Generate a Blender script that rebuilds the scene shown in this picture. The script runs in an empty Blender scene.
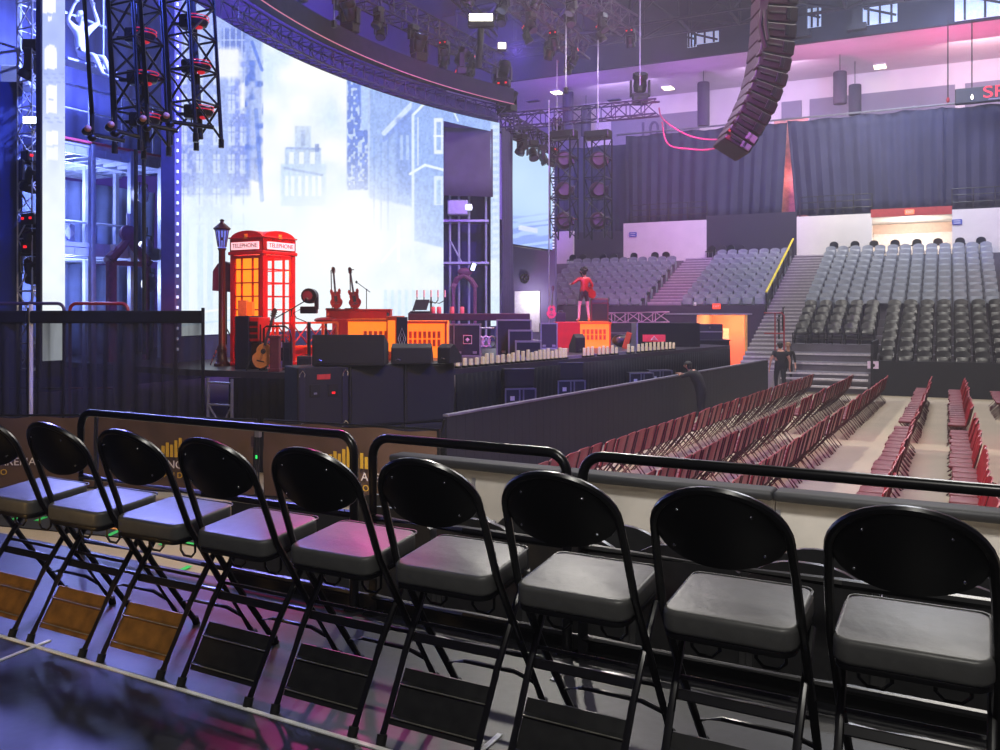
import bpy, bmesh, math, random
import numpy as np
from mathutils import Vector, Matrix
random.seed(7)
sc = bpy.context.scene
COL = sc.collection
R_ = math.radians
PI = math.pi
# ------------------------------------------------------------------ camera calibration
FPX, YAW, PIT, HC = 890.0, R_(26.77), R_(4.1), 2.9
F_ = Vector((-math.sin(YAW), math.cos(YAW), 0)); RT = Vector((math.cos(YAW), math.sin(YAW), 0))
HZ = 311.2                        # horizon row: a level camera with a small lens shift
FP = F_.copy(); UP = Vector((0, 0, 1))
EYE = Vector((0, 0, HC))
def ray(x, y): return FP + RT*((x-500)/FPX) + UP*((HZ-y)/FPX)
def at_z(x, y, z):
    r = ray(x, y); return EYE + r*((z-HC)/r.z)
def at_d(x, y, d):
    r = ray(x, y); return EYE + r*(d/r.dot(F_))
def at_Y(x, y, Y):
    r = ray(x, y); return EYE + r*(Y/r.y)
def at_X(x, y, X):
    r = ray(x, y); return EYE + r*(X/r.x)
def pix(p):
    v = Vector(p)-EYE; d = v.dot(FP); return 500+FPX*v.dot(RT)/d, HZ-FPX*v.dot(UP)/d
cam = bpy.data.objects.new('camera', bpy.data.cameras.new('camera')); COL.objects.link(cam)
cam.data.sensor_width = 36; cam.data.lens = FPX*36/1000; cam.data.clip_end = 300; cam.data.clip_start = .05
cam.location = EYE; cam.data.shift_y = -(375-HZ)/1000
cam.rotation_euler = Matrix((RT, UP, -FP)).transposed().to_euler()
sc.camera = cam
DZ = HC-1.372                     # top of the seating deck
DA = R_(-2.43)                    # the deck is turned a little against the arena axes
def dk(x, y, z=0):
    return Vector((x*math.cos(DA)-y*math.sin(DA), x*math.sin(DA)+y*math.cos(DA), DZ+z))
def inv_dk(p):
    c, s = math.cos(-DA), math.sin(-DA); return p[0]*c-p[1]*s, p[0]*s+p[1]*c
# ------------------------------------------------------------------ materials
def lin(c):
    return tuple((v/12.92 if v <= .04045 else ((v+.055)/1.055)**2.4) for v in c)
MATS = {}
def mat(name, rgb, rough=.5, metal=0, var=.12, scale=8, bump=0, emit=None, es=1, spec=.5, coat=0):
    """principled material whose colour is broken up by object-space noise; rgb is display-referred"""
    m = bpy.data.materials.new(name); m.use_nodes = True
    nt = m.node_tree; b = nt.nodes['Principled BSDF']
    c = lin(rgb)
    b.inputs['Roughness'].default_value = rough; b.inputs['Metallic'].default_value = metal
    b.inputs['Specular IOR Level'].default_value = spec
    if coat: b.inputs['Coat Weight'].default_value = coat
    tc = nt.nodes.new('ShaderNodeTexCoord'); nz = nt.nodes.new('ShaderNodeTexNoise')
    nz.inputs['Scale'].default_value = scale; nz.inputs['Detail'].default_value = 4
    nt.links.new(tc.outputs['Object'], nz.inputs['Vector'])
    rp = nt.nodes.new('ShaderNodeValToRGB')
    rp.color_ramp.elements[0].position = .3; rp.color_ramp.elements[1].position = .7
    rp.color_ramp.elements[0].color = tuple(v*(1-var) for v in c)+(1,)
    rp.color_ramp.elements[1].color = tuple(min(1, v*(1+var)) for v in c)+(1,)
    nt.links.new(nz.outputs['Fac'], rp.inputs['Fac']); nt.links.new(rp.outputs['Color'], b.inputs['Base Color'])
    if bump:
        bp = nt.nodes.new('ShaderNodeBump'); bp.inputs['Strength'].default_value = bump; bp.inputs['Distance'].default_value = .01
        nt.links.new(nz.outputs['Fac'], bp.inputs['Height']); nt.links.new(bp.outputs['Normal'], b.inputs['Normal'])
    if emit:
        b.inputs['Emission Color'].default_value = lin(emit)+(1,); b.inputs['Emission Strength'].default_value = es
    MATS[name] = m
    return m
def glass(name, rgb, mix=.12, rough=.05):
    m = bpy.data.materials.new(name); m.use_nodes = True; nt = m.node_tree; nt.nodes.clear()
    o = nt.nodes.new('ShaderNodeOutputMaterial'); t = nt.nodes.new('ShaderNodeBsdfTransparent'); g = nt.nodes.new('ShaderNodeBsdfGlossy')
    mx = nt.nodes.new('ShaderNodeMixShader'); t.inputs[0].default_value = lin(rgb)+(1,); g.inputs['Roughness'].default_value = rough
    mx.inputs[0].default_value = mix
    nt.links.new(t.outputs[0], mx.inputs[1]); nt.links.new(g.outputs[0], mx.inputs[2]); nt.links.new(mx.outputs[0], o.inputs[0]); return m
# ------------------------------------------------------------------ mesh builder
def frame_of(d):
    d = d.normalized(); u = Vector((0, 0, 1)) if abs(d.z) < .9 else Vector((0, 1, 0))
    a = d.cross(u).normalized(); return a, a.cross(d).normalized()
class MB:
    def __init__(s): s.v = []; s.f = []
    def add(s, vs, fs, M=None):
        n = len(s.v)
        s.v += [tuple(M @ Vector(p)) if M is not None else tuple(p) for p in vs]
        s.f += [tuple(i+n for i in f) for f in fs]; return s
    def box(s, c, d, R=None, bev=0, bs=2):
        x, y, z = (q/2 for q in d)
        M = Matrix.Translation(Vector(c)) @ (R.to_4x4() if R is not None else Matrix.Identity(4))
        if not bev:
            vs = [(-x,-y,-z),(x,-y,-z),(x,y,-z),(-x,y,-z),(-x,-y,z),(x,-y,z),(x,y,z),(-x,y,z)]
            return s.add(vs, [(3,2,1,0),(4,5,6,7),(0,1,5,4),(1,2,6,5),(2,3,7,6),(3,0,4,7)], M)
        bm = bmesh.new(); bmesh.ops.create_cube(bm, size=1)
        for v in bm.verts: v.co = Vector((v.co.x*2*x, v.co.y*2*y, v.co.z*2*z))
        bmesh.ops.bevel(bm, geom=list(bm.edges), offset=bev, segments=bs, affect='EDGES', profile=.5)
        bm.verts.index_update()
        s.add([v.co.copy() for v in bm.verts], [[v.index for v in f.verts] for f in bm.faces], M); bm.free(); return s
    def cyl(s, a, b, r, n=10, r2=None, cap=True):
        a, b = Vector(a), Vector(b); r2 = r if r2 is None else r2
        u, w = frame_of(b-a); vs = []
        for p, q in ((a, r), (b, r2)):
            for i in range(n):
                t = 2*PI*i/n; vs.append(p+u*math.cos(t)*q+w*math.sin(t)*q)
        fs = [(i, (i+1) % n, n+(i+1) % n, n+i) for i in range(n)]
        if cap: fs += [tuple(range(n-1, -1, -1)), tuple(range(n, 2*n))]
        return s.add(vs, fs)
    def tube(s, pts, r, n=8, closed=False, rs=None):
        pts = [Vector(p) for p in pts]; m = len(pts); vs = []; prev = None
        for i, p in enumerate(pts):
            if closed: d = pts[(i+1) % m]-pts[i-1]
            else: d = pts[min(i+1, m-1)]-pts[max(i-1, 0)]
            d.normalize()
            if prev is None: u, w = frame_of(d)
            else:
                u = (prev-d*prev.dot(d)).normalized(); w = u.cross(d).normalized()*-1
                w = d.cross(u).normalized()
            prev = u; q = rs[i] if rs else r
            for k in range(n):
                t = 2*PI*k/n; vs.append(p+u*math.cos(t)*q+w*math.sin(t)*q)
        fs = []
        for i in range(m if closed else m-1):
            j = (i+1) % m
            fs += [(i*n+k, i*n+(k+1) % n, j*n+(k+1) % n, j*n+k) for k in range(n)]
        if not closed: fs += [tuple(range(n-1, -1, -1)), tuple(range((m-1)*n, m*n))]
        return s.add(vs, fs)
    def ball(s, c, r, n=10, m=7, R=None):
        r = (r, r, r) if not hasattr(r, '__len__') else r
        vs = [(0, 0, -r[2])]
        for j in range(1, m):
            t = -PI/2+PI*j/m
            for i in range(n):
                a = 2*PI*i/n; vs.append((r[0]*math.cos(t)*math.cos(a), r[1]*math.cos(t)*math.sin(a), r[2]*math.sin(t)))
        vs.append((0, 0, r[2])); fs = []
        for i in range(n):
            fs.append((0, 1+(i+1) % n, 1+i))
            for j in range(m-2):
                a = 1+j*n; fs.append((a+i, a+(i+1) % n, a+n+(i+1) % n, a+n+i))
            fs.append((len(vs)-1, 1+(m-2)*n+i, 1+(m-2)*n+(i+1) % n))
        return s.add(vs, fs, Matrix.Translation(Vector(c)) @ (R.to_4x4() if R is not None else Matrix.Identity(4)))
    def lathe(s, prof, c=(0, 0, 0), n=12):
        vs = []; c = Vector(c)
        for r, z in prof:
            for i in range(n):
                t = 2*PI*i/n; vs.append(c+Vector((r*math.cos(t), r*math.sin(t), z)))
        fs = []
        for j in range(len(prof)-1):
            fs += [(j*n+i, j*n+(i+1) % n, (j+1)*n+(i+1) % n, (j+1)*n+i) for i in range(n)]
        fs += [tuple(range(n-1, -1, -1)), tuple(range((len(prof)-1)*n, len(prof)*n))]
        return s.add(vs, fs)
    def prism(s, poly, a, b, M=None):
        """poly of (x,z) points extruded along y from a to b"""
        n = len(poly); vs = [(p[0], a, p[1]) for p in poly]+[(p[0], b, p[1]) for p in poly]
        fs = [tuple(range(n)), tuple(range(2*n-1, n-1, -1))]+[(i, n+i, n+(i+1) % n, (i+1) % n) for i in range(n)]
        return s.add(vs, fs, M)
    def quad(s, a, b, c, d): return s.add([a, b, c, d], [(0, 1, 2, 3)])
    def build(s, name, m, parent=None, smooth=False, loc=None, rz=0):
        me = bpy.data.meshes.new(name); me.from_pydata(s.v, [], s.f); me.validate(); me.update()
        bm = bmesh.new(); bm.from_mesh(me); bmesh.ops.recalc_face_normals(bm, faces=bm.faces); bm.to_mesh(me); bm.free()
        if smooth:
            me.polygons.foreach_set('use_smooth', [True]*len(me.polygons))
            try: me.set_sharp_from_angle(angle=R_(40))
            except Exception: pass
        if m is not None: me.materials.append(m)
        o = bpy.data.objects.new(name, me); COL.objects.link(o)
        if parent is not None: o.parent = parent
        if loc is not None: o.location = loc
        o.rotation_euler.z = rz
        return o
def tag(o, label, cat, group=None, kind=None):
    o['label'] = label; o['category'] = cat
    if group: o['group'] = group
    if kind: o['kind'] = kind
    return o
def thing(name, label, cat, loc=(0, 0, 0), rz=0, group=None):
    o = bpy.data.objects.new(name, None); COL.objects.link(o); o.empty_display_size = .1
    o.location = loc; o.rotation_euler = (0, 0, rz); return tag(o, label, cat, group)
def struct(o, label=None):
    o['kind'] = 'structure'
    if label: o['label'] = label
    return o
KIDS = {}
def dup(root, loc, rz, label, group=None, rot=None):
    r = root.copy(); COL.objects.link(r); r.location = loc
    r.rotation_euler = rot if rot else (0, 0, rz); r['label'] = label
    if group: r['group'] = group
    for ch in root.children:
        c = ch.copy(); COL.objects.link(c); c.parent = r
        for g in ch.children:
            d = g.copy(); COL.objects.link(d); d.parent = c
    return r
def text(body, size, m, parent, loc, rot, name='lettering', ext=.003, align='CENTER', sx=1):
    cu = bpy.data.curves.new(name, 'FONT'); cu.body = body; cu.size = size; cu.extrude = ext
    cu.align_x = align; cu.align_y = 'CENTER'; cu.materials.append(m)
    tmp = bpy.data.objects.new(name, cu); COL.objects.link(tmp); dg = bpy.context.evaluated_depsgraph_get(); dg.update()
    me = bpy.data.meshes.new_from_object(tmp.evaluated_get(dg)); bpy.data.objects.remove(tmp); bpy.data.curves.remove(cu)
    if not me.materials: me.materials.append(m)
    o = bpy.data.objects.new(name, me); COL.objects.link(o); o.parent = parent; o.location = loc; o.rotation_euler = rot; o.scale = (sx, 1, 1)
    return o
ORD = ['', 'first', 'second', 'third', 'fourth', 'fifth', 'sixth', 'seventh', 'eighth', 'ninth', 'tenth', 'eleventh', 'twelfth', 'thirteenth',
       'fourteenth', 'fifteenth', 'sixteenth', 'seventeenth', 'eighteenth', 'nineteenth', 'twentieth', 'twenty-first', 'twenty-second', 'twenty-third',
       'twenty-fourth', 'twenty-fifth', 'twenty-sixth', 'twenty-seventh', 'twenty-eighth']
ORD += ['twenty-ninth', 'thirtieth']+[f'thirty-{q}' for q in ORD[1:10]]+['fortieth']+[f'forty-{q}' for q in ORD[1:10]]
def arc(cx, cy, r, a0, a1, n):
    return [(cx+r*math.cos(a0+(a1-a0)*i/n), cy+r*math.sin(a0+(a1-a0)*i/n)) for i in range(n+1)]
def lamp(kind, name, loc, target, power, rgb, size=.2, angle=60, blend=.6):
    l = bpy.data.lights.new(name, kind); l.energy = power; l.color = lin(rgb)
    if kind == 'SPOT': l.spot_size = R_(angle); l.spot_blend = blend; l.shadow_soft_size = size
    elif kind == 'AREA': l.size = size
    else: l.shadow_soft_size = size
    o = bpy.data.objects.new(name, l); COL.objects.link(o); o.location = loc
    if target is not None: o.rotation_euler = (Vector(target)-Vector(loc)).to_track_quat('-Z', 'Y').to_euler()
    return o
M_black = mat('black_enamel', (.045, .045, .05), .32, 0, .2, 30, spec=.6)
M_tube = mat('black_tube_steel', (.05, .05, .055), .28, 0, .2, 40, spec=.7)
M_truss = mat('black_truss_paint', (.09, .085, .1), .4, .2, .2, 10)
M_alu = mat('aluminium', (.62, .62, .66), .35, .7, .1, 12)
M_cloth = mat('black_serge', (.045, .045, .08), .9, 0, .25, 5, spec=.2)
M_case = mat('dark_laminate', (.085, .08, .15), .5, 0, .2, 12)
M_speaker = mat('speaker_grille', (.052, .052, .085), .7, 0, .35, 160, bump=.3)
M_chrome = mat('chrome', (.8, .8, .82), .15, 1, .05, 10)
M_red = mat('booth_red', (.72, .07, .06), .4, 0, .12, 6)
M_cream = mat('cream_wall', (.83, .81, .78), .8, 0, .05, 2)
M_rubber = mat('rubber', (.05, .05, .05), .8, 0, .2, 30)
M_lens = mat('lamp_lens', (.3, .3, .35), .1, 0, .1, 10, spec=.8)
M_hot = mat('lit_lamp', (1, .97, .92), .4, emit=(1, .96, .88), es=6)
M_redlens = mat('red_lens', (.8, .1, .12), .3, emit=(1, .13, .16), es=1.1)
M_skin = mat('skin', (.72, .52, .44), .55, 0, .08, 20)
M_hair = mat('dark_hair', (.07, .05, .05), .6, 0, .3, 60, bump=.5)
M_navy = mat('navy_cloth', (.06, .065, .1), .85, 0, .2, 20)
M_wood = mat('guitar_wood', (.78, .48, .24), .35, 0, .15, 14)
M_darkwood = mat('dark_wood', (.2, .1, .07), .45, 0, .3, 14)
M_white = mat('white_paint', (.85, .85, .85), .6, 0, .05, 8)
M_purplewall = mat('far_wall', (.42, .4, .5), .85, 0, .1, 2)
# ================================================================== seating deck and the front row of folding chairs
M_deck = mat('deck_paint', (.102, .105, .12), .42, 0, .45, 26, bump=.05, spec=.35)
M_vinyl = mat('seat_vinyl', (.32, .32, .315), .42, 0, .1, 26, bump=.12)
M_panel = mat('dusty_black_steel', (.10, .10, .098), .45, 0, .55, 22)
M_brown = mat('brown_steel', (.50, .35, .15), .45, .2, .35, 16)  # brown for the first three kick panels, the rest are near black
M_tape = mat('white_tape', (.97, .97, .95), .7, 0, .1, 20)
EY = 3.30
deck = MB()
deck.box((0, (EY-3)/2, -.09), (16, EY+3, .18))
o = struct(deck.build('floor_deck', M_deck, loc=(0, 0, DZ), rz=DA))
tp = MB().box((0, 0, .002), (9, .018, .004)).build('floor_tape', M_tape, loc=dk(0, 2.25), rz=DA)
tag(tp, 'long white tape line on the black deck along the rear chair feet', 'tape')
p = at_z(28, 649, DZ); q = at_z(-30, 670, DZ)
def tape_between(a, b, label, w=.018, m=M_tape, group=None, name='floor_tape'):
    d = b-a; t = MB().box((0, 0, .003), (d.length, w, .004)).build(name, m, loc=(a+b)/2, rz=math.atan2(d.y, d.x)); return tag(t, label, 'tape', group)
tape_between(at_z(50, 641, DZ), at_z(-40, 677, DZ), 'short white tape strip crossing the line at lower left of deck')
tape_between(at_z(500, 735, DZ), at_z(470, 762, DZ), 'short white tape strip beside the fifth chair at the bottom edge')
tape_between(at_z(569, 666, DZ), at_z(552, 681, DZ), 'small white tape strip on deck under the seventh chair')
M_ridge_glint = mat('ridge_glint_grey', (.55, .54, .5), .35, .4, .2, 30)  # glint along the kick panel ridges, put into a pale colour
def build_chair():
    t = thing('folding_chair', '', 'chair', group='folding chairs along the guard rail')
    hw = .178
    # tubular frame: front foot, seat, back loop, and down again
    def yb(z): return -.03+.145*(.918-z)/.368
    side = [(.172, .48, .012), (.184, .27, .31), (.187, .115, .55), (.183, yb(.7), .7), (hw, yb(.775), .775)]
    top = [(hw*math.cos(a), yb(.79+.128*math.sin(a))-.03*math.sin(a)**2, .79+.128*math.sin(a)) for a in [PI*i/18 for i in range(0, 19)]]
    path = side+top+[(-x, y, z) for x, y, z in side[::-1]]
    MB().tube(path, .0125, 8).build('frame', M_tube, t, True)
    # backrest: lens-shaped pressed panel following the loop
    nx, nz = 18, 7; vs = []; fs = []
    for side_ in (0, 1):
        for i in range(nx+1):
            x = -.172+.344*i/nx; e = max(0, 1-(x/.175)**2)
            zt = .79+.122*math.sqrt(e); zb = .79-.085*e**.55
            for j in range(nz+1):
                z = zb+(zt-zb)*j/nz
                vs.append((x, yb(z)-.042*e+.006-.012*side_*(.4+.6*math.sin(PI*j/nz)), z))
    k = (nx+1)*(nz+1)
    for i in range(nx):
        for j in range(nz):
            a = i*(nz+1)+j; fs += [(a, a+1, a+nz+2, a+nz+1), (k+a, k+a+nz+1, k+a+nz+2, k+a+1)]
    for i in range(nx):
        for j in (0, nz):
            a = i*(nz+1)+j; fs.append((a, a+nz+1, k+a+nz+1, k+a))
    for j in range(nz):
        for i in (0, nx):
            a = i*(nz+1)+j; fs.append((a, a+1, k+a+1, k+a))
    bk = MB().add(vs, fs).build('backrest', M_black, t, True)
    for x, z in ((-.095, .86), (.095, .86), (-.118, .755), (.118, .755)):
        e = 1-(x/.175)**2
        MB().ball((x, yb(z)-.042*e-.007, z), .0045, 8, 5).build('rivet', M_chrome, bk, True)
    # seat: pan and padded cushion, a little narrower at the back
    def slab(z0, z1, w0, w1, y0, y1, bev):
        bm = bmesh.new(); bmesh.ops.create_cube(bm, size=1)
        for v in bm.verts:
            f = v.co.y+.5; w = w0+(w1-w0)*f
            yy = y0+(y1-y0)*f; v.co = Vector((v.co.x*w, yy, z0+(z1-z0)*(v.co.z+.5)+.10*(yy-.066)))
        vert = [e for e in bm.edges if abs((e.verts[0].co-e.verts[1].co).normalized().z) > .9]
        bmesh.ops.bevel(bm, geom=vert, offset=.045, segments=4, affect='EDGES', profile=.5)
        hor = [e for e in bm.edges if abs((e.verts[0].co-e.verts[1].co).normalized().z) < .1 and e.calc_face_angle(0) > .8]
        bmesh.ops.bevel(bm, geom=hor, offset=bev, segments=3, affect='EDGES', profile=.6)
        bm.verts.index_update(); r = MB().add([v.co.copy() for v in bm.verts], [[v.index for v in f.verts] for f in bm.faces]); bm.free(); return r
    slab(.478, .494, .352, .356, .07, .36, .003).build('seat_pan', M_black, t, True)
    cu = slab(.492, .556, .362, .362, .066, .365, .014).build('seat_cushion', M_vinyl, t, True)
    loop = []
    for cx, cy, a0 in ((.147, .345, 0), (-.147, .345, PI/2), (-.144, .115, PI), (.144, .115, 1.5*PI)):
        loop += [(cx+.026*math.cos(a0+PI/2*i/4), cy+.026*math.sin(a0+PI/2*i/4), .5535+.1*(cy+.026*math.sin(a0+PI/2*i/4)-.08)) for i in range(5)]
    MB().tube(loop, .0035, 6, True).build('piping', M_vinyl, cu, True)
    # rear legs
    for s in (-1, 1):
        lg = MB().tube([(s*.168, 0, .012), (s*.172, .14, .25), (s*.176, .27, .43), (s*.174, .33, .485)], .0115, 8).build('leg', M_tube, t, True)
        MB().cyl((s*.167, -.004, 0), (s*.168, .006, .03), .016, 10).build('rubber_foot', M_rubber, lg, True)
        MB().cyl((s*.171, .485, 0), (s*.173, .475, .03), .016, 10).build('rubber_foot', M_rubber, t, True)
        MB().ball((s*.184, .2, .425), (.007, .008, .008), 8, 6).build('hinge', M_chrome, t, True)
    # broad ribbed panel and bars between the rear legs
    kp = MB(); n = Vector((0, .533, .846))
    def lg_y(z): return .63*z
    pr = [(.052, 0), (.066, 0), (.07, -.009), (.078, 0), (.152, 0), (.157, -.009), (.166, 0), (.2, 0)]
    vs = []; fs = []
    for s in (-.162, .162):
        for z, o_ in pr: vs.append((s, lg_y(z)+o_, z))
    for s in (-.162, .162):
        for z, o_ in pr: vs.append((s, lg_y(z)+o_+.006, z))
    m = len(pr)
    for i in range(m-1): fs += [(i, i+1, m+i+1, m+i), (2*m+i, 3*m+i, 3*m+i+1, 2*m+i+1)]
    for i in (0, m-1): fs.append((i, m+i, 3*m+i, 2*m+i))
    for a in (0, m):
        for i in range(m-1): fs.append((a+i, a+i+1, 2*m+a+i+1, 2*m+a+i))
    kpn = MB().add(vs, fs).build('kick_panel', M_panel, t)
    for z in (.0715, .1585): MB().box((0, lg_y(z)-.0085, z+.001), (.322, .004, .0035), None, .001).build('ridge_glint', M_ridge_glint, kpn)
    MB().box((0, lg_y(.285), .285), (.335, .008, .03), Matrix.Rotation(-.55, 3, 'X'), .003).build('crossbar', M_tube, t)
    MB().box((0, lg_y(.325), .325), (.335, .006, .012), Matrix.Rotation(-.55, 3, 'X'), .002).build('crossbar', M_tube, t)
    MB().tube([(-.182, .325, .235), (0, .325, .235), (.182, .325, .235)], .009, 8).build('crossbar', M_tube, t, True)
    MB().tube([(-.175, .40, .12), (-.1, .40, .14), (.1, .40, .14), (.175, .40, .12)], .008, 8).build('stretcher', M_tube, t, True)
    for s in (-1, 1):
        MB().tube([(s*.05, .2, .48), (s*.05, .2, .42), (s*.07, .2, .4), (s*.11, .2, .4), (s*.13, .2, .42), (s*.13, .2, .48)], .005, 6).build('ganging_bracket', M_panel, t, True)
    return t
fc = build_chair()
cw = ['leftmost, cut by the left edge', 'second from the left', 'third from the left', 'fourth from the left', 'fifth from the left',
      'sixth from the left', 'third from the right', 'second from the right', 'rightmost']
xt = ['brown lower panel', 'brown lower panel', 'brown lower panel', 'pink-lit seat', 'violet-lit seat', 'grey vinyl seat', 'grey vinyl seat', 'grey vinyl seat', 'grey vinyl seat']
BR = []
jit = [0, .004, -.003, 0, .004, 0, .0, .004, -.002]
for i in range(-1, 8):
    lab = f'black folding chair, {xt[i+1]}, {cw[i+1]} of the row'
    loc = dk(-3.537+.4515*i+.1716+.024+jit[i+1], 2.275+jit[i])
    if i == -1:
        c = fc; c.location = loc; c.rotation_euler.z = DA; c['label'] = lab
    else:
        c = dup(fc, loc, DA+jit[i]*3, lab)
    kp_ = [ch for ch in c.children if ch.name.startswith('kick_panel')][0]
    if i < 2: BR.append(kp_)
for kp_ in BR:
    kp_.data = BR[0].data if kp_ is not BR[0] and BR[0].data.materials[0] == M_brown else kp_.data.copy(); kp_.data.materials[0] = M_brown; kp_['label'] = 'brown panel'
# ------------------------------------------------------------------ guard rails at the deck edge
def rail(x0, x1, label, h=.80, mid=.435, y=3.25, ends=(1, 1), rz=DA, r=.021, posts=()):
    t = thing('guard_rail', label, 'rail', dk((x0+x1)/2, y), rz, 'black tube guard rails at the deck edge'); w = (x1-x0)/2; c = .085
    P = []
    P += [(-w, 0, 0)]+[(-w+c+c*math.cos(a), 0, h-c+c*math.sin(a)) for a in [PI-PI/2*i/6 for i in range(7)]]
    P += [(w-c+c*math.cos(a), 0, h-c+c*math.sin(a)) for a in [PI/2-PI/2*i/6 for i in range(7)]]+[(w, 0, 0)]
    MB().tube(P, r, 10).build('top_loop', M_tube, t, True)
    MB().tube([(-w, 0, mid), (0, 0, mid), (w, 0, mid)], r*.9, 8).build('mid_bar', M_tube, t, True)
    MB().tube([(-w, 0, .075), (0, 0, .075), (w, 0, .075)], r*.8, 8).build('bottom_bar', M_tube, t, True)
    for p in posts: MB().tube([(p, 0, 0), (p, 0, h/2), (p, 0, h-.01)], r*.9, 8).build('post', M_tube, t, True)
    for s in (-w, w): MB().cyl((s, 0, 0), (s, 0, .012), .05, 12).build('foot_plate', M_tube, t)
    return t
def rx(px, py): return inv_dk(at_z(px, py, DZ+.8))[0]
def xd_at(px, yd):
    # deck x on the line yd seen at pixel column px
    lo, hi = -20., min(20., yd*1.3)
    for _ in range(50):
        m_ = (lo+hi)/2
        if pix(dk(m_, yd))[0] < px: lo = m_
        else: hi = m_
    return lo
rail(xd_at(81, 3.25), xd_at(354, 3.25), 'black tube guard rail in front of the leftmost chairs and banner')
rail(xd_at(373, 3.25), xd_at(567, 3.25), 'short black tube guard rail between the two longer ones')
rail(xd_at(583, 3.25), xd_at(1000, 3.25)+.5, 'long black tube guard rail at the right, before the red chairs')
M_toe = mat('toe_board', (.07, .07, .07), .4, 0, .3, 12)
e0 = xd_at(237, 3.3)
tb = MB().box(((e0+3)/2, 3.285, .035), (3-e0, .02, .07), None, .004).build('trim_deck_edge', M_toe, loc=(0, 0, DZ), rz=DA); struct(tb)
# ------------------------------------------------------------------ two rows of fixed black seats below the rail
M_seatblk = mat('glossy_black_plastic', (.24, .24, .245), .3, 0, .2, 20, spec=.8)
tr = MB(); tr.box(((e0+3.2)/2, 3.70, -.98), (3.2-e0, .84, .9)); tr.box(((e0+3.2)/2, 4.6, -1.1), (3.2-e0, .95, .66)); tr.box(((e0+3.2)/2, 5.6, -1.25), (3.2-e0, 1.05, .36))
struct(tr.build('floor_tier', mat('concrete_tier', (.16, .16, .17), .7, 0, .2, 4), loc=(0, 0, DZ), rz=DA))
struct(MB().box(((xd_at(236, 5.2)+3.4)/2, 5.2, -.92), (3.4-xd_at(236, 5.2), .1, 1.6)).build('wall_gap_blackout', mat('gap_blackout', (.06, .06, .065), .6, 0, .2, 6), loc=(0, 0, DZ), rz=DA))  # added black sheet that darkens the open gap beyond the seats
def build_fixed_seat():
    t = thing('arena_seat', '', 'seat', group='fixed black seats below the guard rail')
    vs = []; fs = []; nx, nz = 10, 6
    for s_ in (0, 1):
        for i in range(nx+1):
            u = -1+2*i/nx; x = .245*u; zt = .86-.095*abs(u)**2.6
            for j in range(nz+1):
                z = .25+(zt-.25)*j/nz
                vs.append((x, -.03-.10*(j/nz)+.045*u*u+(.04 if s_ else 0)*(1-.3*(j/nz)), z))
    k = (nx+1)*(nz+1)
    for i in range(nx):
        for j in range(nz):
            a = i*(nz+1)+j; fs += [(a, a+1, a+nz+2, a+nz+1), (k+a, k+a+nz+1, k+a+nz+2, k+a+1)]
    for i in range(nx):
        for j in (0, nz): a = i*(nz+1)+j; fs.append((a, a+nz+1, k+a+nz+1, k+a))
    for j in range(nz):
        for i in (0, nx): a = i*(nz+1)+j; fs.append((a, a+1, k+a+1, k+a))
    MB().add(vs, fs).build('backrest', M_seatblk, t, True)
    MB().box((0, .05, .58), (.42, .06, .34), Matrix.Rotation(.12, 3, 'X'), .02).build('folding_seat', M_seatblk, t, True)
    for s in (-1, 1):
        MB().tube([(s*.25, -.06, .0), (s*.25, -.05, .5), (s*.25, -.02, .6), (s*.25, .2, .62)], .014, 8).build('arm_stand', M_seatblk, t, True)
    return t
fs0 = build_fixed_seat(); first = True
for r, (yd, zt, nm) in enumerate(((3.82, .34, 'row just below the rail'), (4.55, .215, 'second row below the rail'))):
    x = xd_at(352, yd)+.25; k = 1
    while pix(dk(x-.25, yd, zt))[0] < 1010:
        lab = f'glossy black arena seat, {ORD[k]} from the left, {nm}'
        loc = dk(x, yd+.1, zt-.86)
        if first: fs0.location = loc; fs0.rotation_euler.z = DA; fs0['label'] = lab; first = False
        else: dup(fs0, loc, DA, lab)
        x += .53; k += 1
# ------------------------------------------------------------------ dasher boards with black padded cap
M_dash = mat('dasher_facing', (.68, .66, .63), .6, 0, .12, 2.5)
M_pad = mat('padded_cap', (.04, .045, .06), .6, 0, .15, 12)
x0 = xd_at(396, 9.0); n = 0; X = x0; yD = 9.0
while pix(dk(X, yD))[0] < 1290:
    n += 1; L = 2.3
    t = thing('dasher_board', f'beige arena dasher board with black padded cap, {ORD[n]} panel from the left', 'barrier', (*dk(X+L/2, yD)[:2], 0), DA, 'dasher boards around the arena floor')
    MB().box((0, 0, .52), (L-.012, .09, 1.04), None, .006).build('board', M_dash, t)
    MB().box((0, -.05, .1), (L-.012, .012, .2)).build('kick_strip', M_pad, t)
    MB().box((0, -.02, 1.1), (L, .3, .1), None, .04, 3).build('cap', M_pad, t, True)
    for s in (-L/2+.03, 0): MB().box((s, -.05, .5), (.045, .012, .9)).build('joint_strip', M_alu, t)
    X += L
# ================================================================== arena floor, banners, red chairs, barricade
M_floor = mat('arena_floor', (.66, .61, .53), .65, 0, .07, 1.2, bump=.02)
struct(MB().box((0, 30, -.06), (70, 80, .12)).build('floor_arena', M_floor))
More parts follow.
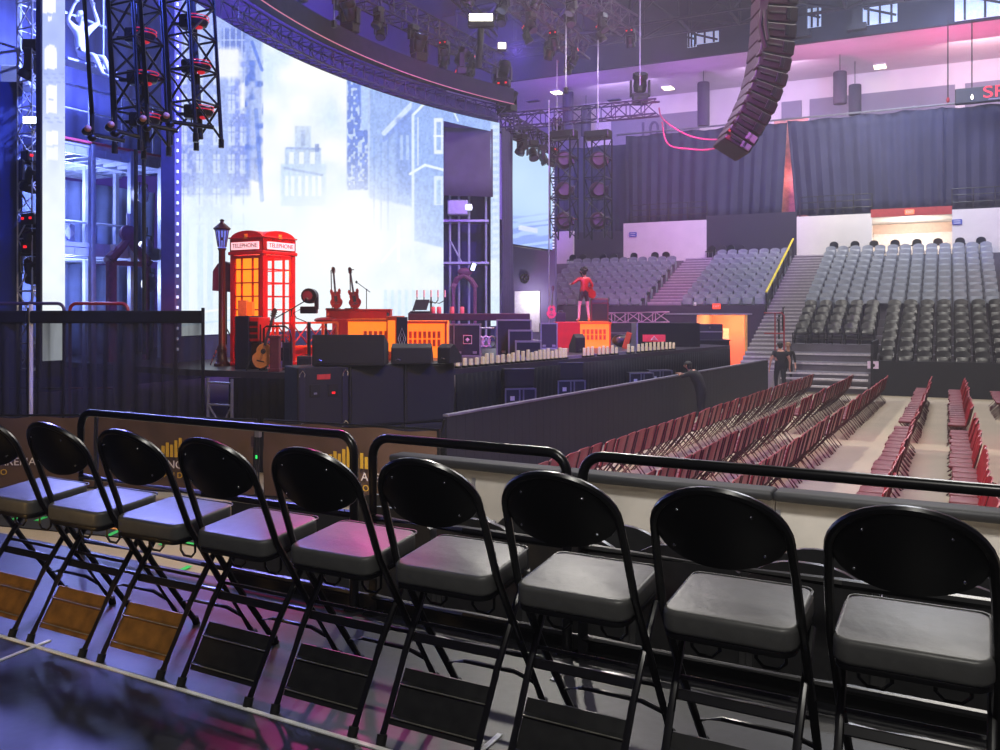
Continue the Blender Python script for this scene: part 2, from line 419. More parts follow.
# black cable mat with green and orange tape
M_mat = mat('black_mat', (.09, .09, .1), .8, 0, .2, 8)
M_green = mat('green_tape', (.2, .85, .4), .6, 0, .05, 9); M_orange = mat('orange_tape', (.9, .6, .15), .6, 0, .05, 9)
a, b = at_z(-60, 512, 0), at_z(330, 548, 0)
d = b-a; ang = math.atan2(d.y, d.x)
mt = MB().box((0, 0, .008), (d.length, .8, .016)).build('floor_mat', M_mat, loc=(a+b)/2, rz=ang); tag(mt, 'black cable mat on the arena floor, marked with green tape', 'mat')
for i, (p, q) in enumerate((((12, 520), (28, 513)), ((36, 521), (46, 517)), ((55, 523), (68, 518)), ((85, 529), (95, 525)), ((108, 536), (122, 529)), ((160, 545), (180, 538)), ((216, 556), (232, 548)), ((180, 571), (190, 566)))):
    A, B = at_z(*p, .017), at_z(*q, .017); d = B-A
    t = MB().box((0, 0, .003), (d.length, .07, .004)).build('green_tape', M_green, loc=(A+B)/2, rz=math.atan2(d.y, d.x))
    tag(t, f'green tape strip on the floor behind the folding chairs, {ORD[i+1]} from the left', 'tape', 'green tape strips')
for p, q, lab in (((140, 534), (235, 552), 'long green tape line along the black mat'), ((-20, 507), (28, 513), 'orange tape line at the left end of the black mat'), ((95, 525), (150, 536), 'orange tape line on the middle of the black mat')):
    A, B = at_z(*p, .017), at_z(*q, .017); d = B-A
    t = MB().box((0, 0, .003), (d.length, .05, .004)).build('floor_tape', M_green if 'green' in lab else M_orange, loc=(A+B)/2, rz=math.atan2(d.y, d.x)); tag(t, lab, 'tape')
# ------------------------------------------------------------------ fence panels with brown banners
M_ban = mat('brown_banner', (.36, .28, .22), .36, 0, .15, 1.5, bump=.3)
M_gold = mat('gold_print', (.86, .70, .2), .5, 0, .05, 8, emit=(.5, .4, .1), es=0.0)
M_wprint = mat('white_print', (.92, .9, .86), .5, 0, .03, 8)
def banner(p0, p1, z, label, tc, seed):
    A, B = at_z(*p0, z), at_z(*p1, z); d = B-A; L = math.hypot(d.x, d.y); rz = math.atan2(d.y, d.x)
    t = thing('banner_fence', label, 'fence', (A.x, A.y, 0), rz, 'brown banner fences')
    f = MB()
    f.cyl((0, 0, z), (L, 0, z), .02); f.cyl((0, 0, .1), (L, 0, .1), .02)
    for x in (.02, L-.02): f.cyl((x, 0, 0), (x, 0, z), .022)
    f.build('fence_frame', M_tube, t)
    for x in (.02, L-.02): MB().box((x, 0, .015), (.08, .5, .03), None, .006).build('foot', M_tube, t)
    rnd = random.Random(seed); nx, nz = 70, 18; vs = []
    for i in range(nx+1):
        for j in range(nz+1):
            u, v = i/nx, j/nz
            drape = .05*math.sin(2*PI*(u*2.2+rnd.random()*.004)+3*v+seed)*math.sin(PI*v)+.02*math.sin(17*u+6*(1-v)*(1-u)+seed*2)*v
            vs.append((.03+(L-.06)*u, -.03-abs(drape)*.8, .12+(z-.13-.03*math.sin(PI*u*3)**2)*v))
    fs = [(i*(nz+1)+j, (i+1)*(nz+1)+j, (i+1)*(nz+1)+j+1, i*(nz+1)+j+1) for i in range(nx) for j in range(nz)]
    bn = MB().add(vs, fs).build('banner', M_ban, t, True)
    # find the banner x whose pixel column is tc
    lo, hi = -4., L+4
    for _ in range(40):
        m_ = (lo+hi)/2
        if pix(A+d*(m_/L))[0] < tc: lo = m_
        else: hi = m_
    x = lo
    if True:
        for body, zz, sz, m_ in (('PECHANGA ARENA', z-.72, .17, M_wprint), ('SAN DIEGO', z-.88, .125, M_gold)):
            # only the letters that fall on this panel
            text(body, sz, m_, bn, (x, -.1, zz), (PI/2, 0, 0), sx=1.05)
        lg = MB()
        for k, hgt in enumerate((.17, .22, .19, .26, .30, .26, .19, .22, .17)):
            xx = x+(k-4)*.075
            if 0 < xx < L: lg.box((xx, -.1, z-.60+hgt/2), (.05, .008, hgt))
        if lg.v: lg.build('bar_logo', M_gold, bn)
    return t
banner((-70, 416), (97, 415), 1.25, 'brown arena banner fence at the far left behind the first chairs', -12, 1)
banner((99, 415), (257, 420), 1.25, 'rumpled brown arena banner fence with gold bar logo behind the third chair', 184, 2)
banner((264, 420), (440, 430), 1.25, 'brown arena banner fence beside the black barricade', 352, 3)
# power box on the gap between two banners
p = at_z(261, 428, 1.15)
t = thing('junction_box', 'small grey connector box with green light hanging between two banner fences', 'box', p, DA)
MB().box((0, -.06, -.06), (.1, .06, .14), None, .01).build('box', M_alu, t); MB().tube([(0, -.05, -.1), (.02, -.05, -.35), (0, -.05, -.6), (.01, -.05, -1.1)], .012, 6).build('cable', M_rubber, t)
MB().box((0, -.095, -.42), (.03, .01, .05)).build('green_light', mat('green_led', (.2, .9, .4), .4, emit=(.2, .9, .4), es=1), t)
# ------------------------------------------------------------------ red folding chairs on the arena floor
M_redc = mat('red_steel', (.60, .125, .175), .38, 0, .14, 9, spec=.5)
M_redseat = mat('red_seat_pad', (.40, .10, .14), .5, 0, .12, 12)
M_redleg = mat('dark_red_tube', (.30, .10, .12), .4, 0, .2, 12)
def build_red():
    # faces -x (towards the stage); origin on the floor under the seat
    t = thing('red_folding_chair', '', 'chair', group='red folding chairs on the arena floor')
    vs = []; fs = []; ny, nz = 8, 4
    for s_ in (0, 1):
        for i in range(ny+1):
            u = -1+2*i/ny; y = .236*u
            zt = .86-.03*abs(u)**4
            for j in range(nz+1):
                v = j/nz; z = .46+(zt-.46)*v
                vs.append((.19+.10*v-.03*(u*u-.4)+(0 if s_ else -.016), y*(1 if v > .1 else .97), z))
    k = (ny+1)*(nz+1)
    for i in range(ny):
        for j in range(nz):
            a = i*(nz+1)+j; fs += [(a, a+1, a+nz+2, a+nz+1), (k+a, k+a+nz+1, k+a+nz+2, k+a+1)]
    for i in range(ny):
        for j in (0, nz): a = i*(nz+1)+j; fs.append((a, a+nz+1, k+a+nz+1, k+a))
    for j in range(nz):
        for i in (0, ny): a = i*(nz+1)+j; fs.append((a, a+1, k+a+1, k+a))
    MB().add(vs, fs).build('backrest', M_redc, t, True)
    MB().box((.0, 0, .45), (.34, .40, .05), None, .018).build('seat', M_redseat, t, True)
    for s in (-1, 1):
        MB().tube([(-.2, s*.2, 0), (0, s*.208, .22), (.19, s*.212, .46), (.285, s*.214, .84)], .014, 6).build('front_leg', M_redleg, t, True)
        MB().tube([(.22, s*.19, 0), (.02, s*.19, .26), (-.14, s*.19, .43)], .014, 6).build('rear_leg', M_redleg, t, True)
    return t
rc = build_red(); used = False
ROWS = [(-5.15, -4.2, 11.0, 41, ()), (-3.62, -3.02, 11.0, 41, (21,)), (-2.55, -2.0, 11.1, 41, (20,)), (-.92, -.74, 11.2, 41, (20,)), (.20, .16, 11.0, 41, (20,)), (1.28, 1.28, 27.3, 8, ())]
rnames = ['first row from the barricade', 'second row from the barricade', 'third row from the barricade', 'fourth row from the barricade', 'fifth row from the barricade', 'row at the right edge']
PIT_Y = .485
for r, (xn, xf, y0, n, gaps) in enumerate(ROWS):
    cnt = [0, 0]; y = y0
    for k in range(n):
        if y > 31.2: break
        if k in gaps: y += .85
        blk = 1 if (gaps and k >= gaps[0]) else 0
        rn = random.Random(r*100+k)
        cnt[blk] += 1
        x = xn+(xf-xn)*(y-12)/19; q = pix((x, y, .86))
        if q[0] < 1012:
            part = ', beyond the aisle' if blk else (', before the aisle' if gaps else '')
            lab = f'red chair {ORD[cnt[blk]]} from the near end{part}, {rnames[r]}'
            loc = (x+rn.uniform(-.03, .03), y+rn.uniform(-.015, .015), 0); rz = rn.uniform(-.04, .04)
            if not used: rc.location = loc; rc.rotation_euler.z = rz; rc['label'] = lab; used = True
            else: dup(rc, loc, rz, lab)
        y += PIT_Y
# ------------------------------------------------------------------ black crowd barricade
M_barr = mat('black_plywood', (.045, .045, .085), .75, 0, .25, 2.2)
M_edge = mat('worn_edge_metal', (.5, .5, .55), .45, .5, .2, 6)
A, B = at_z(445, 414, 1.25), at_z(767, 359, 1.25); d = B-A; L = math.hypot(d.x, d.y); rz = math.atan2(d.y, d.x); NB = 12
for i in range(NB):
    p = A+d*((i+.5)/NB); l = L/NB
    t = thing('crowd_barricade', f'black crowd barricade panel before the stage pit, {ORD[i+1]} from the near end', 'barrier', (p.x, p.y, 0), rz, 'barricade panels along the stage pit')
    m = MB()
    for k in range(6): m.box((-l/2+l*(k+.5)/6, -.02, .6), (l/6-.004, .03, 1.2))
    m.build('panel', M_barr, t)
    MB().box((0, 0, 1.225), (l-.01, .1, .04), None, .008).build('top_rail', M_edge, t)
    for s in (-l/2+.06, l/2-.06): MB().tube([(s, .05, 1.15), (s, .42, .03)], .02, 6).build('brace', M_truss, t)
    MB().box((0, .24, .015), (l-.02, .44, .03)).build('step_plate', M_edge, t)
for (px_, py_, w_, lab) in ((655, 388, .5, 'pale scuff'), ):
    pass
# ================================================================== the stage
SZ = 1.8
S0, S1, S2, S3 = at_z(205, 370, SZ), at_z(297, 373, SZ), at_z(455, 369, SZ), at_z(730, 345.5, SZ)
M_stage = mat('stage_floor', (.20, .19, .22), .35, 0, .2, 2)
back = [(S3.x-3, S3.y+2.2), (-11.5, 31), (-21, 31), (-21, 13.6), (S0.x-.6, S0.y)]
poly = [(S0.x, S0.y), (S1.x, S1.y), (S2.x, S2.y), (S3.x, S3.y)]+back
n = len(poly); dm = MB(); dm.add([(x, y, SZ) for x, y in poly]+[(x, y, SZ-.12) for x, y in poly], [tuple(range(n)), tuple(range(2*n-1, n-1, -1))]+[(i, (i+1) % n, n+(i+1) % n, n+i) for i in range(n)])
struct(dm.build('floor_stage', M_stage))
# pleated skirts under the edge
def skirt(name, label, a, b, z0, z1, m, pleat=.035, per=.16, cat='curtain', off=.03, kids=None):
    d = Vector((b[0]-a[0], b[1]-a[1], 0)); L = d.length; rz = math.atan2(d.y, d.x); nx = max(8, int(L/per*5)); vs = []; nz = 4
    for i in range(nx+1):
        x = L*i/nx; s = math.sin(2*PI*x/per+.9*math.sin(x*1.7))
        for j in range(nz+1):
            v = j/nz; vs.append((x, -off-pleat*s*(1-.5*v)-.02*math.sin(x*.9+4*v), z0+(z1-z0)*v))
    fs = [(i*(nz+1)+j, (i+1)*(nz+1)+j, (i+1)*(nz+1)+j+1, i*(nz+1)+j+1) for i in range(nx) for j in range(nz)]
    o = MB().add(vs, fs).build(name, m, None, True, loc=(a[0], a[1], 0), rz=rz)
    md = o.modifiers.new('thick', 'SOLIDIFY'); md.thickness = .012
    if label: tag(o, label, cat)
    return o
skirt('stage_skirt', 'black pleated skirt hanging under the near stage edge beside the speakers', at_z(230, 372, SZ), S1, .02, SZ-.1, M_cloth)
skirt('stage_skirt', 'long black skirt along the stage front behind the barricade', S2, S3, .02, SZ-.1, M_cloth, .02)
# scaffold under the open corner of the stage
p = at_z(212, 371, SZ); p2 = at_z(236, 372, SZ)
t = thing('stage_scaffold', 'steel stage support frame with cross braces under the left stage corner', 'scaffold', (p.x, p.y, 0), math.atan2(p2.y-p.y, p2.x-p.x)); L = (p2-p).length
for x in (0, L): MB().cyl((x, -.1, 0), (x, -.1, SZ-.12), .03).build('upright', M_alu, t)
m = MB()
for z in (.3, .75, 1.2, 1.6): m.cyl((0, -.1, z), (L, -.1, z), .02)
m.cyl((0, -.1, .3), (L, -.1, 1.2), .02); m.cyl((0, -.1, 1.2), (L, -.1, .5), .02); m.build('cross_brace', M_alu, t)
# white footlight pegs along the stage edge
M_peg = mat('cream_peg', (.88, .82, .66), .5, 0, .08, 12, emit=(.9, .8, .6), es=.25)
dv = S3-S2; xs = [456, 462, 469, 475, 481, 487, 491, 496, 502, 507, 513, 517, 522, 527, 532, 536, 540, 544, 548, 552, 556, 560, 564, 567, 569.5, 588, 592, 596, 603, 607, 611, 616, 620, 632, 636, 642, 646, 650, 654, 658, 662, 666, 670, 673.5, 677]
hs = [.75, 1, .7, .6, .65, .7, 1, 1, .75, .8, .8, .9, 1.1, 1, 1.1, .8, .9, 1, 1, 1.1, .8, .9, 1.1, 1, 1, .9, 1, 1, .9, 1, .9, 1, .7, 1, .7, .9, .95, 1, 1, 1.05, 1, 1, .9, .9, .8]
def on_edge(px, off=0, A=S2, dv_=dv):
    lo, hi = -.3, 1.5
    for _ in range(40):
        m_ = (lo+hi)/2
        if pix(A+dv_*m_)[0] < px: lo = m_
        else: hi = m_
    nrm = Vector((-dv_.y, dv_.x, 0)).normalized()
    return A+dv_*lo+nrm*off
peg = None
for i, x in enumerate(xs):
    q = on_edge(x, .1); h = .21*hs[i]; rzz = math.atan2(dv.y, dv.x)
    grp = 'left run' if x < 570 else ('middle run' if x < 625 else 'right run')
    k = i+1 if x < 570 else (i-24 if x < 625 else i-32)
    t = thing('stage_footlight', f'cream peg-shaped footlight on the stage edge, {ORD[k]} from the left of the {grp}', 'light', q, rzz, 'cream footlights along the stage edge')
    MB().box((0, 0, .02), (.09, .09, .04)).build('base', M_black, t)
    MB().box((0, 0, .04+h/2), (.072, .05, h), None, .008).build('peg', M_peg, t)
M_strip = mat('pale_edge_strip', (.5, .45, .5), .5, 0, .1, 6)
st = MB().box((dv.length*.30, .22, .03), (dv.length*.62, .06, .06)).build('cable_strip', M_strip, None, loc=S2, rz=math.atan2(dv.y, dv.x)); tag(st, 'pale cable strip lying behind the row of footlights', 'cable')
# ------------------------------------------------------------------ subwoofers in front of the corner
G0, G1 = at_z(297, 367, 2.02), at_z(455, 362, 2.02); gv = G1-G0; gl = math.hypot(gv.x, gv.y); grz = math.atan2(gv.y, gv.x)
gw = [0, .31, .66, 1.0]
nm = ['nearest stack', 'middle stack', 'right stack']
for i in range(3):
    for lv in range(2):
        w = gl*(gw[i+1]-gw[i])-.01; c = G0+gv*((gw[i]+gw[i+1])/2)
        t = thing('subwoofer', f'black subwoofer cabinet, {"upper" if lv else "lower"} one of the {nm[i]} before the stage', 'speaker', (c.x, c.y, lv*1.01), grz, 'subwoofers before the stage')
        MB().box((0, .36, .5), (w, .72, .995), None, .02).build('cabinet', M_speaker, t)
        if i == 0:
            for sx in (-w/2+.07, w/2-.07): MB().box((sx, -.012, .5), (.1, .02, .97), None, .004).build('side_rib', M_case, t)
            for hx in (-.14, .16):
                hh = MB().box((hx, -.006, .62), (.17, .02, .2), None, .006).build('connector_recess', M_rubber, t)
                MB().box((hx, -.02, .58), (.05, .02, .03)).build('connector', M_redlens if (hx > 0 and lv) else M_alu, hh)
            for hx in (-w/2+.07, w/2-.07):
                for hz in (.08, .9): MB().tube([(hx-.04, -.02, hz-.05), (hx-.04, -.04, hz), (hx, -.045, hz+.05), (hx+.04, -.04, hz), (hx+.04, -.02, hz-.05)], .012, 6).build('rigging_pin', M_chrome, t)
            if lv: MB().box((0, -.008, .84), (.22, .012, .08)).build('red_label', mat('red_tag', (.75, .2, .18), .6), t)
        else:
            MB().box((0, -.008, .5), (w-.06, .02, .93), None, .006).build('grille', M_speaker, t)
# monitor wedges and side fill on top of / behind the subs
def wedge(label, px0, px1, py, z, d, hgt, dep, rot=0, flat=False):
    A, B = at_d(px0, py, d), at_d(px1, py, d); w = (B-A).length; c = (A+B)/2; c.z = z
    t = thing('stage_monitor', label, 'speaker', c, math.atan2(B.y-A.y, B.x-A.x)+rot, 'black stage monitors')
    if flat: pr = [(0, 0), (dep, 0), (dep, hgt*.7), (.04, hgt), (0, hgt)]
    else: pr = [(0, 0), (dep, 0), (dep, hgt*.35), (dep*.35, hgt), (0, hgt*.8)]
    M = Matrix.Rotation(PI/2, 4, 'Z')
    body = MB().prism([(y, z_) for y, z_ in pr], -w/2, w/2, Matrix(((0, -1, 0, 0), (1, 0, 0, 0), (0, 0, 1, 0), (0, 0, 0, 1))))
    b_ = body.build('cabinet', M_speaker, t)
    bv = b_.modifiers.new('b', 'BEVEL'); bv.width = .012; bv.segments = 2
    MB().box((0, -.006, hgt*.42), (w-.06, .012, hgt*.7), None, .003).build('grille', M_speaker, t)
    MB().tube([(-w/2+.08, -.02, .07), (-w/2+.12, -.035, .09), (-w/2+.16, -.02, .07)], .01, 6).build('handle', M_chrome, t)
    return t
wedge('large black side-fill speaker lying on top of the subwoofers', 312, 384, 363, 2.02, G0.dot(F_)+.35, .50, .6, flat=True)
wedge('black wedge monitor beside the large side-fill speaker', 391, 431, 360, 2.02, G0.dot(F_)+.75, .34, .5)
wedge('small black tilted monitor at the right end of the subwoofers', 436, 451, 359, 2.02, G0.dot(F_)+1.0, .33, .4, -.5)
# ------------------------------------------------------------------ red phone booth
M_pane = mat('amber_pane', (.9, .55, .12), .4, 0, .2, 3, emit=(1, .58, .12), es=1.05)
M_clear = glass('clear_pane', (1, 1, 1), .008)
M_sign = mat('opal_sign', (.95, .85, .85), .5, emit=(1, .78, .8), es=.9)
M_signtxt = mat('sign_letter', (.35, .06, .08), .5)
bd = 1.1*FPX/55.5
bc = at_d(255, 366, bd); bc.z = SZ
W = .46; Hh = 2.75
bt = thing('phone_booth', 'tall red British style phone booth with glowing amber panes on the stage', 'phone booth', bc+F_*.6, 0)
# local axes: face normals at +-45 degrees to the line of sight
va = math.atan2(-bt.location.y, -bt.location.x)
bt.rotation_euler.z = va+PI/4
# in local space: the corner (1,1) faces the camera... faces +x and +y are seen
fr = MB()
for sx in (-1, 1):
    for sy in (-1, 1): fr.box((sx*(W-.05), sy*(W-.05), 1.12), (.1, .1, 2.24), None, .012)
for z0, z1 in ((0, .36),):
    fr.box((0, 0, (z0+z1)/2), (2*W-.04, 2*W-.04, z1-z0), None, .02)
fr.box((0, 0, 2.27), (2*W+.06, 2*W+.06, .07), None, .015)
fr.box((0, 0, .03), (2*W+.06, 2*W+.06, .06), None, .01)
fr.build('frame', M_red, bt)
top = MB()
for (Mx) in (Matrix.Identity(4), Matrix.Rotation(PI/2, 4, 'Z')):
    pl = [(-W, 2.3), (W, 2.3), (W, 2.56)]+[(W*math.cos(a)*.98, 2.56+.16*math.sin(a)) for a in [PI*i/12 for i in range(0, 13)]]+[(-W, 2.56)]
    top.prism(pl, -W, W, Mx)
top.box((0, 0, 2.58), (2*W+.05, 2*W+.05, .03), None, .008)
top.build('domed_top', M_red, bt)
for ax in range(4):
    Rm = Matrix.Rotation(ax*PI/2, 4, 'Z')
    amber = (ax == 1)   # one pair of faces carries amber film
    g = MB(); gl_ = MB()
    zs = [.36, .60, .86, 1.13, 1.40, 1.67, 1.94, 2.20]; xs_ = [-W+.1, -.15, .15, W-.1]
    for x in xs_[1:3]: g.box((x, -W+.03, 1.28), (.025, .04, 1.86))
    for z in zs[1:-1]: g.box((0, -W+.03, z), (2*W-.2, .04, .025))
    for x in (-W+.11, W-.11): g.box((x, -W+.03, 1.28), (.05, .05, 1.86))
    for z in (.385, 2.19): g.box((0, -W+.03, z), (2*W-.2, .05, .06))
    g2 = MB().add(g.v, g.f, Rm); d_ = g2.build('door' if ax == 0 else 'glazed_side', M_red, bt)
    gl_.box((0, -W+.05, 1.28), (2*W-.22, .008, 1.84)); gg = MB().add(gl_.v, gl_.f, Rm).build('panes', M_clear, d_)
    d_['_ax'] = ax
    s0_ = MB().box((0, -W-.035, 2.41), (2*W-.16, .02, .15)); sg = MB().add(s0_.v, s0_.f, Rm).build('sign', M_sign, bt)
    tx = text('TELEPHONE', .12, M_signtxt, sg, tuple(Rm @ Vector((0, -W-.047, 2.41))), (PI/2, 0, ax*PI/2), ext=.002, sx=1.05)
    cr = MB().ball((0, -W-.01, 2.6), (.05, .02, .035), 8, 6); cr.box((0, -W-.015, 2.57), (.1, .02, .02))
    for cx in (-.035, 0, .035): cr.ball((cx, -W-.015, 2.635), .014, 6, 5)
    MB().add(cr.v, cr.f, Rm).build('crown_emblem', M_gold, bt)
# which faces look at the camera: put amber on the left one
cand = []
for o in bt.children:
    if o.name.startswith(('door', 'glazed_side')):
        ax = o['_ax']; nrm = Matrix.Rotation(bt.rotation_euler.z+ax*PI/2, 3, 'Z') @ Vector((0, -1, 0))
        cand.append((nrm.dot(-F_), nrm.dot(RT), o))
vis = sorted(cand, key=lambda c: -c[0])[:2]; left = min(vis, key=lambda c: c[1])[2]
for o in [o for o in bpy.data.objects if o.parent == left and o.name.startswith('panes')]: o.data = o.data.copy(); o.data.materials[0] = M_pane
for c in cand: del c[2]['_ax']
hd = MB().tube([(W+.02, .28, 1.15), (W+.06, .28, 1.15), (W+.06, .28, 1.0), (W+.02, .28, 1.0)], .012, 6).build('door_handle', M_black, bt)
lamp('POINT', 'booth_lamp', bt.location+Vector((0, 0, 1.9)), None, 60, (1, .35, .08), .08)
# ------------------------------------------------------------------ street lamp
p = at_z(222, 366, SZ)
M_lampp = mat('dark_red_iron', (.23, .06, .09), .4, .2, .2, 14)
hL = (366-219)*((p-EYE).dot(F_))/FPX
t = thing('street_lamp', 'old style dark red street lamp post with glass lantern beside the phone booth', 'lamp', p)
MB().lathe([(.16, 0), (.16, .05), (.11, .1), (.09, .3), (.1, .34), (.07, .4), (.065, hL*.8-.05), (.09, hL*.8)], n=14).build('post', M_lampp, t, True)
ln = MB().lathe([(.07, hL*.80), (.085, hL*.82), (.13, hL*.92), (.135, hL*.925)], n=8).build('lantern_glass', glass('lantern_glass', (.75, .75, 1), .15), t)
MB().lathe([(.155, hL*.925), (.175, hL*.935), (.11, hL*.955), (.04, hL*.975), (.035, hL*.985), (.05, hL*.992), (.01, hL)], n=12).build('lantern_cap', M_lampp, t, True)
m = MB()
for k in range(6): a = k*PI/3; m.cyl((.08*math.cos(a), .08*math.sin(a), hL*.81), (.135*math.cos(a), .135*math.sin(a), hL*.925), .01, 6)
m.build('lantern_bars', M_lampp, t); MB().ball((0, 0, hL*.865), .035).build('bulb', M_lens, t, True)
# big horn beside the post, on a tripod
p = at_z(213, 366, SZ)+F_*.7; s_ = (p-EYE).dot(F_)/FPX
t = thing('horn_speaker', 'dark red hooded box on a thin tripod behind the street lamp', 'speaker', p, YAW)
z0, z1 = (366-293)*s_, (366-264)*s_
pl = [(-.16, z0), (.46, z0-.05), (.46, z0+.35), (.42, z1-.12), (.3, z1-.1), (.1, z1), (-.05, z1-.05), (-.15, z1-.2)]
MB().prism(pl, -.25, .25).build('hood', mat('dark_plum', (.28, .12, .22), .6), t)
MB().box((.36, -.26, (z0+z1)/2+.08), (.2, .02, (z1-z0)*.6), None, .004).build('red_panel', M_red, t)
MB().cyl((.05, 0, .4), (.05, 0, z0+.02), .02).build('pole', M_black, t)
for k in range(3):
    a = k*2.09; MB().cyl((.05, 0, .75), (.05+.42*math.cos(a), .42*math.sin(a), 0), .014, 6).build('leg', M_black, t)
# ------------------------------------------------------------------ guitar helper
def guitar(name, label, loc, rot, m_body, scale=1, acoustic=True, m_neck=M_darkwood):
    t = thing(name, label, 'guitar', loc, 0, None); t.rotation_euler = rot; t.scale = (scale,)*3
    out = []
    for i in range(40):
        a = 2*PI*i/40; z = math.sin(a)
        r = .18*(1-.22*math.exp(-((z-.12)/.22)**2)); 
        if z > .1: r *= .86
        out.append((r*math.cos(a)*(1 if acoustic or z < .3 else .95), .25+z*.24))
    th = .05 if acoustic else .025
    b = MB().prism(out, -th, th).build('body', m_body, t); bv = b.modifiers.new('b', 'BEVEL'); bv.width = .008; bv.segments = 2
    if not acoustic:
        for sx in (-1, 1): MB().prism([(sx*.06, .42), (sx*.13, .4), (sx*.15, .5), (sx*.12, .56), (sx*.075, .52)], -th, th).build('horn', m_body, t)
    MB().box((0, -th-.008, .72), (.052, .022, .56), None, .005).build('neck', m_neck, t)
    MB().prism([(-.035, .99), (.035, .99), (.045, 1.14), (0, 1.17), (-.045, 1.14)], -th-.02, -th).build('headstock', m_neck, t)
    if acoustic: MB().cyl((0, -th-.003, .33), (0, -th-.001, .33), .05, 16).build('sound_hole', M_black, t)
    else: MB().box((0, -th-.004, .28), (.09, .01, .16), None, .003).build('pickup', M_black, t)
    MB().box((0, -th-.006, .14), (.14, .016, .025), None, .004).build('bridge', M_darkwood if acoustic else M_chrome, t)
    m = MB()
    for k in range(6): m.cyl((-.02+k*.008, -th-.022, .14), (-.018+k*.0072, -th-.024, 1.0), .0012, 4)
    m.build('strings', M_chrome, t)
    for k in range(6): MB().ball((-.05 if k < 3 else .05, -th-.01, 1.02+.04*(k % 3)), .012, 6, 5).build('tuning_peg', M_chrome, t)
    return t
# acoustic guitar leaning on a dark cabinet
q = at_z(235, 369, SZ); q2 = at_z(250, 370, SZ)
wc = (q2-q).length*1.0; dd = (q-EYE).dot(F_)
t = thing('backline_cabinet', 'dark tall equipment cabinet at the foot of the phone booth', 'cabinet', (q+q2)/2+F_*.1, YAW-.25)
hc = (369-316)*dd/FPX
MB().box((-.02, .2, hc/2), (.29, .5, hc), None, .01).build('body', M_case, t)
MB().box((.16, .22, hc*.75), (.3, .45, hc*.45), None, .01).build('red_drawer_unit', M_red, t)
for k in range(3): MB().box((.2, -.02, hc*(.62+.12*k)), (.2, .02, hc*.08), None, .004).build('drawer', M_darkwood, t)
MB().box((.14, .25, hc*.25), (.28, .4, hc*.48), None, .01).build('lower_unit', M_darkwood, t)
q3 = at_z(241, 369, SZ)+F_*.05; 
t = thing('wooden_box', 'small wooden box standing on the dark equipment cabinet', 'box', (q3.x, q3.y, SZ+hc), YAW)
MB().box((0, .1, .15), (.16, .16, .3), None, .006).build('front', M_wood, t); MB().box((.13, .12, .14), (.12, .16, .26), None, .006).build('lamp_side', mat('orange_shade', (.95, .45, .1), .5, emit=(1, .4, .08), es=.6), t)
ds = dd/FPX; gp = at_d(259, 370, dd-.45); gp.z = SZ+.03
guitar('acoustic_guitar', 'natural wood acoustic guitar leaning on a stand before the phone booth', gp, (-.22, .22, YAW), M_wood, 1.0)
q = at_z(247, 370, SZ)
t = thing('guitar_stand', 'thin black stand holding the acoustic guitar', 'stand', at_d(259, 369, dd-.35)*1.0, YAW); t.location.z = SZ
MB().tube([(0, .05, .0), (0, .08, .5), (0, .1, .85)], .014, 6).build('upright', M_black, t)
for s in (-1, 1): MB().tube([(0, .06, .35), (s*.16, -.02, .16), (s*.2, -.14, .0)], .012, 6).build('leg', M_black, t)
# drain-pipe like post and low items
q = at_z(274, 372, SZ); dq = (q-EYE).dot(F_)
t = thing('bollard_post', 'dark plum wooden bollard on the stage edge next to the acoustic guitar', 'post', q, YAW); hq = (372-338)*dq/FPX
M_plum = mat('plum_paint', (.36, .12, .16), .5, 0, .2, 9)
MB().box((0, .1, hq/2), (.17, .17, hq), None, .012).build('shaft', M_plum, t); MB().box((0, .1, hq+.02), (.21, .21, .05), None, .012).build('cap', M_plum, t); MB().box((0, .1, .03), (.21, .21, .06), None, .012).build('foot', M_plum, t)
for i, (px_, w_, h_, m_, lab) in enumerate(((278, .07, .5, M_cream, 'narrow cream amplifier standing behind the plum bollard'), (283, .14, .5, M_case, 'narrow dark amplifier standing right of the plum bollard'), (297, .28, .22, M_case, 'low dark road box right of the amplifiers'))):
    q = at_z(px_, 369.5, SZ)+F_*(.3 if i < 2 else .6)
    t = thing('small_amplifier', lab, 'amplifier', q, YAW); MB().box((0, .1, h_/2), (w_, .2, h_), None, .008).build('cabinet', m_, t)
    MB().box((0, -.005, h_*.55), (w_*.7, .012, h_*.5), None, .003).build('grille', M_speaker, t); MB().tube([(-w_*.25, .1, h_), (-w_*.2, .1, h_+.03), (w_*.2, .1, h_+.03), (w_*.25, .1, h_)], .008, 6).build('handle', M_black, t)
# orange and red railing behind
q0, q1 = at_z(258, 366, SZ)+F_*.2, at_z(332, 362, SZ)+F_*.6
M_or = mat('orange_paint', (.85, .32, .08), .5, 0, .12, 8)
d_ = q1-q0; L = d_.length
t = thing('stage_railing', 'red and orange cross-braced railing before the phone booth', 'railing', q0, math.atan2(d_.y, d_.x)); H1 = .85
for k in range(6): MB().box((L*k/5, 0, H1/2), (.05, .05, H1), None, .006).build('post', M_or, t)
m = MB()
for z in (.08, .35, H1): m.box((L/2, 0, z), (L, .04, .045))
m.build('rail', M_or, t); m = MB()
for k in range(5):
    x0, x1 = L*k/5, L*(k+1)/5; m.cyl((x0, 0, .38), (x1, 0, H1-.04), .014, 6); m.cyl((x0, 0, H1-.04), (x1, 0, .38), .014, 6)
m.build('cross_brace', M_red, t)
MB().box((L*.72, .14, .2), (L*.5, .03, .32), None, .005).build('red_back_board', M_red, t)
